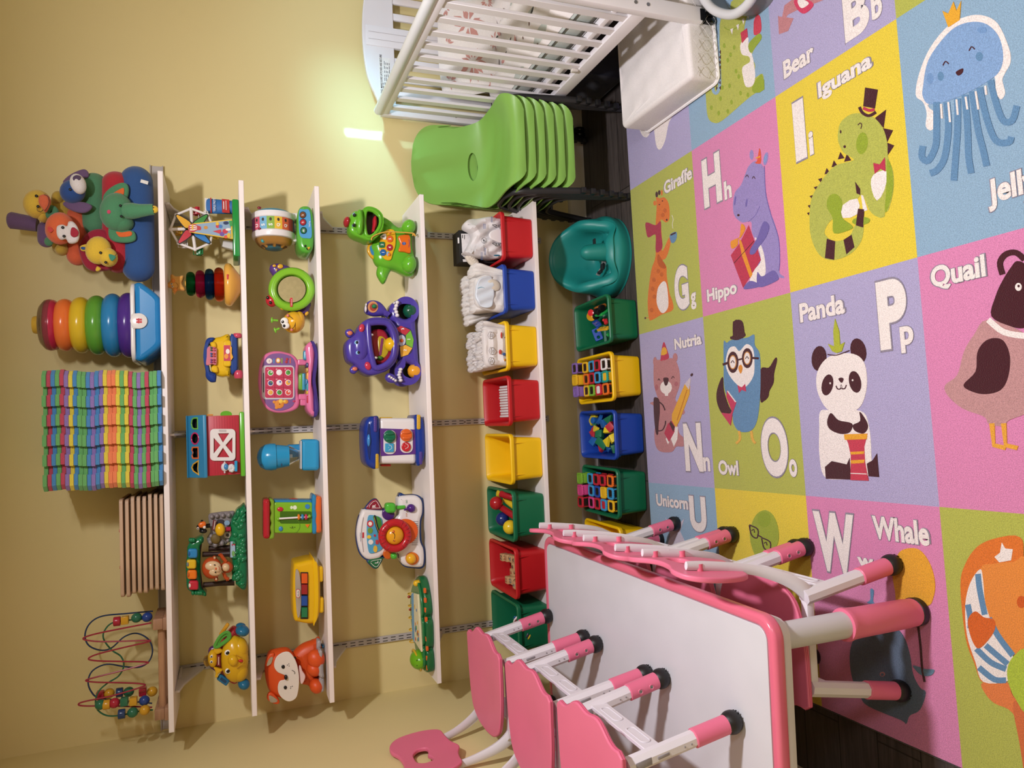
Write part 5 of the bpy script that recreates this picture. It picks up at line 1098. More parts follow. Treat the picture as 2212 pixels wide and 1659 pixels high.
b=B('m#B9B4B6').pz(D,[(1085,640),(1100,585),(1125,555),(1145,560),(1125,620)],Y-.033,.003,0,4); b.pz(D,[(1105,940),(1140,945),(1190,985),(1170,1005),(1120,1000)],Y-.033,.003,0,4); mk('glitter_ear_lining',b,er)
b=B('s#E3DCD4').pz(D,[(1160,610),(1185,550),(1240,510),(1300,502),(1345,540),(1385,620),(1405,720),(1408,800),(1400,890),(1375,965),(1310,998),(1250,975),(1205,920),(1195,850),(1215,795),(1262,780),(1290,760),(1262,735),(1195,705),(1162,660)],Y-.0385,.006,.002,5); fc=mk('cheek_patch',b,hd)
b=B('p#141214').ez(D,1275,755,26,18,Y-.042,.008,90); b.ez(D,1248,650,18,20,Y-.0385,.004); b.ez(D,1270,857,17,19,Y-.0385,.004)
for q in ((1290,632),(1305,622),(1308,642),(1325,850),(1322,865),(1340,845)): b.ez(D,q[0],q[1],5,5,Y-.0388,.001,n=6)
b.tz(D,[(1335,685),(1355,695),(1365,708),(1362,722)],Y-.0392,.0009); b.m('p#fff').ez(D,1242,645,5,6,Y-.0425,.001,n=8) if 0 else None; mk('eye',b,fc)
b=B('s#E6C8C8').pz(D,[(1405,655),(1425,645),(1440,690),(1470,740),(1460,790),(1435,825),(1415,790)],Y-.030,.01,.003,4); mk('chest_patch',b,bd)
b=B('s#A7A2A6').pz(D,[(1590,400),(1625,398),(1622,470),(1585,480)],Y-.012,.05,.006,4); b.pz(D,[(1605,480),(1640,500),(1650,600),(1655,700),(1660,760),(1625,770),(1595,720),(1595,600)],Y-.048,.05,.012,4); b.pz(D,[(1610,775),(1655,770),(1660,860),(1655,900),(1620,905)],Y-.040,.05,.010,4); mk('paw',b,t)
b=B('p#1a1514').ez(D,1365,560,18,12,Y-.02,.01); mk('side_button',b,t); b=B('p#1F5F80').ez(D,1640,440,18,22,Y+.02,.02); mk('blue_wheel',b,t)
for o in list(bpy.data.objects):
    if o.parent is None and o.get('category')=='toy' and abs(ORG[o.name].z-Z3)<.01: settle(o,Z3)
# ================================================================ FOURTH SHELF
Z4=ZS[3]+.0003; D=H_
# ---- dinosaur
Y=-.235; t=toy('dinosaur_toy','bright green dinosaur toy with open red mouth and numbered yellow belly',780,400,Y,Z4)
GN='p#62AE2A'
b=B(GN).pz(D,[(440,340),(420,400),(440,450),(440,500),(470,560),(540,600),(620,610),(690,640),(740,658),(790,655),(808,600),(808,520),(800,480),(780,400),(780,320),(795,250),(795,190),(770,172),(720,195),(670,230),(630,215),(580,170),(510,140),(480,230)],Y,.085,.032,5); b.ez(D,740,570,62,80,Y-.015,.035); b.ez(D,735,245,60,65,Y-.012,.035); bd=mk('body',b,t)
b=B(GN).pz(D,[(560,560),(600,590),(570,650),(540,720),(515,730),(485,690),(465,640),(475,580),(490,560)],Y+.02,.05,.018,5); mk('tail',b,bd)
b=B(GN).pz(D,[(222,160),(250,110),(310,90),(370,78),(430,90),(480,130),(510,180),(520,250),(490,300),(440,345),(390,360),(330,340),(260,310),(222,260)],Y-.045,.085,.012,5,holes=[[tuple(p)[:2] for p in crom([(362,105),(395,92),(445,108),(484,150),(486,225),(450,292),(405,326),(366,312),(352,230),(352,160)],2)]]); b.tz(D,[(362,105),(395,92),(445,108),(484,150),(486,225),(450,292),(405,326),(366,312),(352,230),(352,160)],Y-.044,.0065,4,12,True); b.ez(D,275,195,52,92,Y-.036,.024); hd=mk('head',b,t)
b=B('s#26160f').pz(D,[(350,95),(440,95),(492,150),(492,230),(450,305),(370,330),(345,230)],Y-.012,.004,0,4); mk('mouth_lining',b,hd)
b=B('p#B3202E').pz(D,[(430,160),(450,140),(462,180),(460,230),(435,275),(418,285),(425,220)],Y-.035,.03,.008,4); mk('tongue',b,hd)
b=B(GN).ez(D,306,200,34,112,Y-.052,.020); mk('snout',b,hd)
b=B('p#7FB8E0').ez(D,262,140,19,22,Y-.046,.008); b.ez(D,258,228,19,22,Y-.046,.008); b.m('p#10141c').ez(D,261,140,14,16,Y-.061,.008,n=12); b.ez(D,257,228,14,16,Y-.063,.008,n=12); mk('eye',b,hd)
b=B('p#A3202C').ez(D,195,200,30,46,Y-.02,.03); mk('horn_button',b,hd)
b=B('p#E3AC22').pz(D,[(478,390),(500,320),(540,270),(585,262),(620,290),(622,400),(600,470),(580,530),(530,525),(490,470)],Y-.006,.012,.003,5); bp=mk('belly_panel',b,bd)
for x,y,cc,s,shp_ in ((512,328,'E8E4E0','3','t'),(503,398,'1F7048','2','q'),(512,466,'1F5FA8','1','c'),(572,348,'D8602A','5','c'),(570,422,'A8243A','4','c')):
    b=B('p#'+cc); (b.rz(D,x,y,50,52,Y-.010,.006,.001,.25) if shp_=='q' else b.pz(D,[(x-26,y),(x+22,y-26),(x+22,y+26)],Y-.010,.006,0,3) if shp_=='t' else b.cz(D,x,y,27,29,Y-.010,.006,20,.001)); b.m('x#2a3038' if cc=='E8E4E0' else 'x#F2EEEA').txz(D,x,y,s,Y-.0112,.010,0,1,.02); mk('number_button',b,bp)
b=B('p#E07A2A').ez(D,570,292,12,12,Y-.009,.004); b.ez(D,565,485,14,14,Y-.009,.004); b.m('x#7fb0d0').ez(D,555,478,14,20,Y-.0075,.002); mk('picture_button',b,bp)
b=B('p#DC6A1E').pz(D,[(645,330),(680,312),(745,315),(752,400),(752,470),(700,460),(650,450),(665,390)],Y-.012,.02,.004,4); dr=mk('orange_door',b,t); b=B('x#1F4F9A').cz(D,695,388,16,14,Y-.0128,.001); b.m('x#7a3a7a').tz(D,[(735,350),(742,385),(735,420)],Y-.0128,.0008); b.m('x#E9E2DA').txz(D,695,388,'vtech',Y-.0136,.003); mk('door_mark',b,dr)
b=B('p#DFA522').pz(D,[(375,440),(385,395),(412,375),(440,400),(450,460),(445,520),(420,515),(390,480)],Y+.03,.02,.004,4); b.m('x#2F7FB8').pz(D,[(395,425),(415,400),(430,440),(435,490),(410,480)],Y+.029,.002,0,3); mk('saddle',b,bd)
b=B('f#D9A43A').tz(D,[(410,360),(420,330),(480,300),(560,285),(660,290),(740,295),(780,300)],-.285,.0022); b.tz(D,[(780,300),(795,325)],-.285,.003); b.tz(D,[(778,300),(770,320)],-.285,.003); mk('pull_string',b,t)
# ---- hippo
Y=-.235; t=toy('hippo_ball_toy','purple hippo ball-popper toy with open mouth and four balls',820,1250,Y,Z4)
PU='p#4B3C9A'
b=B(PU).pz(D,[(610,1040),(600,980),(625,910),(690,870),(760,868),(820,885),(838,950),(835,1100),(850,1250),(862,1400),(868,1500),(850,1590),(800,1618),(730,1600),(680,1560),(665,1480),(690,1420),(640,1250),(640,1100)],Y,.10,.022,4,holes=[[(x,y) for x,y in [(745+62*math.cos(2*PI*k/20),972+70*math.sin(2*PI*k/20)) for k in range(20)]],[(x,y) for x,y in [(760+66*math.cos(2*PI*k/20),1506+70*math.sin(2*PI*k/20)) for k in range(20)]]]); bd=mk('base_body',b,t)
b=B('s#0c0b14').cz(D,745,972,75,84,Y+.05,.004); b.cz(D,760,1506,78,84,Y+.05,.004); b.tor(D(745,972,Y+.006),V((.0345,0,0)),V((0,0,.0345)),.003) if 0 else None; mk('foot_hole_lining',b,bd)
b=B(PU).pz(D,[(225,1300),(240,1230),(300,1180),(360,1080),(440,1035),(540,1030),(620,1055),(680,1140),(692,1250),(680,1370),(640,1450),(560,1510),(450,1540),(370,1510),(310,1450),(245,1400)],Y-.030,.11,.016,5,holes=[[tuple(p)[:2] for p in crom([(410,1110),(440,1090),(520,1085),(580,1100),(620,1170),(635,1260),(620,1370),(560,1440),(480,1465),(455,1400),(430,1280)],2)]]); b.tz(D,[(412,1100),(440,1082),(520,1076),(588,1092),(630,1168),(646,1260),(630,1376),(566,1450),(478,1474),(448,1400),(424,1280)],Y-.028,.0120,4,12,True); b.ez(D,350,1280,75,140,Y-.022,.020); hd=mk('head',b,t)
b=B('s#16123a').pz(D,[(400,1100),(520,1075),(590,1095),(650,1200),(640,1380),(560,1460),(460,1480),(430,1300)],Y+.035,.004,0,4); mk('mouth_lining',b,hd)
b=B('p#9C1F34').pz(D,[(430,1180),(480,1135),(560,1150),(600,1230),(625,1320),(600,1400),(520,1445),(465,1400),(445,1290)],Y+.002,.03,.008,4); b.m('p#B9A028').pz(D,[(500,1215),(540,1200),(590,1260),(590,1340),(545,1390),(505,1330)],Y+.0,.01,.003,4); b.m('p#3F7A2C').ez(D,515,1390,28,20,Y-.002,.01); b.m('x#7a2a5a').rz(D,528,1290,22,150,Y-.002,.002,0,.4,8); mk('ball_track',b,t)
b=B('p#E8E2E0').ez(D,435,1187,26,14,Y-.02,.012); b.ez(D,468,1388,30,14,Y-.02,.012); mk('tooth',b,hd)
b=B('p#C0344E').ez(D,358,1128,38,26,Y-.030,.008,100); b.ez(D,412,1458,38,28,Y-.030,.008,70); mk('nostril_pad',b,hd)
b=B(PU).pz(D,[(250,1210),(220,1180),(222,1145),(260,1132),(290,1160),(300,1190)],Y-.005,.025,.008,4); b.pz(D,[(290,1450),(258,1480),(265,1515),(300,1525),(335,1490),(340,1460)],Y-.005,.025,.008,4); er=mk('ear',b,hd); b=B('p#D9785A').ez(D,256,1172,24,20,Y-.007,.006); b.ez(D,298,1483,24,18,Y-.007,.006); mk('ear_lining',b,er)
b=B('p#8FC0E8').ez(D,313,1255,20,22,Y-.033,.008); b.ez(D,325,1342,20,20,Y-.033,.008); b.m('p#10131c').ez(D,316,1253,12,13,Y-.039,.005,n=12); b.ez(D,330,1340,12,13,Y-.039,.005,n=12); mk('eye',b,hd)
b=B(PU).pz(D,[(590,1030),(560,1015),(470,1018),(400,990),(390,940),(420,890),(470,878),(530,900),(580,960)],Y-.01,.05,.018,5); b.pz(D,[(570,1560),(590,1520),(640,1530),(670,1570),(660,1605),(600,1600)],Y-.02,.04,.012,4); ar=mk('arm',b,t)
b=B('x#C98A5A').cz(D,455,943,45,50,Y-.0112,.002); b.m('x#A03A2A').cz(D,458,945,30,34,Y-.0122,.002); b.m('p#1F7A50').ez(D,466,938,22,20,Y-.013,.012); mk('spinner_button',b,ar)
b=B('p#E6E0E4')
for q in ((392,960,10,30),(395,925,8,14),(640,910,10,10)): b.ez(D,q[0],q[1],q[2],q[3],Y-.008,.012)
for k in range(5): b.ez(D,650+8*abs(k-2),905+k*28,18,17,Y-.008,.012,n=12); b.ez(D,682+7*abs(k-2),1488+k*24,18,15,Y-.008,.012,n=12)
for k in range(4): b.ez(D,598+18*k,1550+12*k,12,12,Y-.022,.010,n=10)
mk('claws',b,bd)
b=B('x#2b2452').pz(D,[(652,1130),(680,1105),(700,1112),(785,1140),(800,1250),(790,1340),(715,1378),(690,1370),(690,1240)],Y-.0012,.002,0,4); 
b.m('x#B8283A').pz(D,[(655,1130),(700,1108),(780,1145),(740,1190),(690,1165)],Y-.0022,.0012,0,0); b.m('x#6FAE34').pz(D,[(742,1190),(783,1148),(810,1230),(800,1300),(745,1270)],Y-.0022,.0012,0,0); b.m('x#E2A838').pz(D,[(742,1275),(798,1303),(760,1360),(700,1380),(690,1290)],Y-.0022,.0012,0,0); b.m('x#B9BCD0').cz(D,705,1235,35,48,Y-.0032,.0012); b.m('p#D8602A').ez(D,705,1237,15,17,Y-.0035,.006); b.m('x#F0ECEA').txz(D,715,1135,'3',Y-.0040,.011,10,1,.03); b.txz(D,768,1225,'1',Y-.0040,.012,0,1,.03); b.txz(D,735,1320,'2',Y-.0040,.011,-10,1,.03); mk('number_dial',b,bd)
for x,y,cc,nm,yy in ((588,1270,'E2B31C','yellow ball resting in the mouth of the purple hippo toy',-.247),(752,978,'11503a','dark green ball in the right foot hole of the purple hippo toy',-.214),(790,1503,'E09A2A','orange ball in the left foot hole of the purple hippo toy',-.214)):
    c=D(x,y,yy); b=B('p#'+cc).ball(c,.0275 if nm[0]!='d' else .0285,28); o=mk('ball',b,label=nm,cat='ball',group='balls of the hippo toy')
# ---- activity cube
D=I_; Y=-.262; t=toy('activity_cube','blue, white and purple activity cube with four coloured knobs',880,450,Y,Z4)
b=B('p#E4E0E2').rz(D,650,455,330,400,Y+.008,.13,.014,.1); bd=mk('white_body',b,t)
b=B('s#5B2E84').pz(D,[(492,345),(800,355),(812,570),(500,588)],Y+.006,.006,.001,0); mk('purple_panel',b,bd)
b=B('p#15358E').pz(D,[(490,255),(440,238),(400,250),(370,300),(360,400),(365,550),(378,650),(420,692),(460,700),(492,640),(498,450)],Y-.006,.15,.018,4); tb=mk('top_ring',b,t,'blue top ring')
b=B('s#0f2a6a').pz(D,[(395,300),(380,400),(382,520),(400,620),(412,500),(408,380)],Y-.0075,.004,0,4); b.m('p#3F86C8').ez(D,393,450,16,55,Y-.006,.01); mk('top_opening',b,tb)
b=B('p#15358E').pz(D,[(800,240),(840,232),(875,270),(890,400),(890,560),(870,640),(830,675),(812,600),(805,400)],Y-.006,.15,.014,4); bb_=mk('bottom_ring',b,t,'blue bottom ring')
for x,y,w,h,cc,pp in ((450,310,30,130,'4E3A8E',tb),(468,632,28,130,'C9A22A',tb),(830,290,32,120,'D2A62A',bb_),(850,600,28,110,'4E3A8E',bb_)): b=B('s#'+cc).rz(D,x,y,h if 0 else w,h,Y-.009,.02,.004,.4); 
for x,y,w,h,cc,pp in ((452,310,30,135,'4E3A8E',tb),(468,632,28,130,'C9A22A',tb),(832,290,32,130,'D2A62A',bb_),(850,605,28,115,'4E3A8E',bb_)):
    b=B('s#'+cc).rz(D,x,y,w,h,Y-.010,.02,.004,.4)
    for k in range(7): b.rz(D,x,y-h*.38+k*h*.125,w*.9,3,Y-.0112,.003,0,.2)
    mk('grip_strip',b,pp)
for x,y,cc in ((578,416,'17694A'),(724,405,'D9642A')):
    b=B('p#E0DADC').rz(D,x,y+50,110,210,Y+.0035,.004,.001,.4); b.m('p#'+cc).cz(D,x,y,52,56,Y-.008,.016,30,.004); b.ez(D,x,y-24,40,14,Y-.008,.006); b.ez(D,x,y+24,40,14,Y-.008,.006); mk('turning_knob',b,bd)
b=B('p#3F9CC8').rz(D,576,515,76,76,Y-.003,.012,.002,.06); b.m('p#C02A34').cz(D,722,507,40,42,Y-.003,.012,28,.002); bt=mk('picture_button',b,bd)
b=B('x#EFEAEA')
for x,y in ((578,512),(722,500)):
    b.torz(D,x,y,17,18,Y-.0036,.0008,a0=-90,a1=90); b.tz(D,[(x-8,y-26),(x-2,y-18)],Y-.0036,.0009); b.tz(D,[(x-8,y+26),(x-2,y+18)],Y-.0036,.0009); b.ez(D,x-12,y,3,3,Y-.0036,.001,n=6)
mk('smile_mark',b,bt)
b=B('p#D0A52A').rz(D,550,262,110,30,-.22,.03,.004,.4); b.m('p#C0342A').rz(D,545,668,90,20,-.22,.03,.004,.4); mk('side_handle',b,bd)
# ---- driving dashboard
Y=-.225; t=toy('toy_dashboard','white toy driving dashboard with red steering wheel and road scene screen',880,1250,Y,Z4)
b=B('p#E3DFDF').pz(D,[(700,945),(760,930),(850,932),(900,980),(905,1080),(885,1160),(885,1320),(915,1400),(920,1500),(900,1555),(830,1560),(750,1545),(710,1500),(700,1440),(640,1400),(640,1180),(690,1100),(690,1000)],Y,.075,.016,4); b.m('p#1D3A72').pz(D,[(690,945),(760,925),(860,925),(908,975),(912,1080),(892,1160),(895,1320),(922,1400),(926,1500),(905,1562),(830,1566),(745,1552),(705,1500),(690,1400)],Y+.02,.04,.004,4); bs_=mk('base',b,t)
b=B('p#E3DFDF').pz(D,[(400,1050),(540,1060),(620,1060),(640,1200),(640,1400),(560,1450),(520,1480),(430,1490),(370,1440),(340,1350),(330,1250),(345,1150),(370,1080)],Y+.012,.05,.012,4); b.m('p#1D3A72').pz(D,[(400,1042),(560,1040),(640,1060),(650,1400),(530,1490),(430,1500),(360,1450),(328,1350),(322,1250),(338,1140),(365,1075)],Y+.03,.028,.003,4); ds=mk('dashboard',b,t)
b=B('x#4FA0C8').pz(D,[(425,1120),(460,1100),(540,1125),(552,1200),(552,1330),(545,1400),(450,1435),(425,1380),(415,1250)],Y+.008,.004,.001,4)
b.m('x#3F8A34').pz(D,[(470,1110),(535,1130),(545,1230),(520,1300),(500,1200)],Y+.0072,.001,0,4); b.m('x#1d2322').pz(D,[(478,1110),(495,1110),(515,1200),(545,1260),(530,1280),(495,1210)],Y+.0064,.001,0,4); b.m('x#E8C23A').tz(D,[(480,1120),(505,1210),(530,1265)],Y+.006,.0007); b.m('x#C02E3A').cz(D,445,1175,28,30,Y+.0066,.001); b.m('x#EFE6DE').cz(D,445,1175,16,18,Y+.0058,.001); b.m('x#6E9A3A').cz(D,445,1235,22,26,Y+.0066,.001); b.m('x#E8C83A').cz(D,435,1290,18,16,Y+.0066,.001); b.m('x#C03A44').rz(D,505,1335,26,38,Y+.0062,.001,0,.2); b.m('x#E9E4E0').cz(D,450,1335,22,22,Y+.0066,.001); b.m('x#E2B83A').cz(D,490,1395,18,30,Y+.0062,.001); b.m('x#C02E4A').cz(D,484,1278,9,11,Y+.006,.001)
mk('road_screen',b,ds)
b=B('x#B8B0B4').tz(D,[(385,1120),(368,1250),(385,1420)],Y+.0105,.0012); b.m('x#C22A35').rz(D,384,1275,14,48,Y+.0105,.0008,0,.1); b.m('x#2a4a8a').txz(D,360,1290,'Learning Driver',Y+.0108,.0048,0,1); mk('maker_mark',b,ds)
for pts,cc,s,q in (([(405,1050),(440,985),(480,958),(510,965),(552,1040),(545,1055)],'8E2238','R',(478,1020)),([(420,1495),(555,1465),(560,1480),(520,1555),(490,1570),(455,1550)],'17693E','L',(500,1510))):
    b=B('p#1D3A72').pz(D,pts,Y+.018,.022,.004,5); c=V((sum(p[0] for p in pts)/6,sum(p[1] for p in pts)/6)); b.m('p#'+cc).pz(D,[tuple(c+(V(p)-c)*.9) for p in pts],Y+.0155,.01,.003,5); b.m('x#EDE8EA').tz(D,[tuple(c+(V(p)-c)*.62) for p in pts],Y+.0148,.0009,3,5,closed=True); b.txz(D,q[0],q[1],s,Y+.0146,.013,0,1,.02); mk('turn_signal',b,t)
b=B('p#D65A1E').lathe([(.030,0),(.046,.004),(.048,.014),(.03,.018)],D(745,1240,Y+.004),ax=(0,-1,.1),n=36); mk('wheel_column',b,t)
c=D(660,1278,Y-.030); rr=dist(D,660,1135,660,1420,Y-.03)/2
b=B('p#B91F2A').tor(c,V((rr*.80,0,0)),V((0,0,rr*.80)),rr*.24,40,14); b.lathe([(rr*.7,0),(rr*.7,.006)],c+V((0,.006,0)),ax=(0,-1,0),n=36)
wl=mk('steering_wheel',b,t,'red steering wheel'); b=B('s#7c141c')
for k in range(22):
    if k in (0,1,10,11,12,21): continue
    a=2*PI*k/22; d=V((math.cos(a),0,math.sin(a))); b.tube([c+d*(rr*.68)+V((0,-rr*.2,0)),c+d*(rr*.86)+V((0,-rr*.235,0)),c+d*(rr*.98)+V((0,-rr*.14,0))],.0011,5,sm=2)
mk('grip_lines',b,wl)
b=B('p#E3A022').ell(c,(rr*.56,0,0),(0,0,rr*.56),(0,-.020,0),32); b.m('x#241008'); 
ctr=(660,1278)
for q in ((625,1262),(630,1305)): b.ell(V((D(q[0],q[1],Y).x,c.y-.0165,D(q[0],q[1],Y).z)),(.0035,0,0),(0,0,.0035),(0,-.0015,0),10)
b.tz(D,[(635,1250),(655,1262),(660,1285),(655,1305)],c.y-.0195,.0011); b.m('p#D0602A').ez(D,650,1245,12,14,c.y-.014,.005); b.ez(D,655,1322,10,10,c.y-.014,.005); mk('smiling_horn',b,wl)
b=B('s#8f8a8e')
for k in range(13): b.rz(D,835,1155+k*17,56,5,Y-.0012,.002,0,.3)
mk('vent_lines',b,bs_)
b=B('p#4A2470').cz(D,605,1090,55,55,Y+.004,.02,28,.004); mk('purple_disc',b,t)
b=B('p#4FB53A').rz(D,628,1040,90,88,Y-.02,.045,.010,.3); b.tz(D,[(670,1035),(700,1033),(745,1030)],Y-.0,.0075); mk('gear_lever',b,t,'green gear lever')
b=B('p#4A1F78').ez(D,800,1040,38,38,Y-.002,.018); b.tz(D,[(800,1045),(740,1052)],Y-.016,.004); b.m('x#2a8a5a').txz(D,762,982,'GO',Y-.001,.006,0,1,.01); b.m('x#c87a2a').txz(D,762,1098,'STOP',Y-.001,.005,0,.8,.01); mk('speed_knob',b,t)
b=B('p#D0601E').cz(D,600,1440,40,46,Y+.002,.02,26,.004); b.m('p#4FB53A').ez(D,650,1455,30,30,Y-.008,.014); mk('orange_lever',b,t)
b=B('p#D9721E').cz(D,812,1480,58,56,Y-.006,.01,28,.003); b.m('p#E8AE24').ez(D,800,1480,44,46,Y-.006,.018); mk('horn_dial',b,t)
# ---- turtle music book
D=J_; Y=-.27; t=toy('turtle_book','green turtle-shaped music book lying flat with yellow rings and orange keys',850,600,-.2,Z4)
zt=Z4+.035
out=[(235,0),(250,.02)]
xa=D(800,948,-.29).x; xb=D(780,205,-.29).x; W=(xb-xa)
ol=crom([(xa+.006,-.262),(xa+.03,-.285),(xa+.08,-.280),(xa+.095,-.268),(xa+.115,-.284),(xa+.19,-.287),(xa+.21,-.27),(xa+.235,-.283),(xa+.29,-.268),(xb-.005,-.225),(xb-.002,-.17),(xb-.05,-.09),(xb-.12,-.055),(xb-.20,-.06),(xb-.26,-.10),(xa+.025,-.15),(xa+.0,-.20)],5)
b=B('p#1A6338').prism([(p.x,p.y) for p in ol],((0,0,Z4),(1,0,0),(0,1,0),(0,0,1)),.030,.008,4); bd=mk('shell_body',b,t)
b=B('p#1F7442').prism([(p.x*.90+(xa+xb)/2*.10,p.y*.86-.18*.14) for p in ol],((0,0,Z4+.029),(1,0,0),(0,1,0),(0,0,1)),.010,.004,3); mk('shell_top',b,bd)
b=B('p#6DB020'); hx=xa+.040; b.ell((hx,-.205,Z4+.040),(.036,0,0),(0,.050,0),(0,0,.036),26); hd=mk('turtle_head',b,t); b=B('p#D9B02A').tor(V((hx-.004,-.195,Z4+.048)),V((.038,0,.010)),V((0,.050,.0)),.004,36,8); mk('yellow_cap',b,hd)
b=B('x#1a2a10')
for dx in (-.008,.010): b.ball((hx+dx,-.244,Z4+.058),.0028,8)
mk('eye',b,hd)
b=B('x#E6DEB8').prism([(xa+.085,-.262),(xb-.055,-.240),(xb-.07,-.13),(xa+.10,-.12)],((0,0,Z4+.0385),(1,0,0),(0,1,0),(0,0,1)),.008,.002,2); pg=mk('page',b,t)
b=B('x#6FA8D0').prism([(xa+.09,-.16),(xb-.062,-.175),(xb-.075,-.138),(xa+.103,-.128)],((0,0,Z4+.0468),(1,0,0),(0,1,0),(0,0,1)),.0006)
for k in range(16): b.m(random.choice(['x#C0413A','x#E0B03A','x#5FA04A','x#D87A3A','x#4a7ab0'])).ell((xa+.11+.165*random.random(),-.235+.06*random.random(),Z4+.0468),(random.uniform(.006,.013),0,0),(0,random.uniform(.005,.010),0),(0,0,.0008),10)
mk('page_pictures',b,pg)
for k in range(5):
    x=xa+.085+k*.046; b=B('p#E0B02A').tor(V((x,-.118,Z4+.044)),V((.0,.014,0)),V((0,0,.012)),.0022,20,6); mk('binder_ring',b,t)
for k in range(9):
    if k==4: continue
    x=xa+.028+k*(W-.05)/8.4; b=B('p#D9652A').box((x,-.2775+.004*abs(k-4)/4,Z4+.026),(.019,.012,.010),bev=.003); mk('orange_key',b,t)
b=B('p#E8B92A').ell((xb-.022,-.20,Z4+.04),(.012,0,0),(0,.012,0),(0,0,.012),18); b.cyl((xb-.022,-.20,Z4+.028),(xb-.022,-.20,Z4+.04),.012); mk('yellow_knob',b,t)
b=B('p#A83A2A').ball((xa+.25,-.085,Z4+.045),.006,12); b.ball((xa+.2,-.085,Z4+.043),.005,10); mk('red_light',b,t)
for o in list(bpy.data.objects):
    if o.parent is None and o.get('category')=='toy' and abs(ORG[o.name].z-Z4)<.01: settle(o,Z4)
# ================================================================ LOWEST SHELF AND FLOOR BINS: what is in them
Z5=ZB; D=K_
# ---- wipes in the red bin
Y=-.255; t=thing('wipes_pack','white crinkled pack of wipes with a hard lid, upright in the red bin','wipes pack',(1.80,Y,Z5+.02))
bend=lambda u,v,w:(u,v,w-.010*math.sin(u*60)*math.sin(v*45)-.006*math.sin(u*130+v*90))
b=B('s#DAD6D8').pz(D,[(190,215),(240,165),(360,155),(480,152),(560,150),(640,160),(640,505),(560,515),(480,520),(380,518),(270,500),(190,465),(215,440),(260,350),(262,300),(215,265)],Y,.075,.022,3,grid=.008,bend=bend); bg=mk('bag',b,t)
b=B('s#E8E4E6').pz(D,[(405,305),(440,275),(500,268),(530,272),(530,392),(500,390),(430,360),(408,340)],Y-.022,.012,.004,3); mk('hard_lid',b,bg)
b=B('x#2f3036'); yy=Y-.0165
b.text('DO NOT FLUSH',(D(355,415,yy),(1,0,0),(0,0,1),(0,-1,0)),.0075,.62,0); b.torz(D,355,370,24,24,yy,.0006); b.tz(D,[(338,352),(374,388)],yy,.0007); b.ez(D,352,370,9,5,yy,.0006,40,n=8)
b.m('x#15151a'); 
for cy in (240,405):
    for pp in ([(432,cy-4),(436,cy-14)],[(430,cy-8),(455,cy+8)],[(440,cy-12),(470,cy-6),(455,cy+14),(475,cy+16)],[(485,cy-12),(485,cy+14)],[(494,cy+14),(497,cy-12),(508,cy-6)]): b.tz(D,pp,Y-.021,.0012,2,6)
b.m('x#3f5f9a')
for (x,y0,n_,r) in ((350,225,5,3),(420,160,6,2),(360,462,7,2),(330,500,8,2)):
    for j in range(r):
        for k in range(n_): b.rz(D,x+j*9,y0+k*9 if x>340 and y0<300 else y0-20+k*9,5,6,Y-.0155,.0005,0,.3)
b.m('x#2a6a86').ez(D,470,505,30,8,Y-.0135,.001,0,n=12); mk('bag_print',b,bg)
b=B('x#1b1b1d').box(((D(150,300,-.13).x+D(150,585,-.13).x)/2,-.125,(D(108,440,-.13).z+Z5+.03)/2),(dist(D,150,305,150,585,-.13),.09,D(108,440,-.13).z-Z5-.03),bev=.001,seg=1); bx=mk('black_box',b,label='black and white glove box standing at the back of the red bin',cat='box')
b=B('x#E6E2E2'); p=D(190,400,-.172); b.pz(D,[(150,310),(300,310),(300,475),(160,478)],-.1712,.001,0,0); b.pz(D,[(165,540),(300,538),(300,560),(168,562)],-.1712,.001,0,0); b.pz(D,[(118,345),(132,345),(134,395),(120,397)],-.1712,.001,0,0); b.m('x#111')
b=b; 
for k in range(6): b.m('x#D8D4D4').rz(D,175+0*k,490+0*k,14,1,-.1718,.0004,0,0) if 0 else b.m('x#DDD9D9').rz(D,172+(k%3)*14,500+(k//3)*14,8,10,-.1720,.0005,0,.1)
b.m('x#2a2a2a').rz(D,162,335,6,30,-.1720,.0005,0,.2); b.rz(D,180,340,5,40,-.1720,.0005,0,.2); mk('box_print',b,bx)
b=B('f#D9CFC0')
for k in range(5): b.tz(D,[(215+k*16,500+k*12,-.20),(235+k*14,520+k*14,-.215),(225+k*15,545+k*12,-.20)],-.2,.009,4)
b.tz(D,[(205,505,-.20),(240,560,-.20),(290,590,-.20)],-.2,.014,4); mk('folded_cloth',b,label='small cream ribbed cloth tucked behind the wipes in the red bin',cat='cloth')
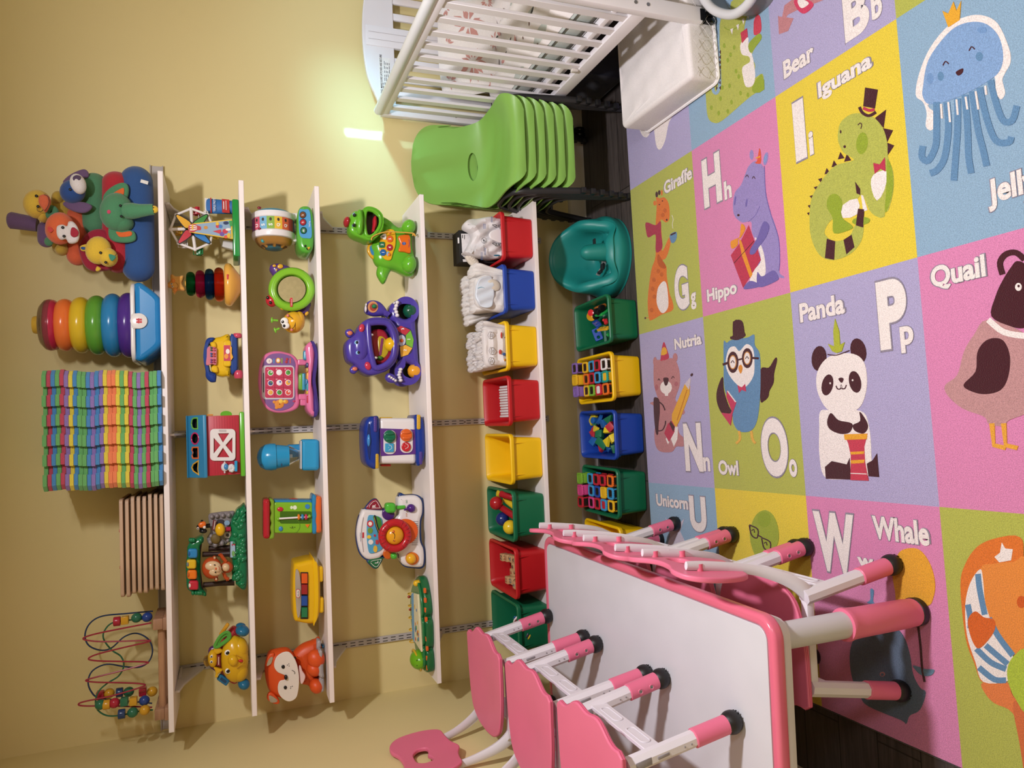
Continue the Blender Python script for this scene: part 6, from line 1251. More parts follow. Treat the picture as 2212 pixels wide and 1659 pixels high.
# ---- diapers
def diaper(name,mats,w=.0085):
    b=B(mats)
    def f(u,v):
        a=2*PI*u; z=.155*v; k=max(0,1-abs(2*v-1)**9)**.5
        rx=w*(.8+.45*v)*k+.0005; ry=(.062*(1-.15*v)+.004*math.sin(9*v))*k+.0005
        return V((rx*math.copysign(abs(math.cos(a))**.9,math.cos(a)),ry*math.sin(a),z))
    b.surf(f,20,16,cu=True); return mk(name,b,org=(0,0,0))
dp=diaper('folded_diaper','f#E9E4E0',.0105)
def place(o,loc,first,rot,label,cat,grp,sc=None):
    o=o if first else dup(o,loc); o.location=loc; o.rotation_euler=rot
    if sc: o.scale=sc
    setp(o,label,cat,grp); return o
b0=D(700,640,-.1); fr=True
for row,(yy,n_,xs,xe,zt) in enumerate(((-.10,11,1108,715,150),(-.205,11,1005,615,225))):
    for k in range(n_):
        xx=D(zt,xs+(xe-xs)*k/(n_-1),yy).x; z=D(zt+8*math.sin(k*1.3),900,yy).z-.155*1.05; xk=max(1.582-.066,min(1.582+.066,xx))
        place(dp,(xk,yy,z),fr,(random.uniform(-.06,.06),(xx-xk)/.15+random.uniform(-.03,.03),random.uniform(-.1,.1)),['folded plain white diaper in the back row standing in the blue bin','folded plain white diaper in the front row standing in the blue bin'][row],'diaper','plain white diapers in the blue bin',(1.05,1,1.05)); fr=False
t=thing('diaper_package','open clear wrapper of white diapers bulging over the front of the blue bin','diaper package',(1.58,-.26,Z5+.05))
b=B('f#E6E2E0').pz(D,[(290,760),(300,700),(380,670),(480,665),(580,680),(620,760),(620,950),(560,1005),(470,1000),(380,985),(310,950),(285,850)],-.285,.06,.024,4,grid=.010,bend=lambda u,v,w:(u,v,w-.006*math.sin(u*90+v*40)*math.sin(v*110))); mk('diaper_bundle',b,t)
b=B('s#D3DBE6').pz(D,[(280,850),(310,720),(380,690),(430,700),(450,800),(440,930),(400,975),(320,950)],-.296,.014,.005,4,grid=.01,bend=lambda u,v,w:(u,v,w-.004*math.sin(u*150+v*60))); b.m('x#7FA8B8').tz(D,[(300,800),(330,790),(360,800)],-.298,.0016); b.m('f#D5CBBB').ez(D,440,770,70,50,-.288,.010,30); mk('clear_wrapper',b,t)
dq=diaper('folded_diaper','f#E2DCDA',.0105); first=True
for row,(yy,n_,xs,xe,zt) in enumerate(((-.12,10,1540,1225,205),(-.215,10,1500,1130,285))):
    for k in range(n_):
        xx=D(zt,xs+(xe-xs)*k/(n_-1),yy).x; z=D(zt+10*math.sin(k*1.7),1300,yy).z-.155
        xk=max(1.357-.066,min(1.357+.066,xx)); o=place(dq,(xk,yy,z),first,(random.uniform(-.06,.06),(xx-xk)/.15+random.uniform(-.03,.03),random.uniform(-.12,.12)),['grey-patterned white diaper in the back row standing in the yellow shelf bin','grey-patterned white diaper in the front row standing in the yellow shelf bin'][row],'diaper','patterned diapers in the yellow bin')
        if first:
            b=B('x#8c8688')
            for j in range(7): b.tube([(-.006+.002*(j%2),-.05+.014*j,.148-.006*(j%2)),(.0,-.045+.014*j,.152),(.007,-.05+.014*j,.142)],.0006,4)
            ORG[o.name]=V((0,0,0)); pr=mk('edge_print',b,o)
            first=False
t=thing('patterned_diaper_stack','bundle of white diapers printed with grey hexagons in the yellow shelf bin','diaper bundle',(1.36,-.27,Z5+.05))
b=B('f#E4DEDD').pz(D,[(370,1160),(480,1155),(600,1165),(620,1300),(610,1480),(500,1490),(390,1500),(360,1400),(355,1250)],-.285,.05,.018,4,grid=.010,bend=lambda u,v,w:(u,v,w-.004*math.sin(v*160)-.003*math.sin(u*80))); bb=mk('bundle_body',b,t)
b=B('x#A9A5A8')
for (x,y) in ((415,1220),(425,1360),(420,1450)): 
    b.tz(D,[(x+26*math.cos(k*PI/3),y+34*math.sin(k*PI/3)) for k in range(6)],-.2925,.0014,1,5,closed=True); b.torz(D,x,y,8,10,-.2925,.0010)
for k in range(14): b.ez(D,random.uniform(385,560),random.uniform(1180,1480),3,3,-.2928,.001,n=6)
b.m('x#C0463A').ez(D,510,1220,8,30,-.2930,.0015,n=10); b.ez(D,500,1370,14,22,-.2930,.0015,n=10); b.m('x#3a5a9a').ez(D,535,1390,16,14,-.2930,.0015,n=10); b.m('x#3a3a40').ez(D,548,1240,10,8,-.2930,.0015,n=10); b.m('x#D8923A').ez(D,540,1440,8,12,-.2930,.0015,n=10); mk('bundle_print',b,bb)
# ---- markers in the red bin
D=L_; bx_=1.141; mkp=None
b=B('p#E2662A').box((bx_-.0,-.245,ZB+.090),(.135,.045,.006),bev=.002); b.prism([(p.x,p.y) for p in crom([(-.068,0),(-.05,.006),(-.02,.010),(.0,.018),(.025,.018),(.045,.008),(.068,.004),(.068,-.02),(-.068,-.02)],4)],((bx_,-.272,ZB+.100),(1,0,0),(0,0,1),(0,1,0)),.004,.001,1); mk('marker_tray',b,label='orange tray edge holding the white markers in the red bin',cat='tray')
for k in range(12):
    x=bx_-.060+k*.0108; loc=(x,-.262+random.uniform(-.006,.006),ZB+.0975)
    if mkp is None:
        b=B('s#D9D3D6').cyl((x,loc[1],loc[2]),(x,loc[1]+.098,loc[2]+.022),.0048,n=12,bev=.0015); mkp=mk('marker',b,org=loc); o=mkp
        q=B('x#9a969c').cyl((x,loc[1]+.022,loc[2]+.0049),(x,loc[1]+.0235,loc[2]+.0053),.005,n=12); mk('cap_line',q,o)
    else: o=dup(mkp,loc)
    setp(o,'slim white marker lying in the row inside the red bin','marker','white markers in the red bin')
# ---- balls and rods in the green bin
for nm,x,y,yy,r,c,l in (('ball',465,1190,-.19,.027,'A81C26','glossy red ball on top of the rods in the green shelf bin'),('ball',520,1332,-.20,.027,'152A6E','dark blue ball in the green shelf bin'),('ball',588,1405,-.245,.028,'E0C02A','yellow ball at the front of the green shelf bin')):
    mk(nm,B('p#'+c).ball(D(x,y,yy),r,28),label=l,cat='ball',group='balls in the green bin')
for a,b2,c,l in (((500,1105,-.20),(660,1150,-.26),'A01C26','upper red rod in the green shelf bin'),((505,1225,-.19),(660,1330,-.27),'A01C26','lower red rod in the green shelf bin'),((540,1150,-.17),(680,1260,-.25),'D9B82A','yellow rod between two red rods in the green shelf bin'),((470,1100,-.15),(560,1120,-.15),'D9B82A','short yellow rod end at the back of the green shelf bin')):
    mk('rod',B('p#'+c).cyl(D(*a),D(*b2),.0135,n=20,bev=.004),label=l,cat='rod',group='rods in the green bin')
# ---- letter blocks in the red bin
D=J_; LP={}
lb=[(1400,12,'N'),(1435,18,'C'),(1470,25,'A'),(1495,30,'R'),(1440,190,'H'),(1475,195,'O'),(1490,85,'B'),(1478,130,'E'),(1500,230,'S')]
for i,(x,y,ch) in enumerate(lb):
    yy=[-.10,-.135,-.17,-.205,-.145,-.20,-.225,-.175,-.235][i]; p=D(x,y,yy); loc=(min(max(p.x,.41),.535),yy,p.z-.004); s=.029
    b=B('w#CFA87A').box(loc,(s,s,s),bev=.002,rot=(0,0,0)); b.m('x#7a5a38').text(ch,((loc[0],loc[1]-s/2-.0004,loc[2]),(1,0,0),(0,0,1),(0,-1,0)),.017,1,.02); b.m('x#%s'%['3a3432','b03a34','2f6a8a'][i%3]).text(ch,((loc[0],loc[1],loc[2]+s/2+.0004),(1,0,0),(0,1,0),(0,0,1)),.017,1,.02)
    mk('letter_block',b,label='small wooden block with the letter %s in the red shelf bin'%ch,cat='block',group='wooden letter blocks')
# ---- bits in the left green bin
x0_=.255
b=B('p#A8324A').cyl((x0_-.01,-.20,ZB+.07),(x0_+.015,-.19,ZB+.085),.040,n=28,bev=.004); b.m('x#E9E2E2').cyl((x0_+.013,-.194,ZB+.085),(x0_+.017,-.19,ZB+.087),.030,n=28); b.m('x#2f62a8')
for k in range(7): b.tube([V((x0_+.018,-.195,ZB+.087))+V((0,math.cos(k*.9)*.006,math.sin(k*.9)*.006)),V((x0_+.018,-.195,ZB+.087))+V((0,math.cos(k*.9+.6)*.027,math.sin(k*.9+.6)*.027))],.002,6)
mk('toy_drum',b,label='red drum toy with blue swirl in the left green shelf bin',cat='toy')
b=B('p#E0B82A').cyl((x0_-.03,-.27,ZB+.095),(x0_-.022,-.285,ZB+.105),.026,n=24,bev=.004); b.m('p#3A1F4A').cyl((x0_-.026,-.278,ZB+.098),(x0_-.019,-.29,ZB+.108),.018,n=20,bev=.003); mk('toy_flower',b,label='yellow and purple round toy at the front of the left green shelf bin',cat='toy')
# ---- peek-in blocks
PB_={}
def peek(c1,c2,loc,rz,label,grp):
    if (c1,c2) not in PB_:
        s=.0475; h=s/2; t=thing('peek_block','','block',(0,0,0),grp)
        mk('cube_body',B('g#9A8A80' if c2=='clear' else 'p#'+c2).box((0,0,0),(s-.004,s-.004,s-.004),bev=.008,seg=3),t)
        b=B('p#'+c1)
        for dz in (-1,1): b.prism(rrect(s,s,.010,4),((0,0,dz*(h-.0045)-.0045),(1,0,0),(0,1,0),(0,0,1)),.009,.003,2,holes=[rrect(s*.62,s*.62,.006,4)] )
        for a in range(4):
            an=a*PI/2+PI/4; b.box((math.cos(an)*(h-.005)*1.30,math.sin(an)*(h-.005)*1.30,0),(.007,.007,s*.85),rot=(0,0,an),bev=.002)
        fr_=mk('frame',b,t); b=B('p#%s'%('3a2420' if c2=='clear' else c2)).box((0,0,0),(s*.45,s*.45,s*.55),bev=.006); b.m('x#E8E0D8').ball((0,0,.004),.009,14); mk('inner_figure',b,t)
        b=B('p#'+c1)
        for k in range(5): b.ball((-.014+.007*k,-h-.000,h-.006),.0022,8)
        mk('bead_row',b,fr_); PB_[(c1,c2)]=t
        t.location=loc; o=t
    else: o=dup(PB_[(c1,c2)],loc)
    o.rotation_euler=(0,0,rz); o['label']=label; o['group']=grp; return o
CN={'E8B92A':'yellow','C0283A':'red','8A6AB8':'lilac','3A9AD0':'light blue','E8722A':'orange','E8E4E6':'white','1F9A8A':'teal','D84A8A':'pink','2050B0':'blue','7FB43A':'lime green'}
def fill(bx,rows,binname,yaw):
    rn=['front','second','third','fourth','back']
    for r,row in enumerate(rows):
        for c,(c1,c2) in enumerate(row):
            x=bx+.050*(1-c)*-1; x=bx+.0495*(1-c); y=-.385+.0535*r; z=.1235+(.004 if r<4 else .028)+random.uniform(-.002,.002)
            if r==0: z-=.004
            peek(c1,c2,(x,y,z),random.uniform(-.05,.05),'%s-framed peek-in block, %s row %s in the %s'%(CN[c1],rn[r],['right','middle','left'][c],binname),'peek-in blocks in the '+binname)
fill(1.222,[[('E8E4E6','clear'),('1F9A8A','E8B92A'),('E8722A','clear')],[('C0283A','clear'),('3A9AD0','clear'),('C0283A','E8E4E6')],[('3A9AD0','clear'),('C0283A','clear'),('7FB43A','clear')],[('E8B92A','clear'),('E8722A','clear'),('E8B92A','clear')],[('8A6AB8','clear'),('E8B92A','E8B92A'),('8A6AB8','8A6AB8')]],'yellow floor bin',.02)
fill(.757,[[('E8722A','clear'),('3A9AD0','clear'),('E8B92A','clear')],[('C0283A','clear'),('E8B92A','E8B92A'),('3A9AD0','C0283A')],[('C0283A','clear'),('2050B0','clear'),('C0283A','clear')],[('3A9AD0','clear'),('3A9AD0','clear'),('D84A8A','clear')],[('7FB43A','7FB43A'),('D84A8A','D84A8A'),('C0283A','clear')]],'green floor bin',-.02)
# ---- wooden shapes in the blue bin
cols={'yellow':'E3CB2A','red':'B02A3A','blue':'1F5FA8','green':'1A6B4A'}
shapes=[('yellow','slab',.02,-.36,.10),('blue','cube',.045,-.33,.105),('green','cube',.0,-.30,.108),('red','cube',.03,-.385,.112),('yellow','tri',-.03,-.36,.11),('green','slab',-.035,-.32,.115),('blue','slab',-.02,-.25,.10),('red','arch',.01,-.265,.10),('yellow','arch',.03,-.285,.105),('blue','cyl',.055,-.24,.085),('green','cube',-.055,-.385,.10),('blue','cube',-.05,-.345,.095),('red','slab',-.045,-.28,.09),('yellow','slab',.065,-.22,.085),('green','tri',.055,-.37,.105),('blue','arch',.06,-.29,.095),('red','tri',-.01,-.22,.08),('green','slab',.03,-.23,.085),('blue','slab',-.06,-.40,.095),('yellow','cube',-.015,-.395,.112)]
sn={'slab':'flat brick','cube':'cube','tri':'triangle','arch':'half round','cyl':'cylinder'}
where=['front middle','front right','middle','front right corner','front left','left of the middle','centre back','centre','right of the centre','far back right','front left corner','left side','back left','far back right corner','front right side','right side','far back','back right','front left edge','front edge']
for i,(c,k,dx,yy,zz) in enumerate(shapes):
    yy=-.41+(yy+.41)*1.25; loc=V((.990+dx*1.02,yy,zz+.010)); m_='s#'+cols[c]; R=Euler((random.uniform(-.5,.5),random.uniform(-.5,.5),random.uniform(0,3))); M_=R.to_matrix(); b=B(m_)
    if k=='slab': b.box(loc,(.056,.032,.015),rot=M_,bev=.0012)
    elif k=='cube': b.box(loc,(.032,.032,.028),rot=M_,bev=.0012)
    elif k=='tri': b.prism([(-.026,-.015),(.026,-.015),(0,.021)],(loc,M_@V((1,0,0)),M_@V((0,1,0)),M_@V((0,0,1))),.014,.001,1)
    elif k=='arch': b.prism([(.025*math.cos(a),.025*math.sin(a)) for a in [PI*q/12 for q in range(13)]],(loc,M_@V((1,0,0)),M_@V((0,1,0)),M_@V((0,0,1))),.013,.001,1)
    else: b.cyl(loc-M_@V((0,0,.02)),loc+M_@V((0,0,.02)),.014,bev=.001)
    mk('wooden_shape',b,label='%s wooden %s, %s of the blue floor bin'%(c,sn[k],where[i]),cat='block',group='wooden shapes in the blue bin')
# ---- building pieces in the first green floor bin
D=K_; X0=1.452
def plate(x,y,z,L,W,n,c,rot,label):
    R=Euler(rot).to_matrix(); fr=(V((x,y,z)),R@V((1,0,0)),R@V((0,1,0)),R@V((0,0,1)))
    hs_=[circ(.0065,14,-L/2+L*(k+.5)/n) for k in range(n)]
    b=B('p#'+c).prism(rrect(L,W,.006,4),fr,.010,.0015,1,holes=hs_); return mk('building_strip',b,label=label,cat='toy piece',group='building pieces in the green bin')
plate(X0-.035,-.335,.108,.085,.027,3,'D8A92A',(1.1,0,1.5),'yellow strip with three holes in the green floor bin beside the seat')
plate(X0-.005,-.27,.105,.075,.027,2,'1A4AA8',(.9,.2,1.2),'upper blue strip with two holes in the green floor bin')
plate(X0-.045,-.25,.095,.055,.035,2,'1A4AA8',(.9,-.2,.3),'lower blue block piece with holes in the green floor bin')
plate(X0+.032,-.33,.112,.075,.050,3,'22A04A',(1.0,0,1.5),'bright green plate with holes under black wheels in the green floor bin')
plate(X0-.060,-.38,.10,.060,.012,2,'22A04A',(0,0,1.5),'thin green strip at the left edge of the green floor bin')
for i,(dx,yy,zz) in enumerate(((.035,-.345,.132),(.042,-.318,.130),(.025,-.30,.126),(.05,-.36,.13))):
    c=V((X0+dx,yy,zz)); b=B('r#141416')
    for j in range(4): b.lathe([(.006,-.002),(.0135,-.0015),(.0135,.0015),(.006,.002)],c+V((0,.0045*j-.007,0)),ax=(0,1,.2),n=18)
    mk('ribbed_roller',b,label='small black ribbed toy wheel, number %s of four from the front of the green floor bin'%(['two','three','four','one'][i]) if 0 else 'small black ribbed roller on the bright green plate',cat='toy piece',group='black ribbed rollers')
b=B('p#E2A82A').lathe([(.001,0),(.008,.002),(.014,.010),(.021,.014),(.020,.017),(.010,.010),(.004,.006),(.001,.006)],(X0+.035,-.225,.105),ax=(0,-.8,.6),n=24); mk('yellow_funnel',b,label='yellow toy funnel cup in the green floor bin',cat='toy piece')
b=B('p#D02A34').lathe([(.001,0),(.013,.001),(.014,.008),(.008,.010),(.001,.010)],(X0+.045,-.262,.125),ax=(0,-.5,.8),n=22); mk('red_cap_piece',b,label='round red cap piece in the green floor bin',cat='toy piece')
b=B('p#C02A34').box((X0-.005,-.36,.112),(.022,.018,.012),rot=(.4,.2,.6),bev=.003); b.ball((X0+.002,-.352,.118),.007,12); mk('red_connector',b,label='small red connector piece at the front of the green floor bin',cat='toy piece')
b=B('p#A8622A').tube([(X0+.065,-.25,.10),(X0+.060,-.30,.118),(X0+.062,-.36,.115)],.008,10,sm=4); mk('brown_piece',b,label='brown curved toy piece at the right edge of the green floor bin',cat='toy piece')
b=B('p#B02A3A').box((.475,-.365,.105),(.04,.04,.04),bev=.004); b.m('x#1a1214').cyl((.476,-.386,.108),(.476,-.385,.108),.007); mk('red_dice',b,label='red cube with black dots in the half-hidden yellow floor bin',cat='block')
# ================================================================ TEAL FLOOR SEAT
sx_,sy_=1.737,-.243
t=thing('floor_seat','teal moulded baby floor seat with tall back and centre pommel, on the dark floor','baby seat',(sx_,sy_,0))
def g1(d,w): d=(d+180)%360-180; return math.exp(-(d/w)**2)
def rimh(dg): # degrees, 0=front, 180=back
    d=abs((dg+180)%360-180); bk=1/(1+math.exp(-(d-118)/13))
    return .150+.097*bk+.010*g1(d-88,16)-.048/(1+math.exp((d-64)/6))-.032*g1(d-40,15)
def seatf(u,v):
    dg=360*u; a=math.radians(dg-90); h=rimh(dg); back=max(0,min(1,(h-.15)/.09))
    ro=lambda z:(.153+.014*math.sin(min(1,z/.10)*PI)-.012*(z/.25)-back*.012*max(0,z-.12)/.13)
    k=v*11
    pm=g1(dg,17); ri=.104+.010*g1(dg-42,18)+.010*g1(dg+42,18)
    prof=[(.02,0),(ro(0)*.95,0),(ro(0.012),.010),(ro(.05),.05),(ro(.09),min(.09,h*.75)),(ro(h-.02),h-.018),(ro(h)-.006,h-.004),((ro(h)+ri)/2,h+.002),(ri+.006,h-.008),(ri-.004,h-.035 if h>.1 else h-.02),(ri-.020-.01*back,.062),(.01,.050)]
    i=min(10,int(k)); f=k-i; P0=prof[max(0,i-1)];P1=prof[i];P2=prof[i+1];P3=prof[min(11,i+2)]
    q=[.5*(2*P1[j]+(P2[j]-P0[j])*f+(2*P0[j]-5*P1[j]+4*P2[j]-P3[j])*f*f+(3*P1[j]-P0[j]-3*P2[j]+P3[j])*f**3) for j in (0,1)]
    ex=1.0+.05*abs(math.cos(a)); return V((sx_+q[0]*math.cos(a)*ex,sy_+q[0]*math.sin(a)+.0,max(0,q[1])))
b=B('s#1C8580').surf(seatf,96,56,cu=True); mk('seat_shell',b,t,sharp=70)
b=B('s#178078'); b.tube([(sx_+.0,sy_-.105,.04),(sx_,sy_-.095,.10),(sx_,sy_-.072,.165),(sx_,sy_-.062,.186)],[.040,.037,.031,.012],20,sm=4); mk('pommel',b,t)
b=B('f#8f9396').tube([(sx_-.085,sy_-.04,.10),(sx_-.055,sy_-.07,.088),(sx_-.03,sy_-.08,.09)],.011,6,sm=4,flat=.2); b.m('p#26292c').box((sx_-.055,sy_-.075,.094),(.03,.018,.012),rot=(.3,.2,.3),bev=.003); b.box((sx_-.075,sy_-.058,.098),(.012,.024,.012),rot=(.3,.2,.3),bev=.003); b.box((sx_+.045,sy_-.062,.12),(.035,.02,.006),bev=.002); mk('safety_strap',b,t)
# ================================================================ ALPHABET RUG
P1=Zm(1350,320,4.146);P2=Zm(1350,680,3.951);P3=Zm(1660,120,3.190);P4=Zm(1700,600,2.7656);P5=Zm(1340,0,2.5367);P6=Zm(1400,1100,2.724)
RO,RA,RX,RY=V((1.9618,-.0056)),.0228,.5876,.4262
def node(i,j): l=V((-j*RX,-i*RY)); return RO+V((l.x*math.cos(RA)-l.y*math.sin(RA),l.x*math.sin(RA)+l.y*math.cos(RA)))
YE,PI_,LI,GR_,BL='c#DEC63C','c#D382AF','c#A9A1C8','c#AEB250','c#8AA9C4'
MA,WT,OR,DB,SG='c#431722','c#E9DFDD','c#D9722A','c#5F87AE','c#8FA22A'
RZ=.0122; rug=B(LI); 
cells={(1,-2):PI_,(2,-2):YE,(3,-2):GR_,(4,-2):LI,(5,-2):YE,(1,-1):LI,(2,-1):BL,(3,-1):LI,(4,-1):GR_,(5,-1):PI_,(1,0):GR_,(2,0):PI_,(3,0):YE,(4,0):BL,(5,0):LI,(1,1):LI,(2,1):GR_,(3,1):LI,(4,1):PI_,(5,1):YE,(1,2):BL,(2,2):YE,(3,2):PI_,(4,2):GR_,(5,2):LI}
for (i,j),m_ in cells.items():
    n=8; a,b_,c,d=node(i,j),node(i,j+1),node(i+1,j+1),node(i+1,j); rug.m(m_)
    rug.surf(lambda u,v:V((*(a.lerp(b_,u).lerp(d.lerp(c,u),v)),RZ)),n,n)
# border edge of the rug
ed=[node(1,-2),node(1,3),node(6,3),node(6,-2)]; rug.m('c#3a3234')
for p,q in zip(ed,ed[1:]+ed[:1]): rug.tube([V((p.x,p.y,.0062)),V((q.x,q.y,.0062))],.0062,8)
CNT=[0]
def sh(P,pts,m_,lay=1,sm=4):
    CNT[0]+=1
    L=[P.fl(x,y,RZ) for x,y in pts]; L=crom([(p.x,p.y,0) for p in L],sm) if sm else L
    rug.m(m_).prism([(p.x,p.y) for p in L],((0,0,RZ-.0002),(1,0,0),(0,1,0),(0,0,1)),.0002+.00035*lay+4e-6*CNT[0])
def shel(P,x,y,rx,ry,m_,lay=1,rot=0,n=18):
    a=math.radians(rot); sh(P,[(x+rx*math.cos(t)*math.cos(a)-ry*math.sin(t)*math.sin(a),y+rx*math.cos(t)*math.sin(a)+ry*math.sin(t)*math.cos(a)) for t in [2*PI*k/n for k in range(n)]],m_,lay,0)
def ln(P,pts,w,m_,lay=2):
    q=crom([(x,y,0) for x,y in pts],4,False); L=[];R=[]
    for i in range(len(q)):
        d=(q[min(i+1,len(q)-1)]-q[max(0,i-1)]).normalized(); n_=V((-d.y,d.x,0))*(w/2); L.append(tuple((q[i]+n_)[:2])); R.append(tuple((q[i]-n_)[:2]))
    sh(P,L+R[::-1],m_,lay,0)
def rt(P,t,xl,yl,xr,yr,h,lay=2,bold=.035):
    a=P.fl(xl,yl,RZ);b_=P.fl(xr,yr,RZ);c=(a+b_)/2; eu=V((math.sin(RA),-math.cos(RA),0)); w=abs((b_-a).dot(eu)); ev=V((-eu.y,eu.x,0)); mx,my=(xl+xr)/2,(yl+yr)/2
    H=abs((P.fl(mx,my-h/2,RZ)-P.fl(mx,my+h/2,RZ)).dot(ev)); rs=8 if len(t)==1 else 4
    CNT[0]+=2
    rug.m('c#8C8494').text(t,(c,eu,ev,(0,0,1)),H*1.06,1,bold+.02,rs,.00035*(lay-1)+4e-6*CNT[0],width=w*1.05); rug.m(WT).text(t,(c,eu,ev,(0,0,1)),H,1,bold,rs,.00035*lay+4e-6*CNT[0],width=w)
# giraffe
sh(P1,[(280,440),(310,450),(350,440),(385,480),(400,560),(395,640),(365,665),(330,640),(320,660),(330,800),(330,910),(350,900),(385,820),(410,790),(405,870),(370,980),(330,1010),(370,1060),(375,1150),(400,1300),(425,1370),(428,1450),(330,1490),(240,1540),(215,1520),(205,1350),(235,1100),(275,960),(275,700),(285,520)],OR,1)
sh(P1,[(340,1195),(370,1210),(385,1300),(388,1420),(350,1475),(315,1460),(285,1380),(295,1260)],WT,2); sh(P1,[(190,665),(275,690),(320,655),(325,760),(335,890),(290,935),(275,900),(275,775),(210,800),(190,740)],'c#A82A48',2)
shel(P1,285,415,12,26,MA,1); shel(P1,308,398,11,22,MA,1); shel(P1,330,400,8,26,OR,1); shel(P1,268,492,14,22,OR,1); shel(P1,310,505,7,4,MA,3); shel(P1,337,473,6,5,MA,3); shel(P1,376,642,7,9,MA,3)
sh(P1,[(405,775),(460,750),(462,810),(435,850),(410,835)],DB,2); sh(P1,[(408,772),(458,750),(455,765),(412,785)],MA,3,0); ln(P1,[(430,720),(425,680),(432,640),(422,600)],3,WT,2); sh(P1,[(300,950),(340,1010),(365,1050),(360,1080),(310,1060),(290,1000)],'c#B9561A',2); ln(P1,[(183,1520),(215,1520)],5,OR,1); shel(P1,183,1522,7,9,MA,2)
for q in ((300,1100),(330,1130),(260,1180),(250,1260),(265,1330),(360,560),(340,600),(240,1450)): shel(P1,q[0],q[1],16,20,'c#C2601F',2)
rt(P1,'Giraffe',350,350,600,225,120); rt(P1,'G',445,1250,570,1250,400,bold=.05); rt(P1,'g',592,1370,640,1370,150)
# hippo
rt(P1,'H',697,290,862,285,450,bold=.05); rt(P1,'h',890,375,955,365,170); rt(P1,'Hippo',738,1330,1003,1270,150)
VI='c#9384BE'; VD='c#6E60A6'
sh(P1,[(1110,160),(1170,115),(1235,160),(1255,260),(1258,400),(1290,540),(1350,700),(1390,900),(1380,1100),(1425,1150),(1420,1165),(1380,1160),(1360,1190),(1200,1245),(1070,1262),(1100,1210),(1180,1100),(1200,900),(1140,760),(1130,660),(1050,665),(985,610),(968,520),(985,400),(1040,330),(1080,230)],VI,1)
shel(P1,1135,60,18,45,VI,1); shel(P1,1262,95,20,60,VI,1,10); shel(P1,1258,95,12,40,'c#7F95C8',2,10); sh(P1,[(1185,115),(1205,0),(1220,60),(1215,140),(1160,130)],'c#D8523A',2,2); ln(P1,[(1175,90),(1215,75)],10,'c#E0A02A',3)
sh(P1,[(1165,800),(1225,880),(1255,1000),(1258,1130),(1200,1200),(1120,1200),(1150,1100),(1220,1000)],WT,2); sh(P1,[(1110,690),(1220,1000),(1060,1250),(950,960),(1030,850)],'c#B8304E',3,0); sh(P1,[(1020,810),(1045,830),(1145,1130),(1125,1165),(1050,960)],'c#E0902A',4,0); sh(P1,[(1045,680),(1080,720),(1040,800),(1015,810),(1010,870),(960,900),(950,840),(990,815),(1030,790)],'c#E0902A',4); ln(P1,[(980,1030),(1160,830)],5,MA,4)
sh(P1,[(1255,655),(1295,700),(1270,790),(1200,890),(1165,945),(1125,950),(1130,900),(1190,800),(1225,700)],VD,5); sh(P1,[(1190,1110),(1230,1150),(1330,1095),(1375,1150),(1360,1190),(1200,1245)],VD,4); sh(P1,[(1066,1262),(1120,1190),(1200,1215),(1190,1245)],VD,4)
shel(P1,988,470,7,42,VD,2,8); shel(P1,1090,490,8,36,VD,2,8); shel(P1,1018,600,11,11,MA,2)
for x,y in ((1095,248),(1155,262)): ln(P1,[(x-14,y+12),(x,y-8),(x+14,y+14)],6,MA,2)
ln(P1,[(1105,660),(1170,600),(1210,520)],4,VD,2); ln(P1,[(1250,160),(1262,400),(1310,600),(1375,800),(1388,1000),(1380,1100)],6,VD,2)
# lilac cell with white legs under the pad
O_=Zm(1300,0,5.0275)
sh(O_,[(415,1350),(530,1380),(520,1450),(490,1490),(450,1480),(420,1430)],WT,1); sh(O_,[(580,1300),(800,1200),(730,1330),(690,1520),(640,1620),(600,1600),(578,1480)],WT,1)
# crocodile
sh(P5,[(545,230),(540,350),(470,420),(470,540),(480,640),(510,672),(560,660),(700,540),(760,500),(785,490),(780,405),(730,430),(740,360),(720,300),(770,215),(765,195),(705,240),(680,165),(700,80),(760,0),(620,0),(600,60),(550,110)],GR_,1)
sh(P5,[(665,230),(700,205),(705,240),(730,330),(740,420),(725,470),(690,475),(675,430),(670,370),(710,340),(705,310),(670,300),(658,265)],WT,2); sh(P5,[(660,180),(695,155),(700,200),(668,238)],'c#C0304C',3,0)
ln(P5,[(535,190),(540,300),(545,400),(545,470),(530,510),(512,500),(510,455),(525,420)],16,BL,3)
for k in range(11):
    y=190+k*28; sh(P5,[(527,y),(535,y+14),(527,y+24)],MA,4,0); 
    if k>2: sh(P5,[(552,y),(543,y+12),(552,y+22)],MA,4,0)
for q in [(570,250),(605,300),(590,330),(635,390),(625,260),(560,480),(550,540),(600,470),(610,560),(500,590),(660,510),(700,520),(650,420),(540,620),(590,610),(510,450)]: shel(P5,q[0],q[1],7,13,SG,2)
sh(P5,[(705,240),(760,185),(775,210),(740,260),(715,290)],SG,3); sh(P5,[(725,475),(775,405),(790,490),(735,510)],SG,3,2)
ln(P5,[(760,20),(700,80),(640,150),(600,165),(570,150)],4,SG,3)
for q in ((612,175),(645,152),(675,120),(700,90),(722,58)): sh(P5,[(q[0]-8,q[1]-14),(q[0]+8,q[1]-20),(q[0]+2,q[1]+14)],WT,3,0)
sh(P5,[(735,110),(750,82),(768,95),(772,170),(735,192),(732,140)],'c#C8364C',2)
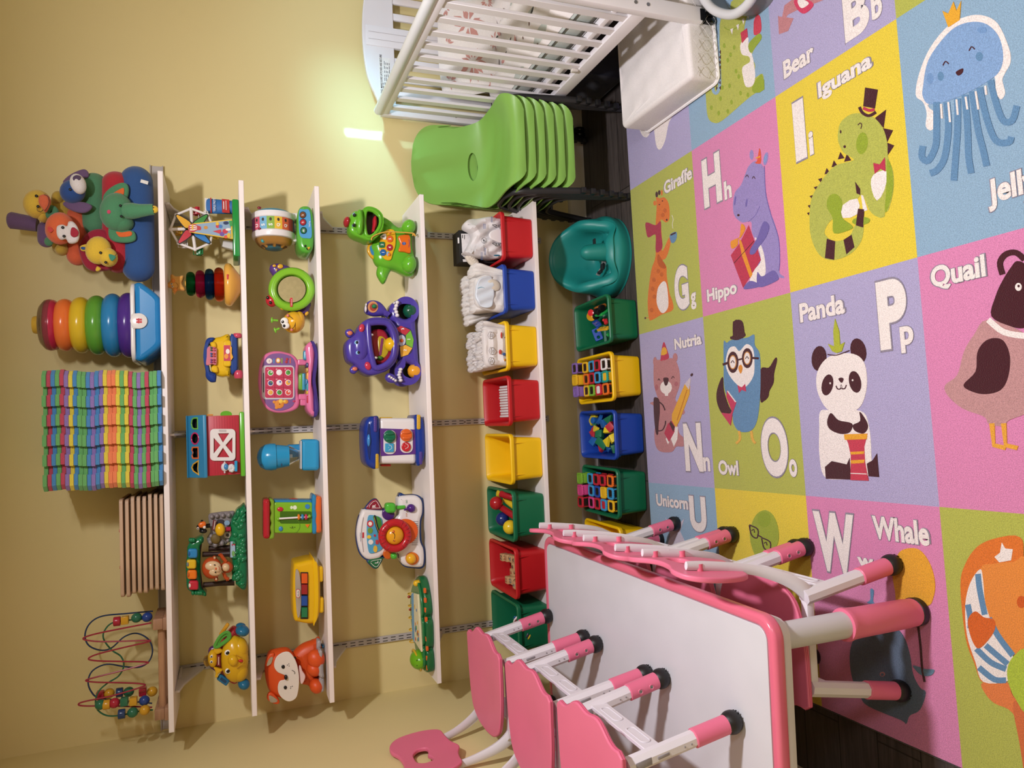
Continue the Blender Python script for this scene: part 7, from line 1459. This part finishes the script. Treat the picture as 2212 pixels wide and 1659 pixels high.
# bear corner
sh(P5,[(865,85),(890,120),(920,80),(960,60),(1115,0),(940,0),(900,30),(870,185)],'c#B87A80',1,0); sh(P5,[(868,90),(870,188),(920,170),(950,100)],'c#B87A80',1,0); sh(P5,[(955,0),(1030,0),(1060,30),(1010,75),(970,50)],'c#C8365C',2); sh(P5,[(975,0),(1010,0),(1035,20),(1000,45),(980,30)],WT,3)
rt(P5,'Bear',895,380,1060,285,105); rt(P5,'B',1222,70,1365,65,270,bold=.05); rt(P5,'b',1375,30,1435,25,150)
# iguana
rt(P5,'I',952,715,1015,712,335,bold=.07); rt(P5,'i',1035,785,1060,785,130); rt(P5,'Iguana',1085,490,1380,355,120)
sh(P3,[(480,540),(500,460),(570,405),(650,400),(730,430),(790,500),(820,600),(825,700),(860,800),(862,930),(830,1060),(805,1080),(800,1110),(760,1115),(700,1070),(650,960),(600,1000),(500,1060),(510,1110),(440,1130),(400,1180),(390,1230),(440,1275),(520,1270),(570,1230),(600,1170),(655,1160),(640,1280),(560,1370),(440,1410),(350,1370),(295,1250),(285,1120),(300,980),(370,860),(460,760),(590,720),(520,670),(485,600)],GR_,1)
for k,(x,y) in enumerate(((545,715),(500,700),(455,755),(405,805),(362,860),(330,915),(300,975),(285,1040),(278,1090))):
    s_=38-k*2.6; sh(P3,[(x-s_*.6,y+s_*.45),(x-s_*.1,y-s_),(x+s_*.7,y+s_*.2)] if k<4 else [(x+s_*.3,y-s_*.6),(x-s_*.7,y-s_*.3),(x+s_*.1,y+s_*.7)],MA,0.5,0)
for q in ([(735,430),(812,372),(795,500)],[(790,500),(860,515),(818,600)],[(818,600),(868,620),(825,685)]): sh(P3,q,MA,.5,0)
sh(P3,[(668,220),(755,235),(735,365),(655,350)],MA,2,0); ln(P3,[(628,355),(650,395),(695,415),(742,390)],20,MA,2); ln(P3,[(655,362),(695,378),(732,372)],20,'c#B8304E',3)
shel(P3,647,605,40,76,SG,2,6); ln(P3,[(618,480),(635,465),(645,480),(638,505)],6,MA,2); shel(P3,527,628,9,10,MA,2); shel(P3,500,525,5,12,MA,2)
sh(P3,[(725,740),(770,750),(805,700),(810,800),(775,780),(735,815)],'c#B8304E',3,0); sh(P3,[(710,850),(750,805),(822,800),(800,930),(750,1000),(715,930)],WT,2,2); sh(P3,[(515,1030),(615,985),(620,1090),(515,1120)],WT,2,2); sh(P3,[(640,960),(655,965),(685,1065),(655,1075)],WT,2,0)
sh(P3,[(420,970),(470,955),(510,1010),(505,1110),(570,1165),(575,1195),(455,1225),(445,1120),(405,1040)],SG,3); shel(P3,640,1140,62,28,SG,2,-5); sh(P3,[(820,720),(855,790),(860,930),(820,1065),(805,1060),(815,900)],SG,2)
sh(P3,[(600,870),(635,920),(635,960),(610,950)],MA,3,0); sh(P3,[(620,1055),(662,1060),(655,1185),(605,1170)],MA,3,0); sh(P3,[(520,1270),(575,1235),(595,1320),(540,1370)],MA,3,0); sh(P3,[(405,1262),(462,1280),(455,1408),(392,1395)],MA,3,0)
# jellyfish
sh(P5,[(1660,560),(1620,520),(1640,400),(1700,260),(1800,140),(1900,90),(1990,85),(2070,130),(2130,260),(2140,340),(2110,400),(2095,440),(2110,510),(2085,545),(2060,500),(2050,420),(1990,420),(1700,560),(1725,620),(1725,690),(1700,715),(1675,690),(1680,620)],WT,1)
JB='c#7FA0CC'
sh(P5,[(1660,480),(1690,330),(1790,190),(1880,130),(1990,125),(2070,190),(2100,300),(2080,390),(2010,450),(1880,520),(1770,560),(1690,570),(1660,530)],JB,2)
for a in ([(1735,560),(1735,700),(1730,800),(1690,880),(1655,860),(1660,800)],[(1790,560),(1800,700),(1780,860),(1740,930),(1700,950)],[(1850,540),(1850,700),(1840,850),(1830,990)],[(1890,520),(1905,700),(1910,850),(1925,950)],[(1930,500),(1960,700),(1990,820),(2010,910)],[(1970,480),(2010,650),(2060,770),(2130,780),(2145,750)],[(2030,440),(2060,560),(2100,660),(2150,660),(2175,580)]): ln(P5,a,36,DB,3)
for a in ([(1760,570),(1765,650)],[(1800,560),(1810,670)],[(1845,545),(1852,630)],[(1895,530),(1905,600)],[(1950,500),(1965,600)],[(2003,470),(2008,520)]): ln(P5,a,11,WT,4)
for x,y in ((1785,345),(1928,265)): ln(P5,[(x-14,y+14),(x,y-8),(x+18,y+6)],6,MA,4)
sh(P5,[(1842,395),(1880,375),(1878,400),(1855,415)],MA,4); shel(P5,1758,418,17,25,DB,3); shel(P5,1970,310,20,25,DB,3); shel(P5,1700,430,18,30,'c#6F93C2',3); shel(P5,1985,165,26,18,'c#6F93C2',3); sh(P5,[(1768,60),(1800,75),(1828,10),(1845,60),(1870,5),(1862,110),(1800,150)],'c#E0A42C',4,0)
rt(P3,'Jelly',1515,980,1860,850,230)
# nutria
NU='c#B57A7E'
sh(P2,[(250,400),(290,385),(380,370),(430,385),(465,480),(468,600),(430,720),(470,760),(510,820),(500,850),(455,860),(460,1000),(500,1050),(505,1120),(440,1125),(400,1170),(300,1165),(260,1100),(255,980),(290,850),(250,780),(215,755),(250,740),(290,740),(250,600)],NU,1)
shel(P2,258,400,16,40,NU,1); shel(P2,430,365,20,38,NU,1); sh(P2,[(305,385),(320,270),(335,232),(350,270),(375,345),(368,378),(320,390)],'c#B8304E',2,2); sh(P2,[(312,345),(322,285),(350,280),(362,330)],'c#E0A42C',3,2)
shel(P2,353,620,50,56,WT,2); sh(P2,[(330,545),(352,535),(375,545),(365,595),(345,602)],MA,3); sh(P2,[(340,660),(355,655),(375,660),(370,692),(345,692)],WT,3,0); ln(P2,[(285,560),(292,545),(302,560)],5,MA,3); ln(P2,[(400,545),(412,525),(424,540)],5,MA,3); shel(P2,272,620,14,26,'c#A8606A',2); shel(P2,440,590,16,20,'c#A8606A',2)
sh(P2,[(248,720),(270,705),(295,730),(300,830),(290,930),(285,1020),(265,1000),(250,850)],MA,3); ln(P2,[(290,740),(325,770),(345,815)],10,MA,3); ln(P2,[(270,990),(320,985),(345,940),(350,905)],9,MA,3); sh(P2,[(420,930),(455,960),(450,1060),(420,1125),(395,1060),(370,1105),(350,1060)],WT,2,0)
sh(P2,[(540,560),(560,545),(552,680),(470,900),(440,960),(405,920),(405,850),(515,590)],'c#E0A42C',4,0); ln(P2,[(450,900),(535,640)],8,'c#C07A1E',5); sh(P2,[(405,905),(430,950),(425,1000),(380,1085),(340,1010),(370,930)],'c#B8304E',5,0); sh(P2,[(395,905),(430,955),(418,1000),(385,930)],MA,6,0); sh(P2,[(515,590),(560,535),(565,560),(550,640)],'c#C9BCC8',5,0); shel(P2,572,512,9,14,MA,3,25)
rt(P2,'Nutria',425,245,655,210,100); rt(P2,'N',510,1130,660,1130,410,bold=.05); rt(P2,'n',672,1275,730,1275,120); rt(P2,'Unicorn',270,1565,540,1625,105); rt(P2,'U',556,1700,695,1700,300,bold=.05)
# owl
sh(P2,[(845,230),(870,240),(910,215),(1010,200),(1060,190),(1105,170),(1110,260),(1150,330),(1160,500),(1155,700),(1130,900),(1075,990),(980,995),(930,930),(920,850),(900,760),(850,620),(845,420)],DB,1)
sh(P2,[(865,380),(890,290),(940,270),(980,310),(1040,250),(1095,290),(1108,400),(1100,520),(1040,610),(980,610),(910,540),(870,460)],WT,2)
for x,y,rx,ry in ((925,405,48,92),(1048,370,46,86)): shel(P2,x,y,rx,ry,MA,3); shel(P2,x,y,rx*.66,ry*.66,'c#C98A4A',4); shel(P2,x,y,rx*.52,ry*.56,WT,5); ln(P2,[(x-14,y+6),(x,y-14),(x+14,y+6)],6,MA,6)
ln(P2,[(838,425),(885,410)],20,MA,3); ln(P2,[(968,385),(1005,375)],14,MA,3); ln(P2,[(1090,368),(1145,372)],18,MA,3); sh(P2,[(972,455),(992,425),(1008,455),(992,502)],'c#D98A2A',4)
sh(P2,[(835,530),(845,640),(880,760),(915,830),(905,840),(850,842),(820,825),(788,740),(790,640)],MA,3); sh(P2,[(1158,470),(1230,450),(1275,380),(1295,365),(1298,400),(1275,500),(1270,580),(1235,650),(1225,700),(1190,735),(1158,728)],MA,.5)
sh(P2,[(925,60),(980,42),(1010,70),(1022,150),(1030,180),(970,215),(905,205),(905,185),(925,175)],MA,3,2); ln(P2,[(905,195),(960,205),(1025,170)],22,MA,3)
sh(P2,[(965,600),(1000,620),(1030,590),(1038,655),(1000,640),(978,668)],'c#C0365A',4,0); sh(P2,[(875,645),(955,745),(920,850),(905,945),(825,835),(905,845),(915,820),(870,700)],'c#C0365A',4,0); ln(P2,[(880,650),(950,745)],8,WT,5)
for x in (975,1080): ln(P2,[(x,990),(x+(8 if x<1000 else 10),1060),(x-(25 if x<1000 else -35),1098)],20,'c#D9A84A',1)
rt(P2,'O',1168,1130,1392,1130,500,bold=.055); rt(P2,'o',1405,1308,1472,1308,150); rt(P2,'Owl',802,1300,970,1310,125)
# panda
rt(P4,'Panda',78,205,345,160,120); rt(P4,'P',545,215,722,215,420,bold=.05); rt(P4,'p',680,370,760,365,160)
sh(P4,[(200,800),(260,790),(440,795),(490,880),(505,1050),(490,1180),(300,1205),(220,1180),(195,1050),(195,900)],WT,1); sh(P4,[(185,560),(230,490),(300,455),(400,455),(460,500),(480,600),(470,700),(430,780),(340,815),(250,790),(200,720),(178,640)],WT,2)
shel(P4,193,482,44,75,MA,1,5); shel(P4,428,437,46,76,MA,1,-12); shel(P4,245,640,34,64,MA,3,12); shel(P4,410,622,36,66,MA,3,-12); shel(P4,262,630,5,6,WT,4); shel(P4,396,612,5,6,WT,4)
sh(P4,[(310,605),(327,596),(342,605),(330,628)],MA,3); ln(P4,[(296,645),(306,664),(324,662),(327,640),(332,662),(350,660),(358,640)],7,MA,3)
sh(P4,[(265,808),(310,850),(380,865),(395,885),(375,925),(320,932),(260,905),(243,860)],MA,3); sh(P4,[(437,800),(475,850),(487,895),(460,930),(410,915),(397,880),(440,855)],MA,3); sh(P4,[(345,935),(485,930),(465,1010),(470,1100),(490,1212),(383,1208),(385,1060),(370,990)],'c#C03A50',4,0)
for y0,y1,xa,xb in ((935,968,345,484),(1040,1056,383,466),(1090,1110,384,468)): sh(P4,[(xa,y0),(xb,y0-4),(xb-3,y1-4),(xa+4,y1)],'c#E2A02C',5,0)
ln(P4,[(384,1168),(480,1172)],5,WT,5); sh(P4,[(230,1130),(270,1095),(340,1110),(360,1115),(378,1075),(385,1205),(235,1200)],MA,3,0); sh(P4,[(480,1110),(515,1090),(540,1050),(552,1190),(490,1185)],MA,3,0)
ln(P4,[(245,458),(300,462),(375,435)],6,MA,3); sh(P4,[(290,245),(315,320),(320,400),(348,385),(330,440),(300,450),(275,440),(248,395),(285,410),(280,320)],'c#A9AF34',4,0)
# quail
rt(P3,'Quail',1125,1560,1495,1440,180)
QB='c#B98A8C'
sh(P4,[(1200,250),(1416,330),(1560,500),(1580,700),(1480,790),(1330,850),(1300,885),(1210,875),(1180,830),(1050,780),(960,700),(948,640),(1020,580),(1060,440),(1120,340)],QB,1)
sh(P4,[(1250,110),(1290,20),(1340,-60),(1380,-100),(1440,-60),(1500,100),(1450,260),(1416,300),(1340,290),(1225,230)],MA,3); ln(P4,[(1290,-20),(1275,-90),(1310,-140),(1370,-150),(1420,-110)],34,MA,3); ln(P4,[(1205,250),(1300,325),(1440,350)],36,WT,2)
sh(P4,[(1240,360),(1300,380),(1335,470),(1325,590),(1280,670),(1190,695),(1110,680),(1058,640),(1130,560),(1140,450),(1180,385)],MA,3); shel(P4,1388,55,20,24,WT,5); shel(P4,1390,50,7,8,MA,6)
for x in (1225,1295): sh(P4,[(x-14,870),(x+18,868),(x+22,990),(x+90,1005),(x+80,1030),(x+5,1010)],'c#E0A03A',2,0)
# whale
rt(P6,'W',985,195,1222,200,350,bold=.045); rt(P6,'w',1235,315,1330,320,60); rt(P6,'Whale',1325,110,1655,140,140)
WB='c#55657C'
sh(P6,[(1430,680),(1500,740),(1540,850),(1560,970),(1600,1050),(1635,1080),(1600,1180),(1540,1215),(1520,1262),(1490,1240),(1300,1160),(1250,1100),(1200,980),(1190,840),(1230,740),(1330,680)],WB,1); sh(P6,[(1560,920),(1600,930),(1630,940),(1685,945),(1670,975),(1625,980),(1590,960)],'c#5F7F9A',2); sh(P6,[(1310,470),(1330,480),(1325,540),(1340,560),(1290,550),(1310,530)],DB,1); shel(P6,1382,970,16,14,NU,3); shel(P6,1382,972,9,8,WB,4)
sh(P6,[(1475,260),(1530,230),(1600,240),(1660,320),(1690,430),(1680,520),(1640,570),(1480,560),(1455,480),(1440,360)],'c#E0A02C',1); ln(P6,[(1590,675),(1605,800),(1615,930),(1630,1015)],9,MA,5)
# green melon face with glasses
sh(P6,[(610,90),(640,30),(690,5),(740,40),(768,120),(765,200),(720,260),(650,290),(615,230),(600,150)],'c#9AA834',1); shel(P6,685,60,38,45,SG,2)
for x,y in ((622,130),(695,205)): 
    ln(P6,[(x-24,y-38),(x+26,y-12),(x+22,y+38),(x-10,y+22),(x-24,y-36)],7,MA,3); ln(P6,[(x-10,y-4),(x+2,y-12),(x+8,y+8)],5,MA,3)
ln(P6,[(645,150),(672,165)],7,MA,3); sh(P6,[(608,280),(622,275),(622,310),(610,315)],'c#C0365A',1,0)
# unicorn hints
sh(P6,[(105,50),(125,100),(145,60),(160,110),(215,55),(190,130),(240,240),(110,250),(130,150)],'c#C9C0D0',1,0)
# fox in the green cell
sh(P6,[(1840,450),(1870,320),(1940,220),(2050,170),(2190,165),(2212,320),(2212,900),(2150,850),(2110,860),(1980,1020),(1920,900),(1870,750)],OR,1)
sh(P6,[(1960,350),(2040,320),(2150,310),(2230,320),(2230,900),(2160,850),(2060,720),(1990,560)],'c#E0883A',2); sh(P6,[(1970,1020),(2110,1015),(2150,1100),(2230,1180),(2230,1400),(2150,1200),(2040,1140),(1985,1080)],'c#DC7A40',2)
sh(P6,[(1958,352),(1975,420),(1990,560),(2050,720),(2150,855),(2120,930),(2120,1010),(1975,1015),(1930,900),(1880,740),(1870,560),(1900,430)],WT,2)
for a in ([(1945,380),(1955,470),(1985,620)],[(1885,560),(1900,640),(1900,700)],[(2010,640),(2060,740),(2150,860)],[(1990,800),(2060,860),(2120,910)],[(1935,820),(2020,900),(2110,940)],[(1950,930),(2040,1000),(2110,1005)]): ln(P6,a,34,DB,3)
sh(P6,[(1890,640),(1930,600),(1980,635),(2040,650),(2040,720),(1960,815),(1920,790),(1890,700)],'c#D2601E',4); sh(P6,[(2085,195),(2105,230),(2150,235),(2140,300),(2070,312),(2042,280),(2075,255)],WT,3,0); shel(P6,2200,545,26,36,'c#C9581C',3)
sh(P6,[(2120,930),(2160,860),(2230,840),(2230,1180),(2170,1120),(2125,1020)],'c#A9BC3A',4); sh(P6,[(2150,1140),(2230,1190),(2230,1600),(2190,1380)],'c#CC6A3A',2)
ro=mk('alphabet_rug',rug,label='large colourful alphabet rug with animals and big letters, covering the floor',cat='rug',org=(1.4,-1.2,0))
bpy.context.view_layer.update()
